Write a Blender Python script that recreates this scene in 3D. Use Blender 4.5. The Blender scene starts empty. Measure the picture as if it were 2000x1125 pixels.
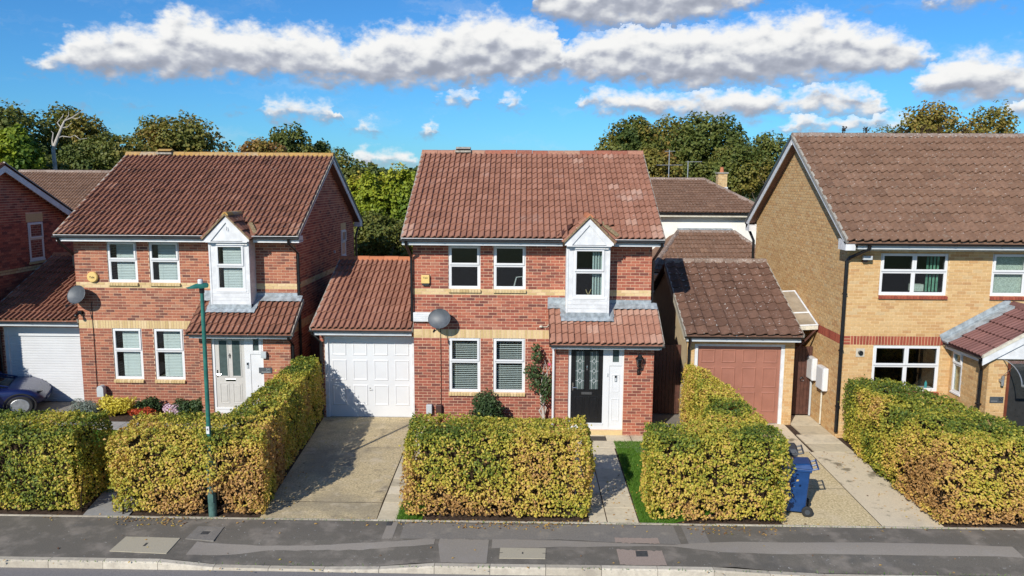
import bpy, math, random
import numpy as np
from mathutils import Vector, Matrix

random.seed(7)
rng = np.random.default_rng(7)
sc = bpy.context.scene
COL = sc.collection
R = math.radians

# ------------------------------------------------------------------ camera
CAM_H, FPX = 6.25, 1500.0
PITCH, YAW, ROLL = math.atan(206.5 / FPX), 0.018, 0.006
fw = Vector((-math.sin(YAW) * math.cos(PITCH), math.cos(YAW) * math.cos(PITCH), -math.sin(PITCH)))
r0 = Vector((math.cos(YAW), math.sin(YAW), 0))
u0 = r0.cross(fw)
rr = r0 * math.cos(ROLL) + u0 * math.sin(ROLL)
uu = u0 * math.cos(ROLL) - r0 * math.sin(ROLL)
cam_d = bpy.data.cameras.new('camera')
cam_d.sensor_width = 36.0
cam_d.lens = 36.0 * FPX / 2000.0
cam_d.clip_start = 0.1
cam_d.clip_end = 6000
cam = bpy.data.objects.new('camera', cam_d)
COL.objects.link(cam)
cam.matrix_world = Matrix(((rr.x, uu.x, -fw.x, 0), (rr.y, uu.y, -fw.y, 0), (rr.z, uu.z, -fw.z, CAM_H), (0, 0, 0, 1)))
sc.camera = cam
CAMP = Vector((0, 0, CAM_H))

def ray(px, py):
    x = (px - 1000) / FPX; yd = (py - 562.5) / FPX
    return fw + rr * x - uu * yd
def onZ(px, py, z=0.0):
    d = ray(px, py); return CAMP + d * ((z - CAM_H) / d.z)
def onY(px, py, Y):
    d = ray(px, py); return CAMP + d * (Y / d.y)

# ------------------------------------------------------------------ sun, sky, exposure
SUN_EL, SUN_AZ = R(31.5), R(27.0)       # sun stands behind the camera's left shoulder
SKY_STRENGTH = 0.092
to_sun = Vector((-math.sin(SUN_AZ) * math.cos(SUN_EL), -math.cos(SUN_AZ) * math.cos(SUN_EL), math.sin(SUN_EL)))
sl = bpy.data.lights.new('sun', 'SUN')
sl.energy = 5.0
sl.angle = R(0.53)
sl.color = (1.0, 0.945, 0.86)
so = bpy.data.objects.new('sun', sl); COL.objects.link(so)
so.rotation_euler = to_sun.to_track_quat('Z', 'Y').to_euler()
so.location = (-20, -30, 40)
sc.view_settings.view_transform = 'Standard'
sc.view_settings.look = 'None'
sc.view_settings.exposure = 0.05
sc.view_settings.gamma = 1.0
sc.view_settings.use_curve_mapping = False

class NB:
    """small node builder"""
    def __init__(s, tree):
        s.t = tree
    def n(s, typ, ins=None, **props):
        nd = s.t.nodes.new(typ)
        for k, v in props.items():
            setattr(nd, k, v)
        if ins:
            for k, v in ins.items():
                if isinstance(v, bpy.types.NodeSocket):
                    s.t.links.new(v, nd.inputs[k])
                elif v is not None:
                    sock = nd.inputs[k]
                    if sock.type == 'RGBA' and len(v) == 3:
                        v = (*v, 1)
                    sock.default_value = v
        return nd
    def m(s, op, a, b=None, c=None, clamp=False):
        nd = s.t.nodes.new('ShaderNodeMath'); nd.operation = op; nd.use_clamp = clamp
        for i, v in enumerate((a, b, c)):
            if v is None: continue
            if isinstance(v, bpy.types.NodeSocket): s.t.links.new(v, nd.inputs[i])
            else: nd.inputs[i].default_value = v
        return nd.outputs[0]
    def vm(s, op, a, b=None, out=0):
        nd = s.t.nodes.new('ShaderNodeVectorMath'); nd.operation = op
        for i, v in enumerate((a, b)):
            if v is None: continue
            if isinstance(v, bpy.types.NodeSocket): s.t.links.new(v, nd.inputs[i])
            else: nd.inputs[i].default_value = v
        return nd.outputs[out]
    def mix(s, fac, a, b, blend='MIX'):
        nd = s.t.nodes.new('ShaderNodeMix'); nd.data_type = 'RGBA'; nd.blend_type = blend
        for k, v in ((0, fac), (6, a), (7, b)):
            if isinstance(v, bpy.types.NodeSocket): s.t.links.new(v, nd.inputs[k])
            else:
                if k and len(v) == 3: v = (*v, 1)
                nd.inputs[k].default_value = v
        return nd.outputs[2]
    def ramp(s, fac, stops, interp='LINEAR'):
        nd = s.t.nodes.new('ShaderNodeValToRGB'); cr = nd.color_ramp; cr.interpolation = interp
        while len(cr.elements) > 1: cr.elements.remove(cr.elements[-1])
        for i, (p, c) in enumerate(stops):
            e = cr.elements[0] if i == 0 else cr.elements.new(p)
            e.position = p
            e.color = (*c, 1) if len(c) == 3 else c
        s.t.links.new(fac, nd.inputs[0])
        return nd.outputs[0]
    def noise(s, vec, scale, detail=3, rough=0.55, out=0, dist=0.0):
        nd = s.n('ShaderNodeTexNoise', {'Scale': scale, 'Detail': detail, 'Roughness': rough, 'Distortion': dist})
        if vec is not None: s.t.links.new(vec, nd.inputs['Vector'])
        return nd.outputs[out]
    def smooth(s, v, a, b, lo=0.0, hi=1.0):
        nd = s.n('ShaderNodeMapRange', {'Value': v, 'From Min': a, 'From Max': b, 'To Min': lo, 'To Max': hi}, interpolation_type='SMOOTHSTEP')
        return nd.outputs[0]

# ---- world: physical sky with cumulus laid out by direction (azimuth, elevation in degrees)
def px_dir(px, py):
    d = ray(px, py).normalized()
    return math.degrees(math.atan2(d.x, d.y)), math.degrees(math.asin(d.z))

# rows of cumulus: (picture x, y of the tops, y of the base), turned into directions below
ROWS = [
    [(40, 118, 122), (95, 100, 138), (150, 62, 148), (230, 52, 152), (300, 40, 152), (352, 10, 152), (400, 34, 150), (470, 50, 152), (560, 52, 154), (640, 62, 162), (676, 92, 166), (712, 60, 168), (800, 54, 170), (880, 40, 168), (960, 24, 164), (1040, 42, 160), (1085, 50, 158), (1104, 100, 152), (1130, 72, 158), (1230, 44, 164), (1330, 48, 170), (1430, 48, 172), (1500, 34, 166), (1580, 24, 158), (1680, 46, 152), (1790, 76, 136), (1850, 104, 112), (1880, 150, 152), (2030, 150, 152)],
    [(0, 200, 201), (490, 208, 214), (530, 196, 232), (590, 196, 234), (660, 216, 232), (672, 238, 248), (704, 232, 256), (780, 244, 256), (805, 254, 258), (838, 240, 264), (864, 252, 258), (960, 200, 206), (1002, 180, 214), (1042, 200, 206), (1120, 198, 204), (1150, 178, 216), (1240, 180, 222), (1330, 178, 226), (1420, 170, 236), (1500, 178, 232), (1540, 186, 224), (1620, 160, 224), (1700, 176, 226), (1750, 206, 216), (1765, 150, 156), (1800, 138, 186), (1860, 108, 200), (1920, 100, 202), (1985, 112, 198), (2030, 120, 190)],
    [(0, 300, 301), (640, 296, 300), (700, 292, 318), (800, 298, 326), (830, 320, 322), (1490, 250, 252), (1560, 226, 256), (1680, 222, 256), (1770, 232, 250), (1800, 240, 242), (1940, 205, 207), (1985, 184, 226), (2030, 186, 224)],
    [(0, 190, 192), (845, 190, 192), (870, 180, 205), (930, 180, 198), (950, 190, 192), (1030, 0, 4), (1060, -50, 42), (1180, -60, 56), (1300, -60, 56), (1400, -60, 36), (1480, -40, 8), (1500, 0, 2), (1800, 0, 2), (1850, -40, 12), (1940, -40, 12), (1970, 0, 2), (2030, 0, 2)],
]
world = bpy.data.worlds.new('World'); sc.world = world; world.use_nodes = True
world.cycles.sampling_method = 'MANUAL'; world.cycles.sample_map_resolution = 256
wt = world.node_tree; wt.nodes.clear()
b = NB(wt)
tc = b.n('ShaderNodeTexCoord')
sep = b.n('ShaderNodeSeparateXYZ', {0: tc.outputs['Generated']})
AZ0, AZ1 = -37.0, 35.0
az = b.m('MULTIPLY', b.m('ARCTAN2', sep.outputs[0], sep.outputs[1]), 57.29578)
az = b.m('WRAP', az, AZ1, AZ0)                 # the banks of cumulus go on round the whole sky
el = b.m('MULTIPLY', b.m('ARCSINE', sep.outputs[2]), 57.29578)
P = b.n('ShaderNodeCombineXYZ', {0: az, 1: el}).outputs[0]
warp = b.noise(b.vm('MULTIPLY', P, (0.95, 1.3, 0)), 1.0, 3, 0.6, out=1)
warp = b.vm('MULTIPLY', b.vm('SUBTRACT', warp, (0.5, 0.5, 0.5)), (2.6, 1.9, 0))
PW = b.vm('ADD', P, warp)
sw = b.n('ShaderNodeSeparateXYZ', {0: PW})
fac = b.m('DIVIDE', b.m('SUBTRACT', sw.outputs[0], AZ0), AZ1 - AZ0)
ely = sw.outputs[1]
elv = b.m('MULTIPLY_ADD', b.m('SUBTRACT', ely, el), 0.7, el)      # shading follows a calmer edge
dens = None; vv = None
EK = 30.0
for ri, row in enumerate(ROWS):
    stops = []
    full_row = []
    for i_, q_ in enumerate(row):                  # clear gaps get a negative thickness
        if i_ and abs(q_[2] - row[i_ - 1][2]) > 60:
            p_ = row[i_ - 1]; full_row += [(p_[0] + 4, p_[2] + 30, p_[2]), (q_[0] - 4, q_[2] + 30, q_[2])]
        full_row.append(q_ if q_[2] - q_[1] > 12 else (q_[0], q_[2] + 24, q_[2]))
    for (x, yt, yb_) in full_row:
        a_, e1 = px_dir(x, yt); e0 = px_dir(x, yb_)[1]
        stops.append(((a_ - AZ0) / (AZ1 - AZ0), (e1 / EK, e0 / EK, 0)))
    r_ = b.n('ShaderNodeSeparateColor', {0: b.ramp(fac, stops)})
    top = b.m('MULTIPLY', r_.outputs[0], EK); base = b.m('MULTIPLY', r_.outputs[1], EK)
    thick = b.m('SUBTRACT', top, base)
    d_ = b.m('MINIMUM', b.m('MULTIPLY', b.m('SUBTRACT', ely, base), 1.1), b.m('MULTIPLY', b.m('SUBTRACT', top, ely), 1.0))
    v_ = b.m('DIVIDE', b.m('SUBTRACT', elv, base), b.m('MAXIMUM', thick, 0.6))
    if dens is None: dens, vv = d_, v_
    else:
        gt = b.m('GREATER_THAN', d_, dens)
        vv = b.n('ShaderNodeMix', {0: gt, 2: vv, 3: v_}, data_type='FLOAT').outputs[0]
        dens = b.m('MAXIMUM', dens, d_)
nsc = (0.60, 0.95, 0)
n0 = b.noise(b.vm('MULTIPLY', P, nsc), 1.0, 6, 0.60)
n1 = b.noise(b.vm('MULTIPLY', b.vm('ADD', P, (-0.30, 0.60, 0)), nsc), 1.0, 3, 0.45)
n2 = b.noise(b.vm('MULTIPLY', P, nsc), 1.0, 3, 0.45)
d0 = b.m('ADD', dens, b.m('MULTIPLY', b.m('SUBTRACT', n0, 0.27), 2.4))
alpha = b.smooth(d0, 0.0, 1.4)
alpha = b.m('MULTIPLY', alpha, b.smooth(el, 0.0, 1.2))
lit = b.m('ADD', b.m('MULTIPLY', vv, 0.80), b.m('MULTIPLY', b.m('SUBTRACT', n2, n1), 0.85))
lit = b.m('ADD', lit, b.m('MULTIPLY', b.m('SUBTRACT', 1.4, d0), 0.06))
lit = b.smooth(lit, -0.04, 0.62)
sky = b.n('ShaderNodeTexSky', sky_type='NISHITA', sun_disc=False, sun_elevation=SUN_EL, sun_rotation=math.pi + SUN_AZ,
          altitude=50.0, air_density=1.0, dust_density=0.3, ozone_density=3.0)
skyc = b.mix(1.0, sky.outputs[0], (0.38, 0.90, 1.38), 'MULTIPLY')
cloudc = b.ramp(lit, [(0.0, (3.4, 3.7, 4.5)), (0.34, (4.9, 5.2, 6.0)), (0.66, (7.6, 7.8, 8.1)), (1.0, (9.8, 9.8, 9.7))])
cir = b.noise(b.vm('MULTIPLY', PW, (0.10, 0.55, 0)), 1.0, 5, 0.6)
cir = b.m('MULTIPLY', b.smooth(cir, 0.50, 0.80), 0.22)          # thin high streaks
skyc = b.mix(cir, skyc, (8.0, 8.2, 8.5))
colr = b.mix(alpha, skyc, cloudc)
bg = b.n('ShaderNodeBackground', {'Color': colr, 'Strength': SKY_STRENGTH})
wo = wt.nodes.new('ShaderNodeOutputWorld')
wt.links.new(bg.outputs[0], wo.inputs[0])

# ------------------------------------------------------------------ scene helpers
WM = {}                                            # world matrices of the Empties that parent parts
def link(o, parent=None):
    COL.objects.link(o)
    if parent is not None:
        o.parent = parent
        if parent.name in WM: o.matrix_parent_inverse = WM[parent.name].inverted()
    return o
def tag(o, label=None, cat=None, group=None, kind=None):
    if label: o['label'] = label
    if cat: o['category'] = cat
    if group: o['group'] = group
    if kind: o['kind'] = kind
    return o
def thing(name, label, cat, loc=(0, 0, 0), group=None, rz=0.0, kind=None):
    o = bpy.data.objects.new(name, None); COL.objects.link(o)
    o.location = loc; o.rotation_euler = (0, 0, rz); o.empty_display_size = 0.3
    WM[o.name] = Matrix.Translation(Vector(loc)) @ Matrix.Rotation(rz, 4, 'Z')
    return tag(o, label, cat, group, kind)

def mesh_np(name, V, F, mat=None, attrs=None, smooth=False, mats=None, mat_idx=None):
    """V (n,3); F (m,k) int array of quads/tris, or a list of index lists"""
    me = bpy.data.meshes.new(name)
    V = np.asarray(V, dtype=np.float32).reshape(-1, 3)
    if isinstance(F, np.ndarray) and F.ndim == 2:
        m, k = F.shape
        me.vertices.add(len(V)); me.vertices.foreach_set('co', V.ravel())
        me.loops.add(m * k); me.loops.foreach_set('vertex_index', F.astype(np.int32).ravel())
        me.polygons.add(m)
        me.polygons.foreach_set('loop_start', np.arange(0, m * k, k, dtype=np.int32))
        me.polygons.foreach_set('loop_total', np.full(m, k, dtype=np.int32))
    else:
        me.from_pydata([tuple(map(float, v)) for v in V], [], [tuple(int(i) for i in f) for f in F])
        m = len(me.polygons)
    if mats:
        for x in mats: me.materials.append(x)
        if mat_idx is not None: me.polygons.foreach_set('material_index', np.asarray(mat_idx, dtype=np.int32))
    elif mat is not None:
        me.materials.append(mat)
    if attrs:
        for k2, arr in attrs.items():
            at = me.attributes.new(k2, 'FLOAT', 'FACE'); at.data.foreach_set('value', np.asarray(arr, dtype=np.float32))
    me.polygons.foreach_set('use_smooth', np.full(m, bool(smooth)))
    me.update(calc_edges=True); me.validate()
    return me

class MB:
    """collects simple solids, then builds ONE mesh object"""
    def __init__(s): s.v = []; s.f = []; s.t = []
    def add(s, vs, fs, tint=0.5):
        o = len(s.v); s.v += [tuple(v) for v in vs]; s.f += [tuple(i + o for i in f) for f in fs]; s.t += [tint] * len(fs); return s
    def box(s, x0, x1, y0, y1, z0, z1, tint=0.5):
        x0, x1 = min(x0, x1), max(x0, x1); y0, y1 = min(y0, y1), max(y0, y1); z0, z1 = min(z0, z1), max(z0, z1)
        return s.add([(x0, y0, z0), (x1, y0, z0), (x1, y1, z0), (x0, y1, z0), (x0, y0, z1), (x1, y0, z1), (x1, y1, z1), (x0, y1, z1)],
                     [(0, 3, 2, 1), (4, 5, 6, 7), (0, 1, 5, 4), (1, 2, 6, 5), (2, 3, 7, 6), (3, 0, 4, 7)], tint)
    def cbox(s, c, size, tint=0.5):
        return s.box(c[0] - size[0] / 2, c[0] + size[0] / 2, c[1] - size[1] / 2, c[1] + size[1] / 2, c[2] - size[2] / 2, c[2] + size[2] / 2, tint)
    def obox(s, o, a, b, c, tint=0.5):
        o, a, b, c = Vector(o), Vector(a), Vector(b), Vector(c)
        vs = [o, o + a, o + a + b, o + b, o + c, o + a + c, o + a + b + c, o + b + c]
        fs = [(0, 3, 2, 1), (4, 5, 6, 7), (0, 1, 5, 4), (1, 2, 6, 5), (2, 3, 7, 6), (3, 0, 4, 7)]
        if a.cross(b).dot(c) < 0: fs = [f[::-1] for f in fs]
        return s.add(vs, fs, tint)
    def prism(s, poly, vec, tint=0.5):
        """poly: 3-D points of a planar polygon, extruded by vec"""
        vec = Vector(vec); p = [Vector(q) for q in poly]; n = len(p)
        nrm = Vector((0, 0, 0))
        for i in range(n): nrm += (p[i] - p[0]).cross(p[(i + 1) % n] - p[0])
        if nrm.dot(vec) > 0: p = p[::-1]
        q = [a + vec for a in p]
        fs = [tuple(range(n)), tuple(range(2 * n - 1, n - 1, -1))]
        for i in range(n):
            j = (i + 1) % n
            fs.append((j, i, n + i, n + j))
        return s.add(p + q, fs, tint)
    def tube(s, pts, r, seg=8, tint=0.5, r_end=None, cap=True):
        pts = [Vector(p) for p in pts]; n = len(pts)
        rad = r if isinstance(r, (list, tuple)) else [r + ((r_end if r_end is not None else r) - r) * i / max(1, n - 1) for i in range(n)]
        vs = []; prev = None
        for i, p in enumerate(pts):
            d = (pts[min(i + 1, n - 1)] - pts[max(i - 1, 0)]).normalized()
            if prev is None:
                ref = Vector((0, 0, 1)) if abs(d.z) < 0.9 else Vector((1, 0, 0))
                a = d.cross(ref).normalized()
            else:
                a = (prev - d * prev.dot(d)).normalized()
            prev = a; c = d.cross(a)
            for k in range(seg):
                w = 2 * math.pi * k / seg
                vs.append(p + (a * math.cos(w) + c * math.sin(w)) * rad[i])
        fs = []
        for i in range(n - 1):
            for k in range(seg):
                k2 = (k + 1) % seg
                fs.append((i * seg + k, i * seg + k2, (i + 1) * seg + k2, (i + 1) * seg + k))
        if cap:
            fs.append(tuple(range(seg - 1, -1, -1))); fs.append(tuple((n - 1) * seg + k for k in range(seg)))
        return s.add(vs, fs, tint)
    def lathe(s, prof, seg=16, c=(0, 0, 0), axis='z', tint=0.5, cap=True):
        vs = []; n = len(prof)
        for (r, h) in prof:
            for k in range(seg):
                w = 2 * math.pi * k / seg; x, y = r * math.cos(w), r * math.sin(w)
                if axis == 'z': vs.append((c[0] + x, c[1] + y, c[2] + h))
                elif axis == 'y': vs.append((c[0] + x, c[1] + h, c[2] - y))
                else: vs.append((c[0] + h, c[1] + x, c[2] + y))
        fs = []
        for i in range(n - 1):
            for k in range(seg):
                k2 = (k + 1) % seg
                fs.append((i * seg + k, i * seg + k2, (i + 1) * seg + k2, (i + 1) * seg + k))
        if cap and prof[0][0] > 1e-4: fs.append(tuple(range(seg - 1, -1, -1)))
        if cap and prof[-1][0] > 1e-4: fs.append(tuple((n - 1) * seg + k for k in range(seg)))
        return s.add(vs, fs, tint)
    def build(s, name, mat, parent=None, smooth=False, bevel=0.0, label=None):
        me = mesh_np(name, np.array(s.v), s.f, mat, {'tint': s.t}, smooth=smooth)
        o = bpy.data.objects.new(name, me); link(o, parent)
        if bevel > 0:
            md = o.modifiers.new('bevel', 'BEVEL'); md.width = bevel; md.segments = 2; md.limit_method = 'ANGLE'; md.angle_limit = R(40)
        if label: o['label'] = label
        return o

def text_obj(name, body, size, loc, mat, parent=None, rot=(R(90), 0, 0), align='CENTER', depth=0.002):
    """flat lettering on a thing, turned into a mesh"""
    cu = bpy.data.curves.new(name, 'FONT'); cu.body = body; cu.size = size; cu.align_x = align; cu.align_y = 'CENTER'; cu.extrude = depth
    tmp = bpy.data.objects.new(name + '_tmp', cu); COL.objects.link(tmp)
    dg = bpy.context.evaluated_depsgraph_get()
    me = bpy.data.meshes.new_from_object(tmp.evaluated_get(dg))
    bpy.data.objects.remove(tmp)
    me.materials.clear(); me.materials.append(mat)
    o = bpy.data.objects.new(name, me); link(o, parent); o.location = loc; o.rotation_euler = rot
    return o
# ------------------------------------------------------------------ materials
def newmat(name):
    m = bpy.data.materials.new(name); m.use_nodes = True
    t = m.node_tree; t.nodes.clear()
    b = NB(t)
    bs = t.nodes.new('ShaderNodeBsdfPrincipled'); out = t.nodes.new('ShaderNodeOutputMaterial')
    t.links.new(bs.outputs[0], out.inputs[0])
    return m, b, bs, out
def wpos(b): return b.n('ShaderNodeNewGeometry').outputs['Position']
def bump(b, bs, h, strength=0.4, dist=0.01):
    nd = b.n('ShaderNodeBump', {'Height': h, 'Strength': strength, 'Distance': dist})
    b.t.links.new(nd.outputs[0], bs.inputs['Normal'])
def setc(b, bs, c, key='Base Color'):
    if isinstance(c, bpy.types.NodeSocket): b.t.links.new(c, bs.inputs[key])
    else: bs.inputs[key].default_value = (*c, 1) if key == 'Base Color' else c
def plain(name, col, rough=0.5, var=0.12, scale=6.0, metal=0.0, bmp=0.0, spec=0.5, coat=0.0, bscale=None):
    """one paint or plastic, with faint dirt variation"""
    m, b, bs, _ = newmat(name)
    p = wpos(b)
    f = b.noise(p, scale, 5, 0.6)
    c = b.mix(b.smooth(f, 0.3, 0.7), tuple(x * (1 - var) for x in col), tuple(min(1, x * (1 + var * 0.5)) for x in col))
    setc(b, bs, c)
    bs.inputs['Roughness'].default_value = rough; bs.inputs['Metallic'].default_value = metal
    bs.inputs['Specular IOR Level'].default_value = spec; bs.inputs['Coat Weight'].default_value = coat
    r = b.m('MULTIPLY_ADD', f, 0.25, rough - 0.12, clamp=True); b.t.links.new(r, bs.inputs['Roughness'])
    if bmp: bump(b, bs, b.noise(p, bscale or scale * 12, 3), bmp, 0.004)
    return m
def pieces(name, stops, rough=0.85, noise_scale=14.0, var=0.25, spots=None, bmp=0.35, bscale=120.0, stain=None, spec=0.25):
    """material of pieces that differ one by one: colour by the piece's own tint, plus grain and lichen"""
    m, b, bs, _ = newmat(name)
    p = wpos(b)
    at = b.n('ShaderNodeAttribute', attribute_type='GEOMETRY', attribute_name='tint')
    c = b.ramp(at.outputs['Fac'], stops)
    g1 = b.noise(p, noise_scale, 6, 0.65)
    c = b.mix(1.0, c, b.ramp(g1, [(0.25, (1 - var,) * 3), (0.75, (1 + var,) * 3)]), 'MULTIPLY')
    if stain:
        s1 = b.smooth(b.noise(p, stain[0], 4, 0.6), stain[1], stain[2])
        c = b.mix(b.m('MULTIPLY', s1, stain[4]), c, stain[3])
    if spots:
        for (sscale, lo, hi, colr, w) in spots:
            s2 = b.smooth(b.noise(p, sscale, 3, 0.55), lo, hi)
            c = b.mix(b.m('MULTIPLY', s2, w), c, colr)
    setc(b, bs, c); bs.inputs['Roughness'].default_value = rough; bs.inputs['Specular IOR Level'].default_value = spec
    if bmp: bump(b, bs, b.noise(p, bscale, 4, 0.6), bmp, 0.004)
    return m

RED = [(0.0, (0.150, 0.058, 0.048)), (0.18, (0.215, 0.070, 0.050)), (0.40, (0.300, 0.092, 0.062)), (0.65, (0.370, 0.115, 0.071)), (0.88, (0.415, 0.146, 0.088)), (1.0, (0.360, 0.160, 0.110))]
M_BRICK = pieces('red_multi_brick', RED, 0.9, 22, 0.22, stain=(0.9, 0.5, 0.8, (0.30, 0.17, 0.12), 0.30))
M_BRICK_L = pieces('orange_red_multi_brick', [(p, (c[0] * 1.0, c[1] * 1.18, c[2] * 1.12)) for p, c in RED], 0.9, 22, 0.22, stain=(0.9, 0.5, 0.8, (0.30, 0.17, 0.12), 0.35))
M_BUFFBAND = pieces('buff_band_brick', [(0, (0.50, 0.36, 0.17)), (0.5, (0.60, 0.45, 0.23)), (1, (0.66, 0.51, 0.29))], 0.9, 20, 0.12)
M_GOLD = pieces('golden_buff_brick', [(0.0, (0.45, 0.255, 0.115)), (0.15, (0.51, 0.305, 0.135)), (0.5, (0.53, 0.335, 0.150)), (0.85, (0.58, 0.390, 0.190)), (1.0, (0.52, 0.375, 0.205))], 0.9, 18, 0.14, stain=(0.7, 0.52, 0.8, (0.42, 0.28, 0.13), 0.35))
M_REDBAND = pieces('red_band_brick', [(0, (0.24, 0.055, 0.035)), (0.5, (0.31, 0.075, 0.045)), (1, (0.36, 0.095, 0.055))], 0.9, 20, 0.15)
M_MORTAR = plain('pale_mortar', (0.68, 0.47, 0.32), 0.95, 0.15, 9, spec=0.1)
M_MORTAR_G = plain('cream_mortar', (0.66, 0.50, 0.29), 0.95, 0.15, 9, spec=0.1)
LICH = [(24, 0.685, 0.72, (0.55, 0.50, 0.44), 0.75), (5, 0.60, 0.74, (0.20, 0.105, 0.075), 0.45)]
M_TILE_C = pieces('terracotta_roof_tile', [(0, (0.225, 0.102, 0.067)), (0.35, (0.280, 0.129, 0.084)), (0.7, (0.325, 0.155, 0.103)), (0.93, (0.360, 0.183, 0.126)), (1.0, (0.46, 0.29, 0.215))], 0.88, 9, 0.22, LICH + [(1.1, 0.62, 0.80, (0.45, 0.33, 0.28), 0.45)], bmp=0.5, bscale=160)
M_TILE_L = pieces('brown_red_roof_tile', [(0, (0.150, 0.068, 0.044)), (0.4, (0.220, 0.098, 0.062)), (0.8, (0.280, 0.126, 0.080)), (1.0, (0.34, 0.18, 0.12))], 0.88, 10, 0.28, [(19, 0.665, 0.70, (0.50, 0.46, 0.42), 0.8), (12, 0.60, 0.70, (0.075, 0.045, 0.03), 0.6)], bmp=0.5, bscale=160)
M_TILE_R = pieces('brown_concrete_tile', [(0, (0.150, 0.084, 0.054)), (0.4, (0.185, 0.105, 0.067)), (0.8, (0.215, 0.124, 0.081)), (1.0, (0.25, 0.145, 0.09))], 0.9, 10, 0.25, [(17, 0.675, 0.705, (0.56, 0.50, 0.45), 0.8), (9, 0.58, 0.70, (0.27, 0.22, 0.17), 0.5), (6, 0.62, 0.72, (0.115, 0.07, 0.05), 0.5)], bmp=0.5, bscale=160)
M_TILE_G = pieces('dark_brown_garage_tile', [(0, (0.110, 0.060, 0.041)), (0.5, (0.150, 0.082, 0.056)), (1.0, (0.195, 0.108, 0.074))], 0.9, 10, 0.25, [(15, 0.655, 0.69, (0.56, 0.52, 0.48), 0.85)], bmp=0.5, bscale=160)
M_TILE_P = pieces('smooth_plum_tile', [(0, (0.150, 0.070, 0.062)), (1.0, (0.205, 0.098, 0.085))], 0.7, 10, 0.12, bmp=0.2)
M_RIDGE = pieces('ridge_tile_terracotta', [(0, (0.26, 0.095, 0.062)), (0.6, (0.34, 0.125, 0.078)), (1.0, (0.38, 0.22, 0.15))], 0.88, 12, 0.2, [(30, 0.6, 0.72, (0.42, 0.36, 0.28), 0.5)])
M_RIDGE_O = pieces('new_orange_ridge_tile', [(0, (0.42, 0.150, 0.070)), (1.0, (0.50, 0.19, 0.095))], 0.85, 12, 0.12)
M_RIDGE_L = pieces('lichened_ridge_tile', [(0, (0.33, 0.23, 0.13)), (0.5, (0.42, 0.26, 0.09)), (1.0, (0.36, 0.28, 0.19))], 0.9, 12, 0.25, [(18, 0.5, 0.62, (0.48, 0.25, 0.04), 0.7), (25, 0.62, 0.7, (0.10, 0.07, 0.04), 0.7)])
M_RIDGE_R = pieces('grey_brown_ridge_tile', [(0, (0.19, 0.135, 0.105)), (1.0, (0.27, 0.20, 0.16))], 0.9, 12, 0.25, [(20, 0.56, 0.66, (0.50, 0.45, 0.40), 0.7), (15, 0.64, 0.7, (0.30, 0.15, 0.04), 0.7)])
M_VERGE = plain('verge_mortar', (0.36, 0.33, 0.28), 0.95, 0.35, 18, bmp=0.5, spec=0.1)
M_MOSSY = plain('lichened_verge', (0.25, 0.19, 0.11), 0.95, 0.5, 22, bmp=0.6, spec=0.1)
M_UPVC = plain('white_upvc', (0.68, 0.685, 0.685), 0.32, 0.04, 3)
M_WHITE = plain('white_painted_board', (0.665, 0.67, 0.67), 0.45, 0.14, 5)
M_CREAM = plain('cream_frieze', (0.60, 0.56, 0.45), 0.7, 0.2, 12)
M_FASCIA = plain('grey_fascia', (0.50, 0.53, 0.55), 0.4, 0.08, 5)
M_GUTTER = plain('dark_grey_gutter_plastic', (0.045, 0.050, 0.056), 0.30, 0.2, 8)
M_BLACK = plain('black_plastic_pipe', (0.012, 0.012, 0.013), 0.30, 0.2, 8)
M_LEAD = plain('grey_lead_flashing', (0.36, 0.40, 0.42), 0.55, 0.35, 7, metal=0.25, bmp=0.4, bscale=25)
M_BLACKDOOR = plain('black_woodgrain_door', (0.010, 0.010, 0.011), 0.32, 0.3, 30, bmp=0.15)
M_GREYDOOR = plain('warm_grey_door', (0.52, 0.50, 0.46), 0.42, 0.04, 10)
M_CHROME = plain('chrome', (0.75, 0.75, 0.76), 0.15, 0.05, 10, metal=1.0)
M_LEADING = plain('lead_came', (0.62, 0.64, 0.64), 0.4, 0.1, 10)
M_GARAGE_W = plain('white_garage_door', (0.64, 0.65, 0.655), 0.38, 0.03, 2)
M_GARAGE_B = plain('red_brown_garage_door', (0.330, 0.140, 0.095), 0.45, 0.10, 3)
M_TIMBER = plain('dark_red_brown_timber', (0.085, 0.032, 0.020), 0.65, 0.3, 9, bmp=0.3)
M_DARKWOOD = plain('brown_door_frame', (0.16, 0.045, 0.022), 0.45, 0.2, 9)
M_GREYGLASSDOOR = plain('dark_grey_door', (0.035, 0.036, 0.036), 0.3, 0.15, 9)
M_RENDER = plain('white_render', (0.78, 0.77, 0.70), 0.9, 0.06, 3, spec=0.1)
M_STAINRENDER = plain('buff_side_wall', (0.56, 0.45, 0.29), 0.9, 0.12, 5, spec=0.1)
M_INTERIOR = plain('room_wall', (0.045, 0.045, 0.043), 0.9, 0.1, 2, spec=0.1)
M_BLIND = plain('white_blind_slat', (0.70, 0.72, 0.72), 0.5, 0.04, 5)
M_CURTAIN = plain('pale_curtain', (0.50, 0.58, 0.56), 0.9, 0.1, 9, spec=0.1)
M_CURTAIN_G = plain('green_curtain', (0.16, 0.34, 0.24), 0.9, 0.4, 6, spec=0.1)
M_LACE = plain('patterned_net_curtain', (0.55, 0.60, 0.53), 0.9, 0.35, 40, spec=0.1)
M_CONC = None
M_SATDISH = plain('dark_grey_dish', (0.075, 0.085, 0.096), 0.5, 0.2, 10, metal=0.1)
M_YELLOWBOX = plain('yellow_plastic', (0.72, 0.50, 0.17), 0.5, 0.05, 10)
M_INK = plain('black_lettering', (0.015, 0.014, 0.013), 0.6, 0.05, 10)
M_SILVERINK = plain('silver_lettering', (0.62, 0.62, 0.60), 0.35, 0.05, 10, metal=0.6)
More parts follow.
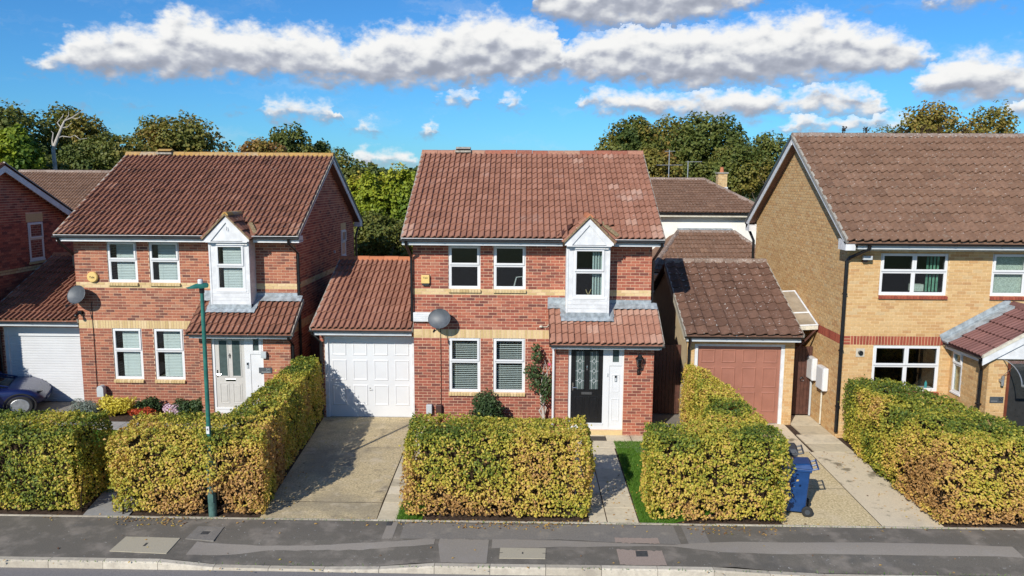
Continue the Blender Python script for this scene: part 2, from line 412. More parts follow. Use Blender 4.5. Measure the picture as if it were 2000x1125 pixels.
M_SLATE = plain('dark_slate_plaque', (0.075, 0.085, 0.092), 0.45, 0.1, 10)
M_GREYBOX = plain('light_grey_plastic', (0.46, 0.49, 0.50), 0.5, 0.06, 8)
M_BROWNBOX = plain('brown_plastic', (0.06, 0.025, 0.02), 0.5, 0.1, 8)
M_LAMPGREEN = plain('green_painted_steel', (0.025, 0.155, 0.120), 0.42, 0.25, 9)
M_LAMPGREY = plain('faded_green_steel', (0.065, 0.135, 0.115), 0.55, 0.25, 14)
M_BINBLUE = plain('blue_bin_plastic', (0.008, 0.048, 0.165), 0.42, 0.15, 8)
M_BINDARK = plain('grey_bin_plastic', (0.045, 0.052, 0.062), 0.5, 0.15, 8)
M_RUBBER = plain('black_rubber', (0.018, 0.018, 0.018), 0.8, 0.2, 20)
M_CARBLUE = plain('metallic_blue_car_paint', (0.006, 0.013, 0.075), 0.30, 0.06, 3, metal=0.15, coat=0.5)
M_STEEL = plain('galvanised_steel', (0.42, 0.43, 0.43), 0.45, 0.15, 12, metal=0.7)
M_BARK = plain('grey_brown_bark', (0.15, 0.115, 0.085), 0.95, 0.4, 8, bmp=0.6, bscale=30, spec=0.1)
M_DEADWOOD = plain('bleached_dead_wood', (0.46, 0.42, 0.37), 0.9, 0.25, 3, spec=0.1)
M_TWIG = plain('hedge_twigs', (0.045, 0.030, 0.018), 0.95, 0.5, 30, spec=0.1)
M_SOIL = plain('dark_soil', (0.075, 0.052, 0.038), 0.98, 0.5, 18, bmp=0.8, bscale=60, spec=0.1)
M_MAT = plain('dark_door_mat', (0.10, 0.085, 0.07), 0.95, 0.4, 40, bmp=0.6, spec=0.1)
M_IRON = plain('cast_iron_cover', (0.060, 0.060, 0.060), 0.6, 0.3, 30, bmp=0.4)
M_POLY = plain('weathered_clear_sheet', (0.36, 0.30, 0.22), 0.35, 0.25, 3)

def mat_glass(name, tint=(0.80, 0.86, 0.85), refl=1.0, rough=0.0):
    m, b, bs, out = newmat(name)
    b.t.nodes.remove(bs)
    tr = b.n('ShaderNodeBsdfTransparent', {'Color': tint})
    gl = b.n('ShaderNodeBsdfGlossy', {'Roughness': rough, 'Color': (1, 1, 1)})
    fc = b.n('ShaderNodeLayerWeight', {'Blend': 0.5}).outputs['Facing']
    fr = b.m('MULTIPLY_ADD', b.m('POWER', fc, 5.0), 0.95, 0.045)
    mx = b.n('ShaderNodeMixShader', {0: b.m('MULTIPLY', fr, refl, clamp=True), 1: tr.outputs[0], 2: gl.outputs[0]})
    b.t.links.new(mx.outputs[0], out.inputs[0])
    return m
M_GLASS = mat_glass('window_glass', (0.86, 0.90, 0.89), 1.2)
M_GLASS_DOOR = plain('frosted_door_glass', (0.075, 0.105, 0.10), 0.12, 0.15, 14)
M_GLASS_CAR = plain('car_glass', (0.012, 0.013, 0.014), 0.06, 0.1, 2)

def mat_ground(name, cols, scale, rough=0.95, speck=None, stain=None, bmp=0.5, bscale=90, spec=0.2):
    m, b, bs, _ = newmat(name)
    p = wpos(b)
    c = b.ramp(b.noise(p, scale, 8, 0.68), cols)
    if stain:
        for (s_, lo, hi, colr, w) in stain:
            c = b.mix(b.m('MULTIPLY', b.smooth(b.noise(p, s_, 5, 0.62), lo, hi), w), c, colr)
    if speck:
        for (s_, lo, hi, colr, w) in speck:
            vo = b.n('ShaderNodeTexVoronoi', {'Vector': p, 'Scale': s_})
            c = b.mix(b.m('MULTIPLY', b.smooth(vo.outputs['Distance'], hi, lo), w), c, colr)
    setc(b, bs, c); bs.inputs['Roughness'].default_value = rough; bs.inputs['Specular IOR Level'].default_value = spec
    bump(b, bs, b.noise(p, bscale, 5, 0.7), bmp, 0.006)
    return m
M_ROAD = mat_ground('road_asphalt', [(0.3, (0.155, 0.145, 0.140)), (0.7, (0.25, 0.232, 0.222))], 60, stain=[(1.2, 0.5, 0.75, (0.26, 0.235, 0.22), 0.4)])
M_PAVE = mat_ground('old_pavement_asphalt', [(0.3, (0.110, 0.099, 0.082)), (0.7, (0.172, 0.154, 0.128))], 50,
                    stain=[(1.9, 0.46, 0.70, (0.27, 0.235, 0.195), 0.75), (0.6, 0.55, 0.7, (0.080, 0.080, 0.080), 0.6), (9, 0.64, 0.72, (0.36, 0.35, 0.33), 0.5), (13, 0.685, 0.715, (0.52, 0.51, 0.48), 0.75)],
                    speck=[(7.5, 0.02, 0.10, (0.60, 0.60, 0.60), 0.6)])
M_PAVE2 = mat_ground('smooth_grey_reinstatement', [(0.3, (0.235, 0.208, 0.175)), (0.7, (0.30, 0.268, 0.228))], 40, stain=[(2.2, 0.5, 0.8, (0.31, 0.285, 0.265), 0.5)], bmp=0.25)
M_PAVE3 = mat_ground('pinkish_reinstatement', [(0.35, (0.25, 0.19, 0.155)), (0.65, (0.40, 0.32, 0.265))], 90, bmp=0.5)
M_PAVE4 = mat_ground('weathered_back_strip', [(0.3, (0.165, 0.152, 0.135)), (0.7, (0.24, 0.218, 0.19))], 30, stain=[(2.5, 0.5, 0.75, (0.34, 0.30, 0.245), 0.6), (1.5, 0.55, 0.75, (0.11, 0.108, 0.105), 0.6)])
M_CONC = mat_ground('exposed_aggregate_drive', [(0.30, (0.26, 0.205, 0.115)), (0.5, (0.52, 0.42, 0.245)), (0.70, (0.78, 0.64, 0.40))], 26,
                    stain=[(0.8, 0.42, 0.66, (0.27, 0.235, 0.17), 0.7), (2.5, 0.52, 0.72, (0.60, 0.51, 0.37), 0.6), (1.3, 0.58, 0.70, (0.15, 0.13, 0.10), 0.6), (6, 0.55, 0.68, (0.22, 0.19, 0.14), 0.5)],
                    speck=[(70, 0.1, 0.35, (0.17, 0.12, 0.08), 0.35)], bmp=0.7)
M_CONC2 = mat_ground('golden_gravel_concrete', [(0.32, (0.33, 0.25, 0.13)), (0.5, (0.60, 0.485, 0.275)), (0.68, (0.84, 0.70, 0.45))], 24, stain=[(0.9, 0.5, 0.75, (0.66, 0.55, 0.37), 0.6), (5, 0.55, 0.7, (0.42, 0.33, 0.19), 0.5)], speck=[(60, 0.1, 0.35, (0.20, 0.13, 0.07), 0.45)], bmp=0.7)
M_CONC3 = mat_ground('worn_pale_concrete', [(0.3, (0.56, 0.475, 0.33)), (0.7, (0.74, 0.635, 0.46))], 45, stain=[(1.5, 0.56, 0.66, (0.15, 0.125, 0.08), 0.8), (7, 0.58, 0.68, (0.30, 0.25, 0.17), 0.5), (0.7, 0.5, 0.75, (0.40, 0.35, 0.27), 0.5)], bmp=0.4)
M_SLAB = pieces('buff_paving_slab', [(0, (0.50, 0.43, 0.30)), (0.5, (0.60, 0.52, 0.37)), (1, (0.67, 0.585, 0.43))], 0.95, 10, 0.14, stain=(2.2, 0.5, 0.75, (0.29, 0.25, 0.19), 0.6), spots=[(60, 0.66, 0.72, (0.20, 0.17, 0.13), 0.6)])
M_SLABGREY = pieces('grey_paving_slab', [(0, (0.27, 0.265, 0.25)), (1, (0.35, 0.34, 0.32))], 0.95, 10, 0.14, stain=(2.2, 0.5, 0.75, (0.22, 0.215, 0.20), 0.5))
M_KERB = pieces('pale_kerb_concrete', [(0, (0.42, 0.370, 0.29)), (0.5, (0.50, 0.445, 0.355)), (1, (0.56, 0.50, 0.40))], 0.95, 14, 0.18, stain=(3.0, 0.5, 0.72, (0.30, 0.26, 0.21), 0.6), spots=[(40, 0.64, 0.72, (0.20, 0.17, 0.14), 0.6)])
M_EDGE = plain('concrete_edging', (0.40, 0.36, 0.30), 0.95, 0.3, 9, spec=0.1)
M_COVER = mat_ground('concrete_inspection_cover', [(0.3, (0.34, 0.30, 0.22)), (0.7, (0.47, 0.42, 0.32))], 90, stain=[(4, 0.6, 0.75, (0.22, 0.19, 0.14), 0.5)])
M_LAND = mat_ground('rough_garden_ground', [(0.3, (0.035, 0.060, 0.018)), (0.7, (0.075, 0.095, 0.035))], 3.0, stain=[(0.15, 0.5, 0.7, (0.10, 0.09, 0.05), 0.6)], bmp=0.3)

def leafmat(name, stops, trans=0.35, rough=0.55, spec=0.3):
    m, b, bs, out = newmat(name)
    at = b.n('ShaderNodeAttribute', attribute_type='GEOMETRY', attribute_name='tint')
    c = b.ramp(at.outputs['Fac'], stops)
    setc(b, bs, c); bs.inputs['Roughness'].default_value = rough; bs.inputs['Specular IOR Level'].default_value = spec
    tl = b.n('ShaderNodeBsdfTranslucent', {'Color': b.mix(1.0, c, (1.25, 1.2, 0.6), 'MULTIPLY')})
    mx = b.n('ShaderNodeMixShader', {0: trans, 1: bs.outputs[0], 2: tl.outputs[0]})
    b.t.links.new(mx.outputs[0], out.inputs[0])
    return m
M_LEAF_HEDGE = leafmat('hornbeam_leaves', [(0.0, (0.070, 0.120, 0.022)), (0.20, (0.185, 0.225, 0.030)), (0.40, (0.400, 0.370, 0.045)), (0.60, (0.620, 0.480, 0.085)), (0.78, (0.600, 0.370, 0.110)), (0.92, (0.350, 0.180, 0.075)), (1.0, (0.130, 0.066, 0.040))], 0.25)
M_LEAF_TREE = leafmat('broadleaf_leaves', [(0.0, (0.036, 0.062, 0.018)), (0.3, (0.085, 0.118, 0.026)), (0.55, (0.155, 0.165, 0.034)), (0.75, (0.245, 0.195, 0.040)), (0.9, (0.285, 0.175, 0.045)), (1.0, (0.230, 0.110, 0.036))], 0.22)
M_LEAF_CONIFER = leafmat('golden_conifer_sprays', [(0.0, (0.025, 0.055, 0.012)), (0.35, (0.095, 0.165, 0.018)), (0.65, (0.260, 0.310, 0.024)), (0.9, (0.420, 0.410, 0.040)), (1.0, (0.46, 0.36, 0.06))], 0.22)
M_LEAF_SHRUB = leafmat('dark_shrub_leaves', [(0.0, (0.018, 0.040, 0.015)), (0.5, (0.045, 0.085, 0.028)), (1.0, (0.100, 0.140, 0.050))], 0.2)
M_LEAF_YELLOW = leafmat('yellow_leaves', [(0.0, (0.42, 0.35, 0.03)), (0.5, (0.62, 0.53, 0.06)), (1.0, (0.74, 0.66, 0.16))], 0.25)
M_PETAL = leafmat('flower_petals', [(0.0, (0.66, 0.46, 0.56)), (0.49, (0.74, 0.60, 0.68)), (0.51, (0.42, 0.05, 0.02)), (1.0, (0.55, 0.12, 0.04))], 0.2)
M_LAVENDER = leafmat('grey_green_leaves', [(0.0, (0.10, 0.14, 0.115)), (0.5, (0.19, 0.235, 0.20)), (1.0, (0.28, 0.32, 0.27))], 0.15)
M_GRASS = leafmat('lawn_grass', [(0.0, (0.050, 0.130, 0.014)), (0.5, (0.100, 0.230, 0.022)), (1.0, (0.190, 0.300, 0.045))], 0.25)
# ------------------------------------------------------------------ builders for walls, roofs, windows
class Frame:
    """a wall's own axes: u along it, z up, n outwards"""
    def __init__(s, O, U, N):
        s.O, s.U, s.N = Vector(O), Vector(U).normalized(), Vector(N).normalized()
    def p(s, u, z, n=0.0):
        return s.O + s.U * u + Vector((0, 0, z)) + s.N * n
    def box(s, mb, u0, u1, z0, z1, n0, n1, tint=0.5):
        return mb.obox(s.p(u0, z0, n0), s.U * (u1 - u0), Vector((0, 0, z1 - z0)), s.N * (n1 - n0), tint)

BR_L, BR_H, JT = 0.213, 0.063, 0.012
def lay_bricks(u0, u1, z0, z1, zb=-0.035, holes=(), clip=None, buff=(), soldier=(), quoin=0.0):
    """stretcher bond: list of (u0, u1, z0, z1, kind); clip(z) -> (lo, hi) for gables"""
    out = []
    k = int(math.floor((z0 - zb) / 0.075 + 1e-6))
    sol = {kk + i for kk in soldier for i in range(3)}
    while True:
        za = zb + k * 0.075; zt = za + BR_H
        if za > z1 - 0.02: break
        zt = min(zt, z1)
        if k in sol:
            if k in soldier:
                x = u0 + quoin
                if quoin:
                    for i in range(3): out += cut([(u0, u0 + quoin - JT, za + i * 0.075, za + i * 0.075 + BR_H, 1)], holes)
                while x < u1 - 0.02:
                    out += cut([(x, min(x + BR_H, u1), za, za + 0.215, 1)], holes); x += 0.075
            k += 1; continue
        kind = 1 if k in buff else 0
        lo, hi = u0, u1
        if clip:
            c = clip(zt)
            if c is None: break
            lo, hi = max(lo, c[0]), min(hi, c[1])
        if za >= z0 - 1e-4:
            x = u0 - (0.1125 if k % 2 else 0.0)
            while x < hi:
                a, e = max(x, lo), min(x + BR_L, hi)
                if e - a > 0.03: out += cut([(a, e, za, zt, kind)], holes)
                x += 0.225
        k += 1
    return out
def cut(bricks, holes):
    for (h0, h1, g0, g1) in holes:
        nxt = []
        for (a, e, za, zt, kd) in bricks:
            if e <= h0 or a >= h1 or zt <= g0 + 0.02 or za >= g1 - 0.02: nxt.append((a, e, za, zt, kd)); continue
            if h0 - a > 0.03: nxt.append((a, h0 - 0.004, za, zt, kd))
            if e - h1 > 0.03: nxt.append((h1 + 0.004, e, za, zt, kd))
        bricks = nxt
    return bricks

_bt = {}
NTINT = 14
def brick_mesh(mat, i):
    key = (mat.name, i)
    if key not in _bt:
        mb = MB(); mb.box(0, BR_L, -0.03, 0, 0, BR_H, (i + 0.5) / NTINT)
        _bt[key] = mesh_np('brick', np.array(mb.v), mb.f, mat, {'tint': mb.t})
    return _bt[key]
def brick_tint():
    t = random.betavariate(2.2, 1.6)
    if random.random() < 0.13: t = random.uniform(0.0, 0.22)
    return t
def brick_wall(parent, fr, bricks, mat, mat_band, single=0, tint_fn=None):
    """bricks proud of the mortar: the largest in view one by one, the rest as one part"""
    full = []; rest = []
    for b_ in bricks:
        (a, e, za, zt, kd) = b_
        t = brick_tint() if kd == 0 else random.random()
        if tint_fn and kd == 0: t = tint_fn(fr.p((a + e) / 2, za), t)
        if single and abs(e - a - BR_L) < 1e-4 and abs(zt - za - BR_H) < 1e-4:
            full.append(((fr.p((a + e) / 2, za) - CAMP).length, b_, t))
        else: rest.append((b_, t))
    full.sort(key=lambda q: q[0])
    for d, b_, t in full[single:]: rest.append((b_, t))
    rot = Matrix((fr.U, -fr.N, Vector((0, 0, 1)))).transposed().to_4x4()
    flip = fr.U.cross(-fr.N).z < 0
    for d, (a, e, za, zt, kd), t in full[:single]:
        o = bpy.data.objects.new('brick', brick_mesh(mat if kd == 0 else mat_band, min(NTINT - 1, int(t * NTINT))))
        o.matrix_basis = Matrix.Translation(fr.p(a, za, -0.03 + random.uniform(-0.0015, 0.002))) @ rot
        link(o, parent)
    for kd, mt, nm in ((0, mat, 'bricks'), (1, mat_band, 'band_bricks')):
        rs = [q for q in rest if q[0][4] == kd]
        if not rs: continue
        A = np.array([[q[0][0], q[0][1], q[0][2], q[0][3]] for q in rs]); n = len(A)
        j = rng.uniform(-0.002, 0.002, n)
        O, U, N = np.array(fr.O), np.array(fr.U), np.array(fr.N); Z = np.array([0, 0, 1.0])
        V = np.zeros((n, 8, 3))
        for ci, (ui, zi, nn) in enumerate(((0, 2, -0.03), (1, 2, -0.03), (1, 3, -0.03), (0, 3, -0.03), (0, 2, 0), (1, 2, 0), (1, 3, 0), (0, 3, 0))):
            V[:, ci] = O + A[:, ui:ui + 1] * U + A[:, zi:zi + 1] * Z + (nn + (j[:, None] if nn == 0 else 0)) * N
        fs = np.array([(4, 5, 6, 7), (0, 1, 5, 4), (1, 2, 6, 5), (2, 3, 7, 6), (3, 0, 4, 7)])
        if np.dot(np.cross(U, Z), N) < 0: fs = fs[:, ::-1]
        F = (np.arange(n)[:, None, None] * 8 + fs[None]).reshape(-1, 4)
        T_ = np.repeat([q[1] for q in rs], 5)
        o = bpy.data.objects.new(nm, mesh_np(nm, V.reshape(-1, 3), F, mt, {'tint': T_})); link(o, parent)
        o['kind'] = 'stuff'

def mortar_sheet(name, fr, u0, u1, z0, z1, holes, mat, parent, gable=None, depth=0.13):
    """wall behind the bricks with real openings and reveals; gable = [(u, z) ...] added on top"""
    mb = MB(); n0 = -0.006
    us = sorted({u0, u1, *[max(u0, min(u1, h[0])) for h in holes], *[max(u0, min(u1, h[1])) for h in holes]})
    zs = sorted({z0, z1, *[max(z0, min(z1, h[2])) for h in holes], *[max(z0, min(z1, h[3])) for h in holes]})
    for i in range(len(us) - 1):
        for k in range(len(zs) - 1):
            uc, zc = (us[i] + us[i + 1]) / 2, (zs[k] + zs[k + 1]) / 2
            if any(h[0] < uc < h[1] and h[2] < zc < h[3] for h in holes): continue
            mb.add([fr.p(us[i], zs[k], n0), fr.p(us[i + 1], zs[k], n0), fr.p(us[i + 1], zs[k + 1], n0), fr.p(us[i], zs[k + 1], n0)], [(0, 1, 2, 3)])
    for (h0, h1, g0, g1) in holes:
        for (a, c) in (((h0, g0), (h1, g0)), ((h1, g0), (h1, g1)), ((h1, g1), (h0, g1)), ((h0, g1), (h0, g0))):
            mb.add([fr.p(a[0], a[1], n0), fr.p(c[0], c[1], n0), fr.p(c[0], c[1], -depth), fr.p(a[0], a[1], -depth)], [(0, 1, 2, 3)])
    if gable:
        mb.add([fr.p(u, z, n0) for u, z in gable], [tuple(range(len(gable)))])
    return mb.build(name, mat, parent)

# ---- roof tiles
_tt = {}
PROF = [(0.0, 0.0), (0.16, 0.10), (0.40, 0.55), (0.64, 0.96), (0.82, 1.0), (0.90, 0.30), (1.0, 0.0)]
PROF_R = [(0.0, 0.0), (0.26, 0.05), (0.46, 0.42), (0.64, 0.96), (0.82, 1.0), (0.91, 0.25), (1.0, 0.0)]
def tile_mesh(mat, w, gauge, rolls, amp, i, prof=PROF):
    key = (mat.name, w, gauge, rolls, amp, i, id(prof))
    if key in _tt: return _tt[key]
    us = []; hs = []
    for r_ in range(rolls):
        for (u, h) in prof[:-1]: us.append((r_ + u) * w / rolls); hs.append(h * amp)
    us.append(w + 0.0); hs.append(0.0)
    n = len(us); vs = []
    lift = 0.040
    for u, h in zip(us, hs): vs.append((u, -0.012, lift + h))          # lower front edge, top
    for u, h in zip(us, hs): vs.append((u, gauge + 0.02, 0.004 + h))   # upper edge
    for u, h in zip(us, hs): vs.append((u, -0.012, lift + h - 0.022))  # underside of the front edge
    fs = []
    for k in range(n - 1):
        fs.append((k, k + 1, n + k + 1, n + k)); fs.append((2 * n + k, 2 * n + k + 1, k + 1, k))
    fs.append((0, n, 2 * n)); fs.append((n - 1, 3 * n - 1, 2 * n - 1))
    me = mesh_np('roof_tile', np.array(vs), fs, mat, {'tint': [(i + 0.5) / NTINT] * len(fs)})
    _tt[key] = me
    return me
def tile_roof(parent, O, A, S, width, length, tile_w, rows, rolls, amp, mat, single=300, keep=None, tint_fn=None, prof=PROF, name='tile', bow=0.0):
    """O: eave corner on the deck, A along the eave, S up the slope"""
    O, A, S = Vector(O), Vector(A).normalized(), Vector(S).normalized()
    N = A.cross(S)
    cols = max(1, round(width / tile_w)); tw = width / cols; gauge = length / rows
    tw = round(tw, 4); gauge = round(gauge, 4)
    items = []
    for r_ in range(rows):
        for c in range(cols):
            P_ = O + A * (c * tw) + S * (r_ * gauge) + N * (0.010 * math.sin(c * 0.9 + r_ * 0.35) * math.sin(math.pi * (r_ + 0.5) / rows) - 0.012 * math.sin(math.pi * (c + 0.5) / cols) * math.sin(math.pi * (r_ + 0.5) / rows)) + S * random.gauss(0, 0.004)
            cen = P_ + A * tw / 2 + S * gauge / 2
            if keep and not keep(cen): continue
            t = min(0.999, max(0.0, random.gauss(0.5, 0.17)))
            if tint_fn: t = tint_fn(cen, t)
            items.append(((cen - CAMP).length, P_, min(NTINT - 1, int(t * NTINT))))
    items.sort(key=lambda q: q[0])
    rot = Matrix((A, S, N)).transposed().to_4x4()
    for d, P_, i in items[:single]:
        o = bpy.data.objects.new(name, tile_mesh(mat, tw, gauge, rolls, amp, i, prof))
        wob = Matrix.Rotation(random.gauss(0, 0.009), 4, 'Z') @ Matrix.Rotation(random.gauss(0, 0.006), 4, 'X')
        o.matrix_basis = Matrix.Translation(P_ + N * (random.uniform(-0.002, 0.004) - bow * 0)) @ rot @ wob
        link(o, parent)
    rest = items[single:]
    if rest:
        Vs, Fs, Ts = [], [], []; off = 0
        for d, P_, i in rest:
            me = tile_mesh(mat, tw, gauge, rolls, amp, i, prof)
            M_ = Matrix.Translation(P_ + N * random.uniform(-0.002, 0.004)) @ rot
            for v in me.vertices: Vs.append(M_ @ v.co)
            for pl in me.polygons: Fs.append(tuple(x + off for x in pl.vertices)); Ts.append((i + 0.5) / NTINT)
            off += len(me.vertices)
        o = bpy.data.objects.new(name + 's', mesh_np(name + 's', np.array([tuple(v) for v in Vs]), Fs, mat, {'tint': Ts})); link(o, parent); o['kind'] = 'stuff'

def ridge_tiles(parent, p0, p1, mat, piece=0.45, r=0.115, drop=0.0, name='ridge_tile', vent=None):
    p0, p1 = Vector(p0), Vector(p1); L = (p1 - p0).length; n = max(1, round(L / piece)); d = (p1 - p0) / n
    dn = d.normalized(); side = dn.cross(Vector((0, 0, 1))).normalized(); up = side.cross(dn)
    for k in range(n):
        mb = MB(); a = p0 + d * k + dn * 0.004; e = p0 + d * (k + 1) - dn * 0.004
        jl = random.uniform(-0.006, 0.008)
        prof = [(-r, -r * 0.62), (-r * 0.86, -r * 0.20), (-r * 0.45, r * 0.28), (0, r * 0.45), (r * 0.45, r * 0.28), (r * 0.86, -r * 0.20), (r, -r * 0.62)]
        vs = [q + side * s_ + up * (h + jl) for q in (a, e) for s_, h in prof]; m_ = len(prof)
        fs = [(i, i + 1, m_ + i + 1, m_ + i) for i in range(m_ - 1)] + [tuple(range(m_ - 1, -1, -1)), tuple(range(m_, 2 * m_))]
        mb.add(vs, fs, random.random()); mb.build(name, mat, parent)

def gutter(parent, p0, p1, out, r=0.056, mat=None, bracket=0.9, name='gutter'):
    """half-round gutter with union brackets; out = horizontal direction away from the wall"""
    p0, p1, out = Vector(p0), Vector(p1), Vector(out).normalized(); d = p1 - p0; L = d.length; dn = d.normalized()
    mb = MB()
    def half(a, e, rad, drop=0.0):
        vs = []; m_ = 9
        for q in (a, e):
            for k in range(m_):
                w = math.pi * k / (m_ - 1)
                vs.append(q + out * (-math.cos(w) * rad) + Vector((0, 0, -math.sin(w) * rad + drop)))
            for k in range(m_):
                w = math.pi * (m_ - 1 - k) / (m_ - 1)
                vs.append(q + out * (-math.cos(w) * (rad - 0.006)) + Vector((0, 0, -math.sin(w) * (rad - 0.006) + drop)))
        n = 2 * m_
        fs = [(k, (k + 1) % n, n + (k + 1) % n, n + k) for k in range(n)]
        for base in (0, n):
            for k in range(m_ - 1):
                fs.append((base + k, base + k + 1, base + n - 2 - k, base + n - 1 - k))
        mb.add(vs, fs)
    half(p0, p1, r)
    n = max(1, int(L / bracket))
    for k in range(n + 1):
        q = p0 + dn * min(L - 0.03, max(0.0, L * (k + 0.12) / (n + 0.3))); half(q, q + dn * 0.035, r + 0.008, 0.004)
    return mb.build(name, mat or M_GUTTER, parent)

def downpipe(parent, pts, mat, r=0.036, name='downpipe', clips=True):
    mb = MB(); mb.tube(pts, r, 10)
    p = [Vector(q) for q in pts]
    if clips:
        a, e = p[-2], p[-1]; L = (e - a).length
        for k in range(1, int(L / 1.4) + 1):
            q = a + (e - a).normalized() * (k * 1.4 - 0.6); mb.cbox((q.x, q.y, q.z), (0.10, 0.085, 0.03))
    return mb.build(name, mat, parent, smooth=False)

# ---- windows
def blind(parent, fr, u0, u1, z0, z1, n, pitch=0.048, mat=None, tilt=0.9):
    mb = MB(); z = z0 + 0.02
    while z < z1 - 0.02:
        w = 0.040; dz, dn = math.sin(tilt) * w / 2, math.cos(tilt) * w / 2
        mb.add([fr.p(u0, z - dz, n + dn), fr.p(u1, z - dz, n + dn), fr.p(u1, z + dz, n - dn), fr.p(u0, z + dz, n - dn)], [(0, 1, 2, 3)])
        z += pitch
    fr.box(mb, u0, u1, z1 - 0.03, z1, n - 0.02, n + 0.02)
    for u in (u0 + (u1 - u0) * 0.18, u0 + (u1 - u0) * 0.82): fr.box(mb, u - 0.002, u + 0.002, z0, z1, n + 0.022, n + 0.024)
    return mb.build('blind', mat or M_BLIND, parent)
def window(parent, fr, u0, u1, z0, z1, split=0.44, cols=1, n=-0.045, name='window', open_top=True, sill=True, blinds=None, fw_=0.062, label=None):
    """white casement window: frame, opening top sash, fixed lower light, panes, blind"""
    mb = MB(); d0, d1 = n - 0.06, n
    fr.box(mb, u0, u0 + fw_, z0, z1, d0, d1); fr.box(mb, u1 - fw_, u1, z0, z1, d0, d1)
    fr.box(mb, u0 + fw_, u1 - fw_, z1 - fw_, z1, d0, d1); fr.box(mb, u0 + fw_, u1 - fw_, z0, z0 + fw_, d0, d1)
    zm = z1 - (z1 - z0) * split
    fr.box(mb, u0 + fw_, u1 - fw_, zm - 0.03, zm + 0.03, d0, d1)
    cw = (u1 - u0) / cols
    for c in range(1, cols):
        uc = u0 + cw * c
        fr.box(mb, uc - 0.032, uc + 0.032, z0 + fw_, zm - 0.03, d0, d1); fr.box(mb, uc - 0.032, uc + 0.032, zm + 0.03, z1 - fw_, d0, d1)
    w = mb.build(name, M_UPVC, parent, bevel=0.004, label=label)
    for c in range(cols):
        a = u0 + cw * c + (fw_ if c == 0 else 0.032); e = u0 + cw * (c + 1) - (fw_ if c == cols - 1 else 0.032)
        if open_top:
            sb = MB(); s_ = 0.050
            za, zt = zm + 0.008, z1 - 0.022; aa, ee = a - 0.030, e + 0.030
            for (p_, q_, g_, h_) in ((aa, aa + s_, za, zt), (ee - s_, ee, za, zt), (aa + s_, ee - s_, za, za + s_), (aa + s_, ee - s_, zt - s_, zt)):
                fr.box(sb, p_, q_, g_, h_, d1 + 0.003, d1 + 0.026)
            sb.build('sash', M_UPVC, w, bevel=0.004)
            pb = MB(); fr.box(pb, aa + s_ - 0.005, ee - s_ + 0.005, za + s_ - 0.005, zt - s_ + 0.005, d1 - 0.026, d1 - 0.018)
            pb.build('pane', M_GLASS, w)
        else:
            pb = MB(); fr.box(pb, a - 0.005, e + 0.005, zm + 0.025, z1 - fw_ + 0.005, d1 - 0.035, d1 - 0.027); pb.build('pane', M_GLASS, w)
        pb = MB(); fr.box(pb, a - 0.005, e + 0.005, z0 + fw_ - 0.005, zm - 0.025, d1 - 0.035, d1 - 0.027); pb.build('pane', M_GLASS, w)
        bd = MB(); g2 = 0.014
        for (p_, q_, g_, h_) in ((a, a + g2, z0 + fw_, zm - 0.03), (e - g2, e, z0 + fw_, zm - 0.03), (a + g2, e - g2, z0 + fw_, z0 + fw_ + g2), (a + g2, e - g2, zm - 0.03 - g2, zm - 0.03)):
            fr.box(bd, p_, q_, g_, h_, d1 - 0.025, d1 - 0.006)
        bd.build('glazing_bead', M_UPVC, w)
    if sill:
        sb = MB(); fr.box(sb, u0 - 0.012, u1 + 0.012, z0 - 0.034, z0 + 0.012, d0, 0.022); sb.build('sill', M_UPVC, w, bevel=0.004)
    if blinds:
        blind(w, fr, u0 + fw_ + blinds.get('inset', 0.0), u1 - fw_ - 0.01, z0 + fw_, z1 - fw_, n - 0.13, mat=blinds.get('mat'), tilt=blinds.get('tilt', 0.9), pitch=blinds.get('pitch', 0.048))
    return w
def brick_sill(parent, fr, u0, u1, zt, mat, name='brick_sill', h=0.075):
    """row of canted header bricks under a window"""
    root = MB(); fr.box(root, u0, u1, zt - h, zt - 0.010, -0.02, 0.03)
    base = root.build(name, M_MORTAR if mat is M_BUFFBAND else M_MORTAR_G, parent)
    n = max(1, round((u1 - u0) / 0.075)); w = (u1 - u0) / n
    for k in range(n):
        mb = MB(); a = u0 + k * w + 0.004; e = a + w - 0.008
        mb.prism([fr.p(a, zt - h + 0.002, -0.01), fr.p(a, zt - h - 0.004, 0.058), fr.p(a, zt - 0.018, 0.062), fr.p(a, zt + 0.002, -0.01)], fr.U * (e - a), random.random())
        mb.build('brick', mat, base)
    return base
# ------------------------------------------------------------------ brick houses of the red type
PLAIN_BRICKTEX = {}
def bricktex(name, c1, c2, mortar):
    """brickwork on walls no one sees closely"""
    m, b, bs, _ = newmat(name)
    p = wpos(b); s = b.n('ShaderNodeSeparateXYZ', {0: p})
    v = b.n('ShaderNodeCombineXYZ', {0: b.m('ADD', s.outputs[0], s.outputs[1]), 1: s.outputs[2]}).outputs[0]
    t = b.n('ShaderNodeTexBrick', {'Vector': v, 'Color1': c1, 'Color2': c2, 'Mortar': mortar, 'Scale': 1.0, 'Mortar Size': 0.006, 'Bias': 0.0, 'Brick Width': 0.225, 'Row Height': 0.075})
    c = b.mix(1.0, t.outputs[0], b.ramp(b.noise(p, 8, 4), [(0.3, (0.75,) * 3), (0.7, (1.2,) * 3)]), 'MULTIPLY')
    setc(b, bs, c); bs.inputs['Roughness'].default_value = 0.92
    bump(b, bs, t.outputs['Fac'], -0.4, 0.006)
    return m
M_BT_RED = bricktex('red_brickwork', (0.16, 0.05, 0.035), (0.30, 0.085, 0.05), (0.46, 0.34, 0.25))
M_BT_GOLD = bricktex('golden_brickwork', (0.44, 0.28, 0.125), (0.56, 0.38, 0.18), (0.56, 0.45, 0.28))

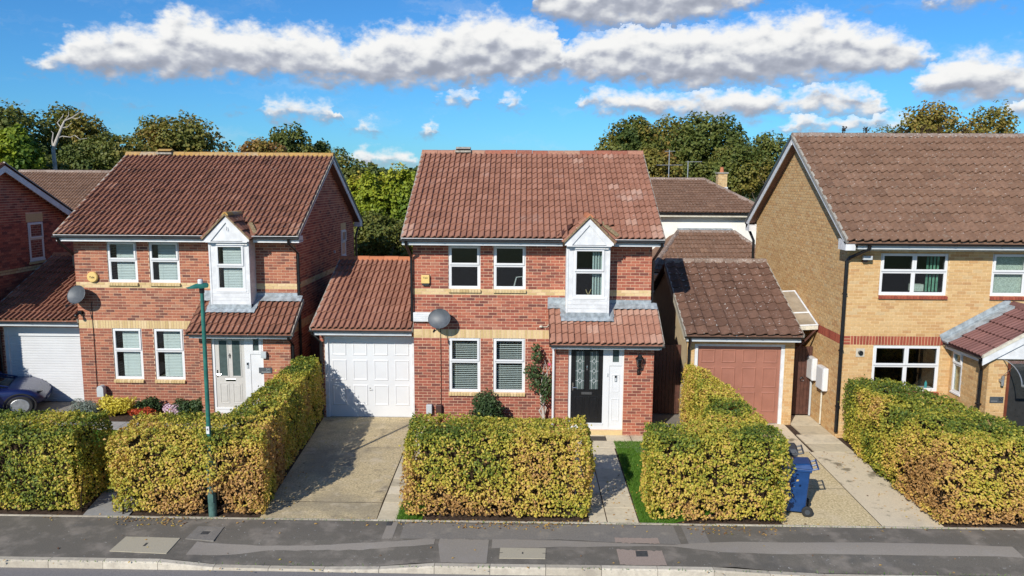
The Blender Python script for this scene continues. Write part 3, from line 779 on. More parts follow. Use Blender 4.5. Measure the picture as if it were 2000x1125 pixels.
def roof_shell(parent, x0, x1, ye, ze, yr, zr, y_back, mat, name='roof', under=0.055):
    """deck under the tiles: two sloping slabs with thickness"""
    mb = MB()
    zb = ze + (zr - ze) * 0 
    mb.prism([(x0, ye + 0.03, ze - 0.004), (x0, yr, zr - 0.004), (x0, y_back, ze - 0.004), (x0, y_back, ze - under), (x0, yr, zr - under - 0.02), (x0, ye + 0.03, ze - under)], (x1 - x0, 0, 0))
    return mb.build(name, mat, parent)

def front_door(parent, fr, u0, u1, z0, z1, style):
    """frame, leaf with two tall lights and panels, side panel with small window"""
    lu0, lu1 = u0 + 0.070, u0 + 0.860
    mb = MB(); n0, n1 = -0.10, -0.035
    fr.box(mb, u0, lu0, z0, z1, n0, n1); fr.box(mb, lu1, lu1 + 0.16, z0, z1, n0, n1); fr.box(mb, lu0, lu1, z1 - 0.015, z1, n0, n1)
    fr.box(mb, lu0, lu1, z0, z0 + 0.12, n0, n1 + 0.004); fr.box(mb, lu0 - 0.02, lu1 + 0.02, z0 + 0.12, z0 + 0.165, n0, n1 + 0.018)
    fr.box(mb, u1 - 0.045, u1, z0, z1, n0, n1)
    dr = mb.build('front_door', M_UPVC, parent, bevel=0.004)
    leafm = M_BLACKDOOR if style == 'black' else M_GREYDOOR
    lz0, lz1 = z0 + 0.165, z1 - 0.015
    H_ = lz1 - lz0; W_ = lu1 - lu0
    mb = MB(); fr.box(mb, lu0 + 0.003, lu1 - 0.003, lz0, lz1, -0.085, -0.052); leaf = mb.build('door_leaf', leafm, dr, bevel=0.003)
    for k in (0, 1):
        a = lu0 + W_ * (0.15 + 0.44 * k); e = a + W_ * 0.26
        gz0, gz1 = lz0 + H_ * 0.44, lz1 - H_ * 0.075
        mb = MB()
        for (p_, q_, g_, h_) in ((a - 0.03, a, gz0 - 0.03, gz1 + 0.03), (e, e + 0.03, gz0 - 0.03, gz1 + 0.03), (a, e, gz0 - 0.03, gz0), (a, e, gz1, gz1 + 0.03)):
            fr.box(mb, p_, q_, g_, h_, -0.052, -0.040)
        mb.build('light_surround', leafm, dr, bevel=0.006)
        mb = MB(); fr.box(mb, a, e, gz0, gz1, -0.056, -0.049); mb.build('door_light', M_GLASS_DOOR, dr)
        if style == 'black':
            mb = MB(); uc = (a + e) / 2
            for du in (-0.055, 0.055): fr.box(mb, uc + du - 0.003, uc + du + 0.003, gz0, gz1, -0.049, -0.046)
            for f_ in (0.22, 0.48, 0.74):
                zc = gz0 + (gz1 - gz0) * f_
                for sg in (-1, 1):
                    fr.box(mb, uc + sg * 0.055 if sg > 0 else a, e if sg > 0 else uc - 0.055, zc - 0.003, zc + 0.003, -0.049, -0.046)
                    for sz in (-1, 1):
                        q0 = fr.p(uc + sg * 0.055, zc, -0.047); q1 = fr.p(uc, zc + sz * 0.055, -0.047); mb.tube([q0, q1], 0.004, 5)
                for sz in (-1, 1): fr.box(mb, uc - 0.003, uc + 0.003, zc + 0.055 if sz > 0 else zc - 0.09, zc + 0.09 if sz > 0 else zc - 0.055, -0.049, -0.046)
            mb.build('leading', M_LEADING, dr)
        pz0, pz1 = lz0 + H_ * 0.07, lz0 + H_ * 0.33
        mb = MB()
        for (p_, q_, g_, h_) in ((a - 0.02, a, pz0, pz1), (e, e + 0.02, pz0, pz1), (a - 0.02, e + 0.02, pz0 - 0.02, pz0), (a - 0.02, e + 0.02, pz1, pz1 + 0.02)):
            fr.box(mb, p_, q_, g_, h_, -0.052, -0.044)
        fr.box(mb, a + 0.03, e - 0.03, pz0 + 0.03, pz1 - 0.03, -0.052, -0.043)
        mb.build('door_panel', leafm, dr, bevel=0.006)
    uc = (lu0 + lu1) / 2
    mb = MB(); zc = lz0 + H_ * 0.385; fr.box(mb, uc - 0.13, uc + 0.13, zc - 0.032, zc + 0.032, -0.052, -0.040); mb.build('letter_plate', M_CHROME if style != 'black' else M_IRON, dr, bevel=0.004)
    mb = MB(); zc = lz0 + H_ * 0.72
    q = fr.p(uc, zc, -0.045); mb.lathe([(0.0, -0.012), (0.026, -0.008), (0.030, 0.0), (0.0, 0.006)], 12, (q.x, q.y, q.z), 'y'); fr.box(mb, uc - 0.012, uc + 0.012, zc - 0.07, zc + 0.055, -0.052, -0.036)
    mb.build('knocker', M_CHROME if style == 'black' else M_IRON, dr)
    mb = MB(); q0 = fr.p(lu0 + 0.05, lz0 + H_ * 0.46, -0.02)
    fr.box(mb, lu0 + 0.035, lu0 + 0.065, lz0 + H_ * 0.42, lz0 + H_ * 0.52, -0.052, -0.045); mb.tube([q0 - fr.N * 0.03, q0, q0 + fr.U * 0.10], 0.009, 7)
    mb.build('door_handle', M_CHROME, dr)
    # side panel
    s0, s1 = lu1 + 0.16, u1 - 0.045
    zt = z1 - 0.52
    mb = MB(); fr.box(mb, s0, s1, z0 + 0.05, zt, -0.09, -0.050); sp = mb.build('side_panel', M_UPVC, parent)
    fr_b = MB(); 
    m_b = MB(); fr.box(m_b, s0, s1, z0, z0 + 0.05, n0, n1); m_b.build('bottom_rail', M_UPVC, sp)
    fr.box(fr_b, s0, s0 + 0.075, zt, z1, n0, n1 + 0.006); fr.box(fr_b, s1 - 0.075, s1, zt, z1, n0, n1 + 0.006)
    fr.box(fr_b, s0 + 0.075, s1 - 0.075, zt, zt + 0.09, n0, n1 + 0.006); fr.box(fr_b, s0 + 0.075, s1 - 0.075, z1 - 0.075, z1, n0, n1 + 0.006)
    fr_b.build('frame', M_UPVC, sp, bevel=0.004)
    mb = MB(); fr.box(mb, s0 + 0.07, s1 - 0.07, zt + 0.085, z1 - 0.07, -0.080, -0.070); mb.build('pane', M_GLASS_DOOR, sp)
    if style == 'black':
        for (g_, h_) in ((z0 + 0.24, z0 + 0.78), (z0 + 0.98, zt - 0.24)):
            mb = MB(); c_ = 0.012
            for (p_, q_, a_, b_) in ((s0 + 0.06, s0 + 0.06 + c_, g_, h_), (s1 - 0.06 - c_, s1 - 0.06, g_, h_), (s0 + 0.06, s1 - 0.06, g_ - c_, g_), (s0 + 0.06, s1 - 0.06, h_, h_ + c_)):
                fr.box(mb, p_, q_, a_, b_, -0.050, -0.040)
            mb.build('moulding', M_UPVC, sp)
        kz = z0 + 1.24; ku = (s0 + s1) / 2
    else:
        kz = z0 + 1.25; ku = lu1 + 0.08
    key = MB(); fr.box(key, ku - 0.028, ku + 0.028, kz, kz + 0.16, -0.05, -0.012); kb = key.build('doorbell', M_GREYBOX, parent, bevel=0.006)
    mb = MB(); fr.box(mb, ku - 0.02, ku + 0.02, kz + 0.09, kz + 0.15, -0.013, -0.008); mb.build('camera_face', M_INK, kb)
    if style == 'black':
        text_obj('door_number', '52', 0.115, fr.p(uc, lz1 - 0.055, -0.050), M_SILVERINK, dr)
        mb = MB(); fr.box(mb, lu1 + 0.10, lu1 + 0.125, z0 + 1.36, z0 + 1.44, -0.035, -0.015); mb.build('bell_push', M_GREYBOX, dr)
    return dr

def house_red(dx, dy, dz, label, style):
    X0, X1, YW, YB = -2.86 + dx, 3.17 + dx, 19.3 + dy, 26.3 + dy
    YP, PX0, PX1 = 18.55 + dy, 0.75 + dx, 3.17 + dx
    YE, ZE, YR, ZR = 18.80 + dy, 4.885 + dz, 22.80 + dy, 7.085 + dz
    XR0, XR1 = X0 - 0.21, X1 + 0.22
    mb_, tl, rd = (M_BRICK, M_TILE_C, M_RIDGE) if style == 'black' else (M_BRICK_L, M_TILE_L, M_RIDGE_L)
    h = thing('brick_house', label, 'house', ((X0 + X1) / 2, (YW + YB) / 2, 0), 'houses along the street')
    fr = Frame((X0, YW, dz), (1, 0, 0), (0, -1, 0))
    W = X1 - X0
    # ---- front wall
    wins = [(0.90, 1.71, 3.555, 4.665), (2.04, 2.86, 3.555, 4.665), (0.90, 1.71, 0.86, 2.29), (2.04, 2.86, 0.86, 2.29)]
    holes = [w for w in wins]
    baycut = (3.93, 4.90, 3.02, 4.72); porchcut = (3.62, 9, -1, 2.42)
    sheet = mortar_sheet('front_wall', fr, 0, W, -0.15, 4.78, holes + [(3.93, 4.86, 3.12, 4.70)], M_MORTAR, h)
    br = lay_bricks(0, W, -0.11, 4.66, holes=wins + [baycut, porchcut], buff=(46, 47), soldier=(31,), quoin=0.225)
    mb2 = MB_BR = None
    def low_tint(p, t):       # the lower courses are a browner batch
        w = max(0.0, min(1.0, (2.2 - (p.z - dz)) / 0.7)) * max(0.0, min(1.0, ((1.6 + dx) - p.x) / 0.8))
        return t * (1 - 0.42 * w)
    brick_wall(sheet, fr, br, mb_, M_BUFFBAND, single=190, tint_fn=low_tint)
    # ---- side, back walls and rooms
    def gable_pts(zbase): return None
    slope = (ZR - ZE) / (YR - YE)
    def roof_z(y): return ZE - 0.10 + slope * (min(y, 2 * YR - y) - YE)
    for side in ('left', 'right'):
        if side == 'right':
            fs = Frame((X1, YW, dz), (0, 1, 0), (1, 0, 0)); uof = lambda y: y - YW
        else:
            fs = Frame((X0, YB, dz), (0, -1, 0), (-1, 0, 0)); uof = lambda y: YB - y
        D_ = YB - YW; apex = roof_z(YR) - dz; ez = roof_z(YW) - dz
        if side == 'right' and style != 'black':
            hw = [(5.10, 5.72, 3.80, 4.62)]
            sh = mortar_sheet('gable_wall', fs, 0, D_, -0.15, ez, [], M_MORTAR, h, gable=[(0, ez), (D_, ez), (D_ / 2, apex)])
            def clip(z):
                if z <= ez: return (0, D_)
                if z >= apex: return None
                f_ = (z - ez) / (apex - ez); return (f_ * D_ / 2, D_ - f_ * D_ / 2)
            brick_wall(sh, fs, lay_bricks(0, D_, -0.11, apex, holes=[(5.06, 5.76, 3.74, 4.88)], clip=clip, buff=(31, 32, 33, 46, 47)), mb_, M_BUFFBAND)
            window(h, fs, 5.10, 5.72, 3.80, 4.68, n=0.012, sill=True, fw_=0.05)
            m2 = MB(); fs.box(m2, 5.06, 5.76, 4.70, 4.92, -0.01, 0.006); m2.build('lintel', M_BUFFBAND, h)
            m2 = MB(); fs.box(m2, 4.05, 4.10, 4.02, 4.10, 0, 0.05); m2.build('vent', M_GREYBOX, h)
        else:
            mortar_sheet('gable_wall', fs, 0, D_, -0.15, ez, [], M_BT_RED, h, gable=[(0, ez), (D_, ez), (D_ / 2, apex)])
    m2 = MB(); m2.add([(X0, YB, -0.15), (X1, YB, -0.15), (X1, YB, 4.8 + dz), (X0, YB, 4.8 + dz)], [(0, 1, 2, 3)]); m2.build('rear_wall', M_BT_RED, h)
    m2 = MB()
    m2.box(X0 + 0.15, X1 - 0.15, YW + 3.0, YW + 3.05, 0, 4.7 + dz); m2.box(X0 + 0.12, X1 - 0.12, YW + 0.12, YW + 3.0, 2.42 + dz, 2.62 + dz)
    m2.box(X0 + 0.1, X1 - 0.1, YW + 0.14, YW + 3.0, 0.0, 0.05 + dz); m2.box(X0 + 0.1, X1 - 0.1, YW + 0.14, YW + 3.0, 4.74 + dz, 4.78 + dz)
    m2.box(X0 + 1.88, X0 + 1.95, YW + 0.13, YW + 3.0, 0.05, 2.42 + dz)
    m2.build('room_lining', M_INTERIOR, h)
    # ---- windows
    for i, w in enumerate(wins):
        up = i < 2
        bl = None
        if style != 'black': bl = {'inset': 0.12 if up else 0.14, 'tilt': 1.05, 'pitch': 0.043}
        elif not up: bl = {'inset': 0.0, 'tilt': 0.35, 'pitch': 0.050}
        window(h, fr, w[0], w[1], w[2], w[3], split=0.45 if up else 0.43, sill=False, blinds=bl, n=-0.028)
        brick_sill(h, fr, w[0] - 0.01, w[1] + 0.01, w[2] - 0.002, M_BUFFBAND)
    if style == 'black':      # a white chair back seen through the second upper window
        m2 = MB(); q = [(2.56, 3.60), (2.62, 3.83), (2.78, 3.85), (2.80, 3.60)]; m2.tube([fr.p(u_, z_, -0.30) for u_, z_ in q], 0.018, 6); m2.build('chair_back', M_WHITE, h)
    # ---- frieze, soffit, fascia, gutter
    for (a, e) in ((X0 - 0.02, 0.93 + dx), (2.13 + dx, X1 + 0.02)):
        m2 = MB(); m2.box(a, e, YW - 0.035, YW - 0.002, 4.665 + dz, 4.775 + dz)
        k = a + 0.05
        while k < e - 0.05: m2.box(k, k + 0.09, YW - 0.042, YW - 0.035, 4.725 + dz, 4.760 + dz); k += 0.19
        m2.build('frieze', M_CREAM, h)
    for (a, e) in ((XR0, 0.90 + dx), (2.16 + dx, XR1)):
        m2 = MB(); m2.box(a + 0.02, e, 18.905 + dy, YW, 4.735 + dz, 4.752 + dz); m2.build('soffit', M_WHITE, h)
        m2 = MB(); m2.box(a + 0.01, e, 18.885 + dy, 18.905 + dy, 4.70 + dz, 4.87 + dz); m2.build('fascia', M_FASCIA if style == 'black' else M_WHITE, h)
        gutter(h, (a - 0.04, 18.822 + dy, 4.845 + dz), (e, 18.822 + dy, 4.840 + dz), (0, -1, 0))
        m2 = MB(); m2.box(a, e, 18.775 + dy, 18.83 + dy, 4.868 + dz, 4.880 + dz); m2.build('felt_strip', M_WHITE, h)
    # ---- roof
    rf = roof_shell(h, XR0, XR1, YE, ZE, YR, ZR, 2 * YR - YE, tl)
    S = Vector((0, YR - YE, ZR - ZE)); L = S.length
    def ttint(c, t):
        e_ = min(c.x - XR0, XR1 - c.x)
        if e_ < 0.2 and (c.z < ZE + 0.25) : return 0.99
        if style == 'black' and c.x > 1.2 + dx and random.random() < 0.09: return 0.985
        return t * 0.95
    tile_roof(rf, (XR0, YE, ZE), (1, 0, 0), S, XR1 - XR0, L - 0.05, 0.300, 15, 2, 0.050, tl, 300, tint_fn=ttint, keep=lambda c: not (0.98 + dx < c.x < 2.10 + dx and c.y < YE + 0.55))
    ridge_tiles(rf, (XR0, YR, ZR + 0.045), (XR1, YR, ZR + 0.045), rd)
    for off, wd in ((1.02, 0.62),) if style == 'black' else ((1.05, 0.62),):
        m2 = MB(); a = X0 + off - 0.25
        m2.box(a, a + wd * 0.75, YR - 0.17, YR + 0.17, ZR + 0.02, ZR + 0.075); m2.build('ridge_vent_base', M_VERGE, rf)
        m2 = MB(); m2.box(a + 0.03, a + wd * 0.75 - 0.03, YR - 0.12, YR + 0.12, ZR + 0.075, ZR + 0.115); m2.build('ridge_vent_slot', M_INK, rf)
        m2 = MB(); m2.prism([(a + 0.02, YR - 0.19, ZR + 0.115), (a + 0.02, YR, ZR + 0.185), (a + 0.02, YR + 0.19, ZR + 0.115)], (wd * 0.75 - 0.04, 0, 0)); m2.build('ridge_vent_cap', M_VERGE if style == 'black' else M_RIDGE_L, rf)
    nrm = Vector((0, -(ZR - ZE), YR - YE)).normalized()
    for xs, w_ in ((XR0 - 0.015, 0.05), (XR1 - 0.035, 0.05)):
        m2 = MB()
        m2.obox(Vector((xs, YE + 0.0, ZE)) - nrm * 0.05, (w_, 0, 0), S, nrm * 0.075); m2.build('verge', M_VERGE, rf)
        m2 = MB(); Sb = Vector((0, YR - YE, -(ZR - ZE))); nb = Vector((0, (ZR - ZE), YR - YE)).normalized()
        m2.obox(Vector((xs, YR, ZR)) - nb * 0.05, (w_, 0, 0), Sb, nb * 0.095); m2.build('rear_verge', M_GUTTER, rf)
    for xs in (XR0 + 0.002, XR1 - 0.027):
        m2 = MB(); dpt = 0.20
        m2.obox(Vector((xs, YE + 0.10, ZE + 0.10 * slope - 0.055)), (0.025, 0, 0), (0, YR - YE - 0.10, (YR - YE - 0.10) * slope), (0, 0, -0.07))
        m2.obox(Vector((xs, YR, ZR - 0.055)), (0.025, 0, 0), (0, YR - YE - 0.10, -(YR - YE - 0.10) * slope), (0, 0, -dpt))
        m2.build('bargeboard', M_WHITE, h)
        m2 = MB(); xi = xs + (0.025 if xs < (X0 + X1) / 2 else -(XR1 - X1) + 0.03)
        wd = (X0 - XR0 - 0.03)
        for s_ in (1, -1):
            y0 = YE + 0.30 if s_ > 0 else 2 * YR - YE - 0.30
            m2.obox(Vector((xi, y0, ZE + 0.30 * slope - 0.185)), (wd, 0, 0), (0, (YR - y0), (YR - YE - 0.30) * slope), (0, 0, -0.012))
        m2.build('gable_soffit', plain('brown_soffit', (0.22, 0.13, 0.10), 0.8, 0.15, 6) if 'brown_soffit' not in bpy.data.materials else bpy.data.materials['brown_soffit'], h)
        for yy in (YE + 0.085, 2 * YR - YE - 0.44):
            m2 = MB(); m2.box(xs - 0.002 if xs < (X0 + X1) / 2 else X1 + 0.002, X0 - 0.002 if xs < (X0 + X1) / 2 else xs + 0.027, yy + 0.02, yy + 0.36, 4.70 + dz, 4.70 + dz + 0.17)
            m2.build('eaves_box', M_WHITE, h)
    # ---- oriel bay
    bx0, bx1, by, bz0, bz1 = 1.005 + dx, 2.065 + dx, 18.85 + dy, 3.05 + dz, 4.745 + dz
    m2 = MB(); t_ = 0.03
    wz0, wz1, wa, we = 3.42 + dz, 4.66 + dz, bx0 + 0.16, bx1 - 0.11
    bz = bz0
    m2.box(bx0, wa, by, by + t_, bz0, bz1); m2.box(we, bx1, by, by + t_, bz0, bz1); m2.box(wa, we, by, by + t_, bz0, wz0); m2.box(wa, we, by, by + t_, wz1, bz1)
    m2.box(bx0, bx0 + t_, by + t_, YW + 0.1, bz0, bz1); m2.box(bx1 - t_, bx1, by + t_, YW + 0.1, bz0, bz1); m2.box(bx0 + t_, bx1 - t_, by + t_, YW + 0.1, bz0, bz0 + 0.03)
    m2.box(bx0 + t_, bx1 - t_, by + t_, YW + 0.1, bz1 - 0.03, bz1)
    bay = m2.build('bay_window', M_WHITE, h)
    fb_ = Frame((0, by, 0), (1, 0, 0), (0, -1, 0))
    k = bz0 + 0.004
    while k < wz0 - 0.06:
        m2 = MB(); fb_.box(m2, bx0 + 0.045, bx1 - 0.045, k, k + 0.092, 0.002, 0.010); m2.build('cladding_board', M_WHITE, bay, bevel=0.003); k += 0.098
    for a in (bx0 - 0.004, bx1 - 0.041):
        m2 = MB(); m2.box(a, a + 0.045, by - 0.014, by + 0.05, bz0 - 0.004, bz1); m2.build('corner_trim', M_WHITE, bay)
    for xs in (bx0 - 0.008, bx1):
        k = bz0 + 0.004
        m2 = MB()
        while k < bz1 - 0.1: m2.box(xs, xs + 0.008, by + 0.05, YW - 0.004, k, k + 0.140); k += 0.146
        m2.build('side_cladding', M_WHITE, bay)
    bw = window(bay, fb_, wa + 0.003, we - 0.003, wz0 + 0.003, wz1 - 0.003, split=0.47, n=0.006, sill=True, name='bay_casement', blinds=({'inset': 0.10, 'tilt': 1.05, 'pitch': 0.043} if style != 'black' else None))
    if style == 'black':
        m2 = MB(); zz = 0
        for i in range(7):
            u_ = we - 0.30 + i * 0.034; m2.obox((u_, by + 0.16 + (i % 2) * 0.025, wz0 + 0.05), (0.030, 0.012 * (1 if i % 2 else -1), 0), (0, 0.004, 0), (0, 0, wz1 - wz0 - 0.14))
        m2.build('curtain', M_CURTAIN, bay)
        m2 = MB(); m2.tube([(wa + 0.38, by + 0.10, wz0 + 0.07), (wa + 0.33, by + 0.10, wz0 + 0.20)], 0.009, 6); m2.tube([(wa + 0.40, by + 0.10, wz0 + 0.07), (wa + 0.46, by + 0.10, wz0 + 0.21)], 0.009, 6); m2.build('ornament', M_BUFFBAND, bay)
    # pediment with its own small tiled roof
    pa, pe, pz, pap, py = 0.945 + dx, 2.135 + dx, 4.735 + dz, 5.385 + dz, 18.690 + dy
    pc = (pa + pe) / 2
    m2 = MB(); m2.prism([(pa + 0.12, py + 0.03, pz + 0.012), (pe - 0.12, py + 0.03, pz + 0.012), (pc, py + 0.03, pap - 0.13)], (0, 0.03, 0)); ped = m2.build('pediment', M_WHITE, h)
    for sg, xs in ((1, pa), (-1, pe)):
        m2 = MB(); m2.prism([(xs, py, pz), (xs + sg * 0.17, py, pz), (pc, py, pap - 0.155), (pc, py, pap), (xs, py, pz + 0.055)], (0, 0.03, 0)); m2.build('bargeboard', M_WHITE, ped)
    k = pz + 0.02
    m2 = MB(); m2.box(pa + 0.05, pe - 0.05, py - 0.012, py + 0.005, pz - 0.025, pz); m2.build('pediment_sill', M_WHITE, ped)
    if style != 'black':
        m2 = MB(); m2.tube([(pc + 0.03, py - 0.006, pap - 0.26), (pc + 0.03, py - 0.03, pap - 0.32), (pc + 0.03, py - 0.006, pap - 0.36)], 0.008, 6); m2.build('hook', M_STEEL, ped)
    ps = (pap - pz - 0.05) / (pc - pa)
    bayroof = MB()
    ridge_y1 = YE + (pap + 0.05 - ZE) / slope + 0.1
    for sg, xs in ((1, pa - 0.03), (-1, pe + 0.03)):
        zl = pz + 0.05 - 0.03 * ps + 0.01
        yb = YE + max(0.25, (zl - ZE) / slope + 0.25)
        bayroof.prism([(xs, py - 0.03, zl), (pc, py - 0.03, pap + 0.02), (pc, ridge_y1, pap + 0.02), (xs, yb, zl)], (0, 0, 0.028))
    brf = bayroof.build('bay_roof', M_TILE_L if style != 'black' else M_TILE_C, h)
    for sg, xs in ((1, pa - 0.03), (-1, pe + 0.03)):
        dirv = Vector((pc - xs, 0, pap + 0.02 - (pz + 0.06 - 0.03 * ps))); Ls = dirv.length
        A_ = Vector((0, -1, 0)) if sg > 0 else Vector((0, 1, 0))
        for r_ in range(3):
            for c in range(5):
                s0_ = Vector((xs, 0, pz + 0.085)) + dirv * (r_ / 3.0)
                yy = py - 0.035 + c * 0.20
                if yy + 0.20 > YE + (s0_.z + dirv.z / 6 - ZE) / slope + 0.22: continue
                o = bpy.data.objects.new('tile', tile_mesh(M_TILE_L if style != 'black' else M_TILE_C, 0.20, round(Ls / 3, 4), 1, 0.028, random.randrange(NTINT - 4)))
                N_ = A_.cross(dirv.normalized())
                P_ = Vector((xs, yy + (0.20 if sg > 0 else 0.0), pz + 0.075)) + dirv * (r_ / 3.0)
                o.matrix_basis = Matrix.Translation(P_ - N_ * 0.006) @ Matrix((A_, dirv.normalized(), N_)).transposed().to_4x4()
                link(o, brf)
    ridge_tiles(brf, (pc, py - 0.03, pap + 0.075), (pc, ridge_y1 - 0.05, pap + 0.075), M_RIDGE_O if style == 'black' else M_RIDGE_L, 0.4, 0.09)
    for sg, xs in ((1, pa - 0.03), (-1, pe + 0.03)):
        m2 = MB(); v0 = Vector((xs, py - 0.05, pz + 0.045)); dv = Vector((pc, py - 0.05, pap + 0.035)) - v0
        m2.obox(v0, dv, (0, 0.09, 0), (0, 0, 0.05)); m2.build('verge', M_MOSSY, brf)
        # open valley where the small roof meets the main one
        m2 = MB(); a0 = Vector((xs + sg * -0.05, YE + 0.02, ZE + 0.05)); a1 = Vector((pc, ridge_y1 + 0.02, pap + 0.09))
        m2.obox(a0, a1 - a0, (-sg * 0.10, 0.02, 0.02), (0, -0.012, 0.022)); m2.build('valley', M_MOSSY if sg < 0 else M_TIMBER, brf)
    # ---- porch
    pf = Frame((PX0, YP, dz), (1, 0, 0), (0, -1, 0)); PW = PX1 - PX0
    d0, d1 = 0.32, 1.69
    sh = mortar_sheet('porch_wall', pf, 0, PW, -0.15, 2.36, [(d0, d1, 0.14, 2.30)], M_MORTAR, h)
    brick_wall(sh, pf, lay_bricks(0, PW, -0.11, 2.34, holes=[(d0, d1, 0.13, 2.5)]) , mb_, M_BUFFBAND, single=110)
    m2 = MB(); m2.box(PX0 + d0 + 0.0, PX0 + d1, YP - 0.008, YP + 0.05, -0.1, 0.128 + dz); m2.build('plinth', M_BUFFBAND, h)
    front_door(h, pf, d0, d1, 0.14, 2.29, style)
    for xs, N_, U_, O_ in ((PX0, (-1, 0, 0), (0, -1, 0), (PX0, YW, dz)), (PX1, (1, 0, 0), (0, 1, 0), (PX1, YP, dz))):
        f2 = Frame(O_, U_, N_); Ld = YW - YP
        rise = [(0, 2.36), (Ld, 2.36), (Ld, 2.95)] if N_[0] > 0 else [(0, 2.36), (Ld, 2.36), (0, 2.95)]
        sh = mortar_sheet('porch_side_wall', f2, 0, Ld, -0.15, 2.36, [], M_MORTAR, h, gable=rise)
        def clip2(z, pos=N_[0] > 0):
            if z <= 2.36: return (0, Ld)
            if z > 2.93: return None
            f_ = (z - 2.36) / 0.59
            return (f_ * Ld, Ld) if pos else (0, Ld - f_ * Ld)
        brick_wall(sh, f2, lay_bricks(0, Ld, -0.11, 2.9, clip=clip2, buff=(31, 32, 33)), mb_, M_BUFFBAND)
    pr0, pr1 = 0.60 + dx, 3.33 + dx; pye, pze, pyt, pzt = 18.16 + dy, 2.405 + dz, YW - 0.01, 3.13 + dz
    m2 = MB(); m2.prism([(pr0, pye + 0.03, pze - 0.005), (pr0, pyt, pzt - 0.005), (pr0, pyt, pzt - 0.07), (pr0, pye + 0.03, pze - 0.06)], (pr1 - pr0, 0, 0)); prf = m2.build('porch_roof', tl, h)
    Sp = Vector((0, pyt - pye, pzt - pze))
    tile_roof(prf, (pr0, pye, pze), (1, 0, 0), Sp, pr1 - pr0, Sp.length - 0.02, 0.300, 4, 2, 0.050, tl, 60, tint_fn=(lambda c, t: min(0.999, max(0.2, t * 0.7 + 0.25 + (c.z - pze) * 0.5)) if style == 'black' else t))
    np_ = Vector((0, -Sp.z, Sp.y)).normalized()
    for xs in (pr0 - 0.02, pr1 - 0.025):
        m2 = MB(); m2.obox(Vector((xs, pye, pze)) - np_ * 0.10, (0.045, 0, 0), Sp, np_ * 0.125); m2.build('porch_verge', M_VERGE if xs > 1 + dx else M_TIMBER, prf)
    # lead flashings on the porch roof, dressed round the bay
    lead = MB()
    def leadstrip(xa, xb, ylo, yhi, lift=0.102):
        n = max(1, int((xb - xa) / 0.15)); zl = pze + (ylo - pye) * Sp.z / Sp.y; zh = pze + (yhi - pye) * Sp.z / Sp.y
        vs = []; fs = []
        for i in range(n * 2 + 1):
            x = xa + (xb - xa) * i / (n * 2); w = 0.012 * (1 if i % 2 else 0)
            vs += [(x, ylo, zl + lift + w), (x, yhi, zh + lift + w)]
        for i in range(n * 2): fs.append((2 * i, 2 * i + 2, 2 * i + 3, 2 * i + 1))
        lead.add(vs, fs)
    leadstrip(0.58 + dx, bx0 - 0.01, YW - 0.20, YW - 0.005); leadstrip(bx1 + 0.01, X1 + 0.15, YW - 0.20, YW - 0.005)
    leadstrip(bx0 - 0.12, bx1 + 0.12, by - 0.14, by + 0.03)
    leadstrip(bx0 - 0.14, bx0 - 0.005, by, YW - 0.01); leadstrip(bx1 + 0.005, bx1 + 0.14, by, YW - 0.01)
    for xa, xb in ((0.56 + dx, bx0 - 0.005), (bx1 + 0.005, X1 + 0.01)):
        lead.box(xa, xb, YW - 0.016, YW - 0.004, pzt - 0.06, 3.36 + dz - (0.05 if xa > 2 + dx else 0))
    lead.box(bx0 - 0.012, bx1 + 0.012, by - 0.012, by - 0.001, bz0 - 0.10, bz0 + 0.004)
    lead.build('flashing', M_LEAD, h)
    m2 = MB(); m2.box(pr0 + 0.03, pr1 - 0.03, pye + 0.085, pye + 0.105, 2.255 + dz, 2.405 + dz); m2.build('porch_fascia', M_WHITE, h)
    m2 = MB(); m2.box(pr0 + 0.05, pr1 - 0.05, pye + 0.105, YP, 2.285 + dz, 2.30 + dz); m2.build('porch_soffit', M_WHITE, h)
    gutter(h, (pr0 - 0.02, pye + 0.025, 2.372 + dz), (pr1 + 0.03, pye + 0.025, 2.368 + dz), (0, -1, 0), name='porch_gutter')
    # ---- downpipes
    if style == 'black':
        downpipe(h, [(X0 - 0.10, 18.83 + dy, 4.78 + dz), (X0 - 0.10, 18.86 + dy, 4.70 + dz), (X0 - 0.03, YW - 0.06, 4.36 + dz), (X0 - 0.03, YW - 0.06, 2.72 + dz)], M_BLACK, clips=False)
        downpipe(h, [(X1 + 0.16, 18.83 + dy, 4.78 + dz), (X1 + 0.16, 18.86 + dy, 4.70 + dz), (X1 + 0.05, YW + 0.10, 4.32 + dz), (X1 + 0.05, YW + 0.10, 0.0)], M_BLACK)
        downpipe(h, [(PX0 - 0.05, YP - 0.05, 2.30 + dz), (PX0 - 0.05, YP - 0.05, 0.0)], M_UPVC, 0.03, clips=False)
    else:
        downpipe(h, [(X0 - 0.14, 18.83 + dy, 4.78 + dz), (X0 - 0.12, 18.90 + dy, 4.66 + dz), (X0 - 0.04, YW + 0.05, 4.30 + dz), (X0 - 0.04, YW + 0.05, 4.0 + dz)], M_BLACK, clips=False)
        downpipe(h, [(X1 - 0.05, 18.83 + dy, 4.78 + dz), (X1 - 0.05, 18.86 + dy, 4.66 + dz), (X1 + 0.05, YW + 0.02, 4.38 + dz), (X1 + 0.05, YW + 0.02, 0.0)], M_BLACK)
        downpipe(h, [(X1 + 0.10, 26.70 + dy, 4.74 + dz), (X1 + 0.06, 26.36 + dy, 4.40 + dz), (X1 + 0.06, 26.34 + dy, 0.0)], M_BLACK)
        downpipe(h, [(pr1 - 0.10, pye + 0.03, 2.33 + dz), (pr1 - 0.10, pye + 0.05, 2.25 + dz), (PX1 + 0.05, YP + 0.06, 2.02 + dz), (PX1 + 0.05, YP + 0.06, 0.0)], M_BLACK)
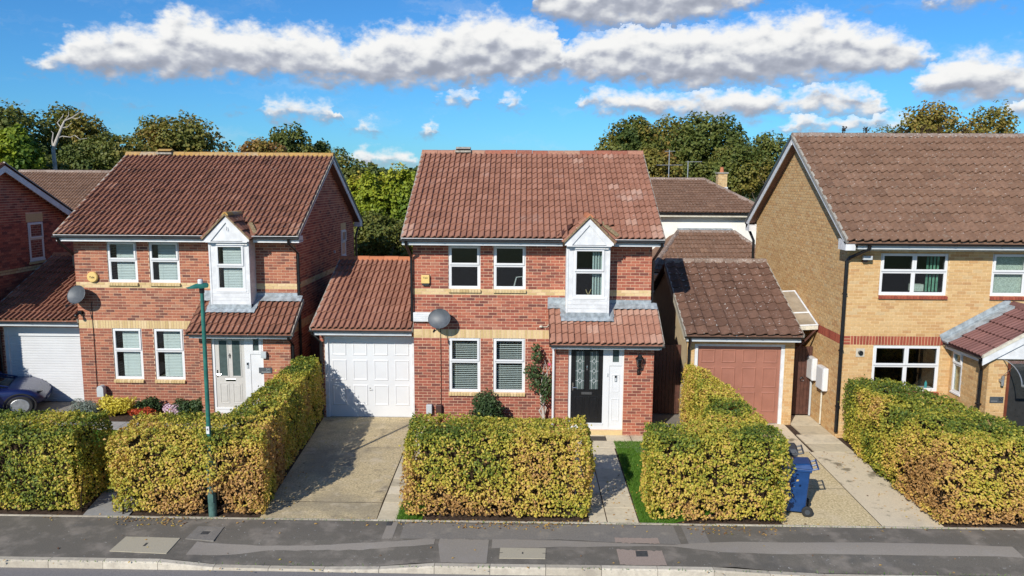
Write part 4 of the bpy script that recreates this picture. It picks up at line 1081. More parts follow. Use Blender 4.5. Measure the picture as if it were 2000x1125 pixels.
    m2 = MB(); m2.box(X0 - 0.01, X1 + 0.01, YW - 0.012, YB + 0.01, -0.3, -0.12 + 0.0); m2.build('footing', M_SOIL, h)
    return h

LDX, LDY, LDZ = -9.35, 1.15, -0.06
house_c = house_red(0, 0, 0, 'red brick house with black front door and terracotta tiled roof', 'black')
house_l = house_red(LDX, LDY, LDZ, 'red brick house with pale grey front door and closed venetian blinds', 'grey')

# ------------------------------------------------------------------ attached garages
def panel_garage_door(parent, fr, u0, u1, z0, z1, mat, rows=(0.22, 0.33, 0.33)):
    mb = MB(); fr.box(mb, u0, u1, z0, z1, -0.10, -0.07); d = mb.build('garage_door', mat, parent)
    H_ = z1 - z0; W_ = u1 - u0; zt = z1 - 0.05 * H_ if len(rows) > 2 else z1
    y = z1 - 0.085
    for i, f_ in enumerate(rows):
        hh = H_ * f_ * 0.80
        for c in range(4):
            cw = W_ / 4; a = u0 + c * cw + cw * 0.15; e = a + cw * 0.70
            mb = MB()
            z_hi, z_lo = y, y - hh
            # raised field with bevelled moulding
            fr_o = [(a, z_lo), (e, z_lo), (e, z_hi), (a, z_hi)]; k_ = 0.022
            fr_i = [(a + k_, z_lo + k_), (e - k_, z_lo + k_), (e - k_, z_hi - k_), (a + k_, z_hi - k_)]
            k2 = 0.045
            fr_j = [(a + k2, z_lo + k2), (e - k2, z_lo + k2), (e - k2, z_hi - k2), (a + k2, z_hi - k2)]
            vs = [fr.p(u, z, -0.0695) for u, z in fr_o] + [fr.p(u, z, -0.056) for u, z in fr_i] + [fr.p(u, z, -0.066) for u, z in fr_j]
            fs = []
            for ring in (0, 4):
                for q in range(4): fs.append((ring + q, ring + (q + 1) % 4, ring + 4 + (q + 1) % 4, ring + 4 + q))
            fs.append((8, 9, 10, 11)); mb.add(vs, fs); mb.build('door_panel', mat, d)
        y -= hh + H_ * 0.055
    mb = MB(); uc = u0 + W_ * 0.49; zc = z0 + H_ * 0.36
    fr.box(mb, uc - 0.018, uc + 0.018, zc - 0.05, zc + 0.03, -0.07, -0.062); q = fr.p(uc, zc - 0.01, -0.062); mb.tube([q, q + fr.N * 0.035, q + fr.N * 0.04 + fr.U * 0.05], 0.008, 6); mb.build('door_handle', M_STEEL if mat is M_GARAGE_W else M_BLACK, d)
    return d

def garage(dx, dy, dz, label, style, name='garage'):
    if style in ('white', 'roller'):
        xr0, xr1, ye, ze, yr, zr = -5.53 + dx, -2.90 + dx, 19.30 + dy, 2.50 + dz, 22.70 + dy, 3.95 + dz
        xw0, xw1, yw = -5.42 + dx, -2.88 + dx, 19.78 + dy
        d0, d1, dzt = 0.12, 2.52, 2.20
        bm, tl, rd, mort, mband = M_BRICK, (M_TILE_C if style == 'white' else M_TILE_L), M_RIDGE_O, M_MORTAR, M_BUFFBAND
    else:
        xr0, xr1, ye, ze, yr, zr = 4.07, 7.03, 19.17, 2.455, 22.5, 3.98
        xw0, xw1, yw = 4.20, 6.97, 19.60
        d0, d1, dzt = 0.20, 2.53, 2.13
        bm, tl, rd, mort, mband = M_GOLD, M_TILE_G, M_RIDGE_R, M_MORTAR_G, M_REDBAND
    yb = 2 * yr - ye - 0.4
    g_ = thing(name, label, 'garage', ((xw0 + xw1) / 2, (yw + yb) / 2, 0), 'garages beside the houses')
    fr = Frame((xw0, yw, dz), (1, 0, 0), (0, -1, 0)); W = xw1 - xw0
    sh = mortar_sheet('front_wall', fr, 0, W, -0.15, 2.42, [(d0, d1, -0.16, dzt)], mort, g_)
    brick_wall(sh, fr, lay_bricks(0, W, -0.11, 2.40, holes=[(d0, d1, -1, dzt + 0.02)]), bm, mband, single=60)
    m2 = MB(); sm = M_BT_RED if style != 'brown' else M_STAINRENDER
    slope = (zr - ze) / (yr - ye)
    for xs in (xw0, xw1):
        m2 = MB(); m2.add([(xs, yw, -0.15), (xs, yb, -0.15), (xs, yb, 2.45 + dz), (xs, yr, zr - 0.10), (xs, yw, ze + (yw - ye) * slope - 0.09)], [(0, 1, 2, 3, 4)]); m2.build('side_wall', sm, g_)
    m2 = MB(); m2.add([(xw0, yb, -0.15), (xw1, yb, -0.15), (xw1, yb, 2.5 + dz), (xw0, yb, 2.5 + dz)], [(0, 1, 2, 3)]); m2.build('rear_wall', sm, g_)
    # door frame and door
    m2 = MB(); t_ = 0.09
    fr.box(m2, d0, d0 + t_, -0.02, dzt, -0.11, -0.02); fr.box(m2, d1 - t_, d1, -0.02, dzt, -0.11, -0.02); fr.box(m2, d0 + t_, d1 - t_, dzt - 0.06, dzt, -0.11, -0.02)
    fm = m2.build('door_frame', M_WHITE, g_, bevel=0.004)
    if style == 'roller':
        z = 0.03; k = 0
        m2 = MB(); fr.box(m2, d0 + t_, d1 - t_, 0.0, dzt - 0.06, -0.10, -0.09); door = m2.build('garage_door', M_GARAGE_W, g_)
        while z < dzt - 0.26:
            m2 = MB(); m2.prism([fr.p(d0 + t_, z, -0.088), fr.p(d0 + t_, z + 0.010, -0.074), fr.p(d0 + t_, z + 0.062, -0.072), fr.p(d0 + t_, z + 0.070, -0.088)], fr.U * (d1 - d0 - 2 * t_)); m2.build('slat', M_GARAGE_W, door); z += 0.0735
        m2 = MB(); fr.box(m2, d0 + t_, d1 - t_, dzt - 0.25, dzt - 0.06, -0.088, -0.03); m2.build('roller_box', M_GARAGE_W, door)
        m2 = MB(); fr.box(m2, d0, d1, -0.14, 0.0, -0.05, -0.005); m2.build('threshold', M_EDGE, g_)
    else:
        panel_garage_door(g_, fr, d0 + t_, d1 - t_, 0.01, dzt - 0.06, M_GARAGE_W if style == 'white' else M_GARAGE_B)
        m2 = MB(); fr.box(m2, d0, d1, -0.14, 0.006, -0.12, -0.03); m2.build('threshold', M_EDGE, g_)
    # roof
    m2 = MB(); m2.prism([(xr0, ye + 0.03, ze - 0.004), (xr0, yr, zr - 0.004), (xr0, yb + 0.3, zr - 0.004 - (yb + 0.3 - yr) * slope), (xr0, yb + 0.3, zr - 0.06 - (yb + 0.3 - yr) * slope), (xr0, yr, zr - 0.07), (xr0, ye + 0.03, ze - 0.055)], (xr1 - xr0, 0, 0)); rf = m2.build('roof', tl, g_)
    S = Vector((0, yr - ye, zr - ze))
    if style == 'brown': tile_roof(rf, (xr0, ye, ze), (1, 0, 0), S, xr1 - xr0, S.length - 0.03, 0.295, 10, 1, 0.050, tl, 120, prof=PROF_R)
    else: tile_roof(rf, (xr0, ye, ze), (1, 0, 0), S, xr1 - xr0, S.length - 0.03, 0.300, 10, 2, 0.050, tl, 120, tint_fn=(lambda c, t: 0.9 * t + (0.35 if c.x < xr0 + 0.4 and random.random() < .6 else 0)))
    ridge_tiles(rf, (xr0, yr, zr + 0.045), (xr1, yr, zr + 0.045), rd)
    nn = Vector((0, -S.z, S.y)).normalized()
    for xs in (xr0 - 0.02, xr1 - 0.02):
        m2 = MB(); m2.obox(Vector((xs, ye, ze)) - nn * 0.09, (0.04, 0, 0), S, nn * 0.115); m2.build('verge', M_VERGE, rf)
    if style == 'brown':
        m2 = MB(); m2.obox(Vector((xr0 - 0.01, ye + 0.2, ze + 0.2 * slope - 0.09)), (0.022, 0, 0), (0, yr - ye - 0.2, (yr - ye - 0.2) * slope), (0, 0, -0.16)); m2.build('bargeboard', M_CREAM, g_)
    m2 = MB(); m2.box(xr0 + 0.03, xr1 - 0.03, ye + 0.085, ye + 0.105, ze - 0.19, ze - 0.03); m2.build('fascia', M_FASCIA, g_)
    m2 = MB(); m2.box(xr0 + 0.05, xr1 - 0.05, ye + 0.105, yw, ze - 0.165, ze - 0.15); m2.build('soffit', M_WHITE, g_)
    gutter(g_, (xr0 - 0.03, ye + 0.025, ze - 0.038), (xr1 + 0.01, ye + 0.025, ze - 0.042), (0, -1, 0), mat=M_BLACK if style == 'brown' else M_GUTTER)
    px = xr0 + 0.02 if style != 'brown' else xr0 + 0.10
    downpipe(g_, [(px, ye + 0.03, ze - 0.08), (px + 0.02, ye + 0.06, ze - 0.16), (xw0 + 0.04, yw - 0.05, ze - 0.45), (xw0 + 0.04, yw - 0.05, 0.0)], M_BLACK, clips=False)
    return g_
garage_c = garage(0, 0, 0, 'attached garage with white panelled up-and-over door and terracotta roof', 'white')
garage_l = garage(LDX, LDY, LDZ, 'attached garage with white roller shutter door behind the blue car', 'roller')
garage_r = garage(0, 0, 0, 'detached garage with red-brown panelled door and lichen-spotted roof', 'brown')
# ------------------------------------------------------------------ golden brick house
def house_gold():
    X0, X1, YW, YB, dz = 7.74, 15.2, 18.6, 26.0, 0.0
    YE, ZE, YR, ZR = 18.08, 4.93, 22.3, 7.60
    XR0, XR1 = 7.50, 15.6
    h = thing('brick_house', 'golden buff brick house with red brick band and brown tiled roof', 'house', ((X0 + X1) / 2, (YW + YB) / 2, 0), 'houses along the street')
    fr = Frame((X0, YW, 0), (1, 0, 0), (0, -1, 0)); W = X1 - X0; ZB = 0.035
    wins = [(0.82, 2.44, 3.59, 4.62), (3.49, 5.11, 3.59, 4.62), (0.79, 2.42, 1.20, 2.35)]
    sh = mortar_sheet('front_wall', fr, 0, W, -0.15, 4.78, wins, M_MORTAR_G, h)
    brick_wall(sh, fr, lay_bricks(0, W, -0.1, 4.68, zb=ZB, holes=wins, soldier=(31,), quoin=0.225), M_GOLD, M_REDBAND, single=220)
    slope = (ZR - ZE) / (YR - YE)
    fs = Frame((X0, YB, 0), (0, -1, 0), (-1, 0, 0)); D_ = YB - YW
    ez = ZE - 0.10 + slope * (YW - YE); apex = ZR - 0.10; ua = YB - YR
    sh = mortar_sheet('gable_wall', fs, 0, D_, -0.15, ez, [], M_MORTAR_G, h, gable=[(0, ez), (D_, ez), (ua, apex)])
    def clip(z):
        if z <= ez: return (0, D_)
        if z >= apex - 0.05: return None
        f_ = (z - ez) / (apex - ez); return (f_ * ua, D_ - f_ * (D_ - ua))
    brick_wall(sh, fs, lay_bricks(0, D_, -0.1, apex, zb=ZB, clip=clip, soldier=(31,)), M_GOLD, M_REDBAND, single=80)
    f2 = Frame((X1, YW, 0), (0, 1, 0), (1, 0, 0)); mortar_sheet('gable_wall', f2, 0, D_, -0.15, ez, [], M_BT_GOLD, h, gable=[(0, ez), (D_, ez), (D_ / 2, apex)])
    m2 = MB(); m2.add([(X0, YB, -0.15), (X1, YB, -0.15), (X1, YB, 4.8), (X0, YB, 4.8)], [(0, 1, 2, 3)]); m2.build('rear_wall', M_BT_GOLD, h)
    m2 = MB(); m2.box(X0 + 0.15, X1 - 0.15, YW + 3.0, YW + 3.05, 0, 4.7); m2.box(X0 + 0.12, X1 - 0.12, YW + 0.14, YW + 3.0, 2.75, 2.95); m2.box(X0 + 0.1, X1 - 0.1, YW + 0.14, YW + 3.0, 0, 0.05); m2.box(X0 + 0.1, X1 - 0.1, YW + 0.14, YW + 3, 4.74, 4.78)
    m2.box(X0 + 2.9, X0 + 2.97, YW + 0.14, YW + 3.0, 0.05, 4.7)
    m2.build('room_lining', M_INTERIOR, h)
    for i, w in enumerate(wins):
        window(h, fr, *w[:2], w[2], w[3], split=0.44, cols=2, sill=False, n=-0.028)
        brick_sill(h, fr, w[0] - 0.02, w[1] + 0.02, w[2] - 0.004, M_REDBAND)
    # things seen in the rooms
    m2 = MB()
    for i in range(8):
        u_ = X0 + 2.02 + i * 0.042; m2.obox((u_, YW + 0.20 + (i % 2) * 0.03, 3.66), (0.038, 0.018 * (1 if i % 2 else -1), 0), (0, 0.005, 0), (0, 0, 0.90))
    m2.build('curtain', M_CURTAIN_G, h)
    m2 = MB(); m2.box(X0 + 1.72, X0 + 2.00, YW + 0.22, YW + 0.40, 3.66, 3.83); m2.build('storage_box', M_LACE, h)
    m2 = MB(); m2.box(X0 + 3.55, X0 + 5.05, YW + 0.16, YW + 0.17, 3.65, 4.56); m2.build('net_curtain', M_LACE, h)
    m2 = MB(); m2.lathe([(0.03, 0), (0.032, 0.12), (0.015, 0.14), (0.012, 0.17), (0.0, 0.172)], 10, (X0 + 2.20, YW + 0.14, 1.265)); m2.build('soap_bottle', plain('turquoise_plastic', (0.05, 0.42, 0.46), 0.3, 0.05), h)
    m2 = MB(); m2.box(X0 + 0.86, X0 + 2.36, YW + 0.09, YW + 0.30, 1.235, 1.262); m2.build('inner_sill', M_WHITE, h)
    # eaves
    m2 = MB(); m2.box(X0 - 0.02, X1, YW - 0.035, YW - 0.002, 4.66, 4.77)
    k = X0
    while k < X1 - 0.1: m2.box(k, k + 0.10, YW - 0.042, YW - 0.035, 4.715, 4.755); k += 0.21
    m2.build('frieze', M_CREAM, h)
    m2 = MB(); m2.box(XR0 + 0.02, XR1, 18.19, YW, 4.755, 4.772); m2.build('soffit', M_CREAM, h)
    m2 = MB(); m2.box(XR0 + 0.3, XR1, 18.17, 18.19, 4.74, 4.91); m2.build('fascia', M_FASCIA, h)
    gutter(h, (XR0 + 0.22, 18.10, 4.885), (XR1, 18.10, 4.88), (0, -1, 0), mat=M_BLACK, bracket=1.0)
    rf = roof_shell(h, XR0, XR1, YE, ZE, YR, ZR, 2 * YR - YE, M_TILE_R)
    S = Vector((0, YR - YE, ZR - ZE))
    tile_roof(rf, (XR0, YE, ZE), (1, 0, 0), S, XR1 - XR0, S.length - 0.05, 0.405, 13, 2, 0.058, M_TILE_R, 240, prof=PROF_R)
    ridge_tiles(rf, (XR0, YR, ZR + 0.045), (XR1, YR, ZR + 0.045), M_RIDGE_R)
    # dry moss and weeds rooted along the ridge
    for xx, hh in ((8.95, 0.20), (9.55, 0.18), (10.35, 0.08), (10.6, 0.10), (11.1, 0.26), (11.3, 0.15), (11.6, 0.20), (12.3, 0.14)):
        m2 = MB()
        for q in range(5):
            a0 = Vector((xx + random.uniform(-0.05, 0.05), YR - 0.03, ZR + 0.085)); dx = random.uniform(-0.03, 0.16); 
            m2.tube([a0, a0 + Vector((dx * 0.4, 0, hh * 0.55)), a0 + Vector((dx, 0.02, hh * random.uniform(0.6, 1.0)))], [0.010, 0.008, 0.003], 5)
            for w_ in range(5):
                t = random.uniform(0.3, 1); p_ = a0 + Vector((dx * t, random.uniform(-.03, .03), hh * t)); m2.cbox(p_, (0.035, 0.02, 0.016))
        m2.build('ridge_weed', M_TWIG, rf)
    nrm = Vector((0, -S.z, S.y)).normalized()
    m2 = MB(); m2.obox(Vector((XR0 - 0.015, YE, ZE)) - nrm * 0.05, (0.06, 0, 0), S, nrm * 0.085); m2.build('verge', M_VERGE, rf)
    m2 = MB(); nb = Vector((0, S.z, S.y)).normalized(); m2.obox(Vector((XR0 - 0.015, YR, ZR)) - nb * 0.05, (0.06, 0, 0), Vector((0, S.y, -S.z)), nb * 0.10); m2.build('rear_verge', M_GUTTER, rf)
    m2 = MB(); xs = XR0 + 0.004
    m2.obox(Vector((xs, YE + 0.08, ZE + 0.08 * slope - 0.055)), (0.025, 0, 0), (0, YR - YE - 0.08, (YR - YE - 0.08) * slope), (0, 0, -0.10))
    m2.obox(Vector((xs, YR, ZR - 0.055)), (0.025, 0, 0), (0, YR - YE - 0.08, -(YR - YE - 0.08) * slope), (0, 0, -0.20)); m2.build('bargeboard', M_WHITE, h)
    m2 = MB()
    for s_ in (1, -1):
        y0 = YE + 0.30 if s_ > 0 else 2 * YR - YE - 0.30
        m2.obox(Vector((xs + 0.03, y0, ZE + 0.30 * slope - 0.185)), (X0 - xs - 0.03, 0, 0), (0, YR - y0, (YR - YE - 0.30) * slope), (0, 0, -0.012))
    m2.build('gable_soffit', bpy.data.materials['brown_soffit'], h)
    for yy, z_ in ((YE + 0.06, 4.66), (2 * YR - YE - 0.50, 4.62)):
        m2 = MB(); m2.prism([(xs, yy, z_ + 0.05), (xs, yy + 0.44, z_ + 0.05), (xs, yy + 0.44, z_ + 0.30), (xs, yy, z_ + 0.24)], (X0 - xs - 0.004, 0, 0)); m2.build('eaves_box', M_WHITE, h)
    downpipe(h, [(X0 + 0.32, 18.12, 4.84), (X0 + 0.32, 18.15, 4.74), (X0 + 0.05, YW - 0.07, 4.50), (X0 - 0.02, YW - 0.06, 4.42), (X0 - 0.02, YW - 0.06, 0.16)], M_BLACK, 0.045)
    downpipe(h, [(X0 - 0.12, 26.45, 4.70), (X0 - 0.06, 26.06, 4.35), (X0 - 0.06, 26.04, 0.0)], M_BLACK, 0.045)
    # ---- gabled porch
    px0, py, pxr, pze, pzr = 10.42, 17.05, 11.80, 2.46, 3.37
    f3 = Frame((px0, YW, 0), (0, -1, 0), (-1, 0, 0)); Ld = YW - py
    hw = [(0.12, 0.52, 1.26, 2.28)]
    sh = mortar_sheet('porch_side_wall', f3, 0, Ld, -0.15, 2.42, hw, M_MORTAR_G, h); brick_wall(sh, f3, lay_bricks(0, Ld, -0.1, 2.40, zb=ZB, holes=hw), M_GOLD, M_REDBAND)
    pw = window(h, f3, 0.12, 0.52, 1.26, 2.28, split=0.30, n=0.0, sill=True, fw_=0.05)
    m2 = MB(); f3.box(m2, 0.16, 0.48, 1.3, 2.24, -0.16, -0.15); m2.build('net_curtain', M_LACE, pw)
    f4 = Frame((px0, py, 0), (1, 0, 0), (0, -1, 0)); PWd = 2 * (pxr - px0)
    sh = mortar_sheet('porch_wall', f4, 0, PWd, -0.15, 2.42, [(0.42, 1.55, -0.16, 2.36)], M_MORTAR_G, h); brick_wall(sh, f4, lay_bricks(0, PWd, -0.1, 2.40, zb=ZB, holes=[(0.42, 1.55, -1, 2.6)]), M_GOLD, M_REDBAND)
    m2 = MB(); 
    for a, e, z0, z1 in ((0.42, 0.50, 0.1, 2.36), (1.47, 1.55, 0.1, 2.36), (0.50, 1.47, 2.28, 2.36)): f4.box(m2, a, e, z0, z1, -0.10, -0.02)
    dr = m2.build('front_door', M_DARKWOOD, h)
    m2 = MB(); f4.box(m2, 0.50, 1.47, 0.12, 2.28, -0.08, -0.05); m2.build('door_leaf', M_GREYGLASSDOOR, dr)
    S2 = Vector((pxr - 10.22, 0, pzr - pze)); Lx = YW - 16.93
    m2 = MB(); m2.prism([(10.22, YW, pze - 0.004), (pxr, YW, pzr - 0.004), (2 * pxr - 10.22, YW, pze - 0.004), (2 * pxr - 10.22, YW, pze - 0.05), (pxr, YW, pzr - 0.06), (10.22, YW, pze - 0.05)], (0, -(Lx - 0.03), 0)); prf = m2.build('porch_roof', M_TILE_P, h)
    tile_roof(prf, (10.20, YW - 0.26, pze), (0, -1, 0), S2, Lx - 0.30, S2.length - 0.03, 0.28, 5, 2, 0.026, M_TILE_P, 60, prof=PROF_R)
    ridge_tiles(prf, (pxr, YW - 0.02, pzr + 0.05), (pxr, 16.95, pzr + 0.05), M_TILE_P, 0.42, 0.12)
    lead = MB(); nz = Vector((-S2.z, 0, S2.x)).normalized()
    lead.obox(Vector((10.18, YW - 0.004, pze - 0.01)), S2 * 1.01, (0, -0.26, 0), nz * 0.058); lead.obox(Vector((10.16, YW - 0.002, pze + 0.05)), S2 * 1.01, (0, -0.012, 0), nz * 0.13); lead.build('flashing', M_LEAD, h)
    for sg in (1, -1):
        m2 = MB(); xe = 10.20 if sg > 0 else 2 * pxr - 10.20
        m2.obox((xe, 16.93, pze - 0.03), (pxr - xe, 0, pzr - pze), (0, 0.022, 0), (0, 0, -0.17)); m2.build('bargeboard', M_WHITE, h)
        m2 = MB(); m2.obox((xe, 16.92, pze + 0.035), (pxr - xe, 0, pzr - pze), (0, 0.07, 0), (0, 0, -0.065)); m2.build('verge', M_CREAM, prf)
    m2 = MB(); m2.prism([(px0 - 0.05, 16.99, 2.40), (2 * pxr - px0 + 0.05, 16.99, 2.40), (pxr, 16.99, pzr - 0.15)], (0, 0.03, 0)); m2.build('gable_panel', M_WHITE, h)
    m2 = MB(); m2.box(10.25, 10.27, 16.97, YW - 0.05, 2.30, 2.44); m2.box(10.27, px0, 16.97, YW - 0.05, 2.38, 2.395); m2.build('porch_fascia', M_WHITE, h)
    gutter(h, (10.215, 16.95, 2.43), (10.215, YW - 0.05, 2.42), (-1, 0, 0), r=0.05, mat=M_BLACK, name='porch_gutter')
    downpipe(h, [(10.22, 17.05, 2.37), (10.24, 17.10, 2.28), (10.36, 17.22, 2.10), (10.36, 17.24, 0.0)], M_BLACK, 0.038)
    # curved clear canopy over the door
    can = MB(); n = 8; vs = []
    for i in range(n + 1):
        w = math.pi / 2 * i / n; y_, z_ = py - 0.02 - 0.70 * math.sin(w), 2.36 + 0.02 - 0.42 * (1 - math.cos(w))
        vs += [(10.72, y_, z_), (12.2, y_, z_)]
    can.add(vs, [(2 * i, 2 * i + 1, 2 * i + 3, 2 * i + 2) for i in range(n)]); cobj = can.build('door_canopy', mat_glass('canopy_sheet', (0.85, 0.87, 0.85), 0.7, 0.15), h)
    m2 = MB(); m2.box(10.72, 12.2, py - 0.74, py - 0.70, 1.94, 1.985); m2.build('canopy_edge', M_STEEL, cobj)
    m2 = MB(); m2.tube([vs[2 * i] for i in range(n + 1)], 0.012, 6); m2.tube([(10.74, py - 0.01, 2.0), (10.74, py - 0.35, 2.30)], 0.006, 5); m2.build('canopy_bracket', M_STEEL, cobj)
    # flue outlet by the kitchen window
    m2 = MB(); q = fr.p(0.47, 2.165, 0.0); m2.box(q.x - 0.105, q.x + 0.105, YW - 0.014, YW + 0.02, q.z - 0.105, q.z + 0.105); fl = m2.build('vent_plate', M_KERB, h)
    m2 = MB(); m2.lathe([(0.055, 0.0), (0.055, -0.05), (0.045, -0.055), (0.040, -0.02), (0.0, -0.015)], 14, (q.x, YW - 0.012, q.z), 'y'); m2.build('vent_cowl', M_BLACK, fl)
    return h
house_r = house_gold()

# ------------------------------------------------------------------ things fixed to the houses
def satellite_dish(loc, label, aim=0.35, size=0.30, group='satellite dishes'):
    x, y, z = loc
    d = thing('satellite_dish', label, 'satellite dish', (x, y, z), group)
    mb = MB(); n = 22; vs = []; fs = []; ax = Vector((-0.32, -1, 0.42)).normalized(); up = Vector((0, 0, 1)); sd = ax.cross(up).normalized(); up = sd.cross(ax)
    c0 = Vector((x, y - 0.30, z))
    rings = (0.0, 0.2, 0.4, 0.6, 0.8, 0.92, 1.0)
    vs.append(c0 - ax * 0.06)
    for r_ in rings[1:]:
        for k in range(n):
            w = 2 * math.pi * k / n; vs.append(c0 + sd * math.cos(w) * size * r_ + up * math.sin(w) * size * 0.84 * r_ - ax * (0.06 * (1 - r_ * r_)))
    for k in range(n): fs.append((0, 1 + (k + 1) % n, 1 + k))
    for q in range(5):
        for k in range(n): a = 1 + q * n; fs.append((a + k, a + (k + 1) % n, a + n + (k + 1) % n, a + n + k))
    mb.add(vs, fs); mb.build('reflector', M_SATDISH, d, smooth=True)
    mb = MB(); mb.tube([vs[1 + 5 * n + k] for k in list(range(n)) + [0]], 0.007, 6, cap=False); mb.build('rim', M_SATDISH, d)
    mb = MB(); foot = c0 - up * size * 0.80; tip = c0 + ax * 0.22 - up * 0.40; mb.tube([foot, foot + ax * 0.03 - up * 0.04, tip], 0.011, 6); mb.build('feed_arm', M_SATDISH, d)
    mb = MB(); mb.tube([tip - ax * 0.01 + up * 0.02, tip + up * 0.075 - ax * 0.05], 0.026, 9); mb.build('receiver_head', M_BLACK, d)
    mb = MB(); mb.tube([c0 - ax * 0.10, c0 + Vector((0, 0.17, -0.03)), (x, y - 0.04, z - 0.06)], 0.019, 8); mb.box(x - 0.05, x + 0.05, y - 0.02, y - 0.001, z - 0.16, z + 0.04); mb.build('wall_bracket', M_STEEL, d)
    return d
satellite_dish((-2.17, 19.3, 2.84), 'grey satellite dish beside the small white box on the black-doored house')
satellite_dish((-12.05, 20.45, 3.20), 'grey satellite dish at the corner above the roller shutter garage')
# cables running down from the dishes
for x0, y0, zt, zb_, lab in ((-2.17, 19.3, 2.60, 0.35, 'thin dark cable from the satellite dish down to the brown box'), (-11.82, 20.45, 2.95, 0.42, 'thin dark cable from the corner satellite dish to the grey meter box')):
    mb = MB(); mb.tube([(x0, y0 - 0.012, zt), (x0 + 0.005, y0 - 0.012, (zt + zb_) / 2), (x0, y0 - 0.012, zb_)], 0.008, 6); tag(mb.build('cable', M_BLACK), lab, 'cable')
# alarm boxes
a_ = thing('alarm_box', 'square yellow alarm box on the brick beside the downpipe', 'alarm box', (-2.56, 19.3, 3.74), 'alarm boxes')
mb = MB(); mb.box(-2.645, -2.435, 19.215, 19.298, 3.70, 3.91); mb.build('cover', M_YELLOWBOX, a_, bevel=0.012)
mb = MB(); mb.prism([(-2.635, 19.225, 3.70), (-2.445, 19.225, 3.70), (-2.465, 19.235, 3.645), (-2.615, 19.235, 3.645)], (0, 0.07, 0)); mb.build('strobe_base', M_GUTTER, a_)
text_obj('lettering', 'Yale', 0.072, (-2.54, 19.2135, 3.845), M_INK, a_)
a_ = thing('alarm_box', 'round yellow alarm box beside the upper window above the corner dish', 'alarm box', (-11.72, 20.45, 3.62), 'alarm boxes')
mb = MB(); mb.lathe([(0.145, 0.0), (0.145, -0.055), (0.125, -0.075), (0.0, -0.080)], 24, (-11.72, 20.448, 3.64), 'y'); mb.build('cover', M_YELLOWBOX, a_, smooth=False)
text_obj('lettering', 'Yale', 0.085, (-11.72, 20.3665, 3.64), M_INK, a_)
# white slatted vent box beside the centre dish
w_ = thing('wall_box', 'long white louvred box on the wall behind the satellite dish', 'vent', (-2.60, 19.3, 2.74))
mb = MB(); mb.box(-2.855, -2.26, 19.20, 19.298, 2.72, 2.955); mb.build('casing', M_WHITE, w_, bevel=0.006)
for k in range(4):
    mb = MB(); mb.box(-2.845, -2.27, 19.190, 19.202, 2.742 + k * 0.052, 2.774 + k * 0.052); mb.build('louvre', M_WHITE, w_)
# security camera at the corner of the left house
c_ = thing('security_camera', 'small black dome camera at the house corner above the shutter garage', 'camera', (-12.13, 20.45, 2.66))
mb = MB(); mb.box(-12.17, -12.07, 20.36, 20.45, 2.62, 2.72); mb.tube([(-12.12, 20.38, 2.66), (-12.15, 20.28, 2.62)], 0.03, 8); mb.build('housing', M_BLACK, c_)
mb = MB(); mb.lathe([(0.0, -0.05), (0.035, -0.04), (0.05, 0.0), (0.03, 0.04), (0.0, 0.05)], 12, (-12.15, 20.24, 2.61)); mb.build('dome', M_BLACK, c_, smooth=True)
# wall lantern of the centre porch
l_ = thing('wall_lantern', 'black coach lantern on the brick pier beside the black front door', 'lantern', (2.80, 18.55, 1.75))
mb = MB(); mb.tube([(2.80, 18.545, 1.66), (2.80, 18.50, 1.60), (2.80, 18.44, 1.66), (2.80, 18.42, 1.78)], 0.012, 7); mb.box(2.765, 2.835, 18.53, 18.549, 1.56, 1.72); mb.build('bracket', M_BLACK, l_)
mb = MB(); mb.lathe([(0.055, 1.80), (0.085, 1.98), (0.088, 1.985)], 6, (2.80, 18.42, 0)); mb.build('glass', mat_glass('lantern_glass', (0.5, 0.52, 0.5), 1.6), l_)
mb = MB(); mb.lathe([(0.115, 1.985), (0.105, 2.0), (0.045, 2.06), (0.03, 2.10), (0.012, 2.12), (0.0, 2.15)], 6, (2.80, 18.42, 0)); mb.lathe([(0.03, 1.76), (0.062, 1.795), (0.062, 1.805)], 6, (2.80, 18.42, 0)); mb.build('cap', M_BLACK, l_)
for k in range(6):
    w = math.pi * 2 * k / 6; mb = MB(); mb.tube([(2.80 + 0.056 * math.cos(w), 18.42 + 0.056 * math.sin(w), 1.80), (2.80 + 0.087 * math.cos(w), 18.42 + 0.087 * math.sin(w), 1.985)], 0.006, 5); mb.build('bar', M_BLACK, l_)
# left porch: wall light and slate plaque; right porch: plaque and steel light
l_ = thing('wall_light', 'small square grey wall light above the slate plaque', 'wall light', (-6.86, 19.7, 1.72))
mb = MB(); mb.box(-6.94, -6.80, 19.60, 19.695, 1.64, 1.80); mb.build('shade', M_GREYBOX, l_, bevel=0.006); mb = MB(); mb.box(-6.93, -6.81, 19.61, 19.69, 1.625, 1.64); mb.build('diffuser', M_WHITE, l_)
p_ = thing('house_plaque', 'dark slate plaque with silver number 54 beside the pale grey door', 'plaque', (-6.86, 19.7, 1.28), 'house number plaques')
mb = MB(); mb.box(-7.03, -6.69, 19.680, 19.698, 1.21, 1.36); mb.build('slate', M_SLATE, p_); text_obj('number', '54', 0.10, (-6.79, 19.677, 1.315), M_SILVERINK, p_); 
mb = MB(); mb.box(-6.96, -6.72, 19.676, 19.680, 1.232, 1.250); mb.build('engraved_line', M_SILVERINK, p_)
p_ = thing('house_plaque', 'blue-grey slate plaque numbered 50 on the golden brick porch', 'plaque', (10.62, 17.05, 1.42), 'house number plaques')
mb = MB(); mb.box(10.50, 10.80, 17.030, 17.048, 1.38, 1.52); mb.build('slate', M_SLATE, p_); text_obj('number', '50', 0.10, (10.73, 17.027, 1.455), M_INK, p_)
mb = MB(); mb.box(10.52, 10.66, 17.026, 17.030, 1.415, 1.425); mb.build('engraved_line', M_SILVERINK, p_)
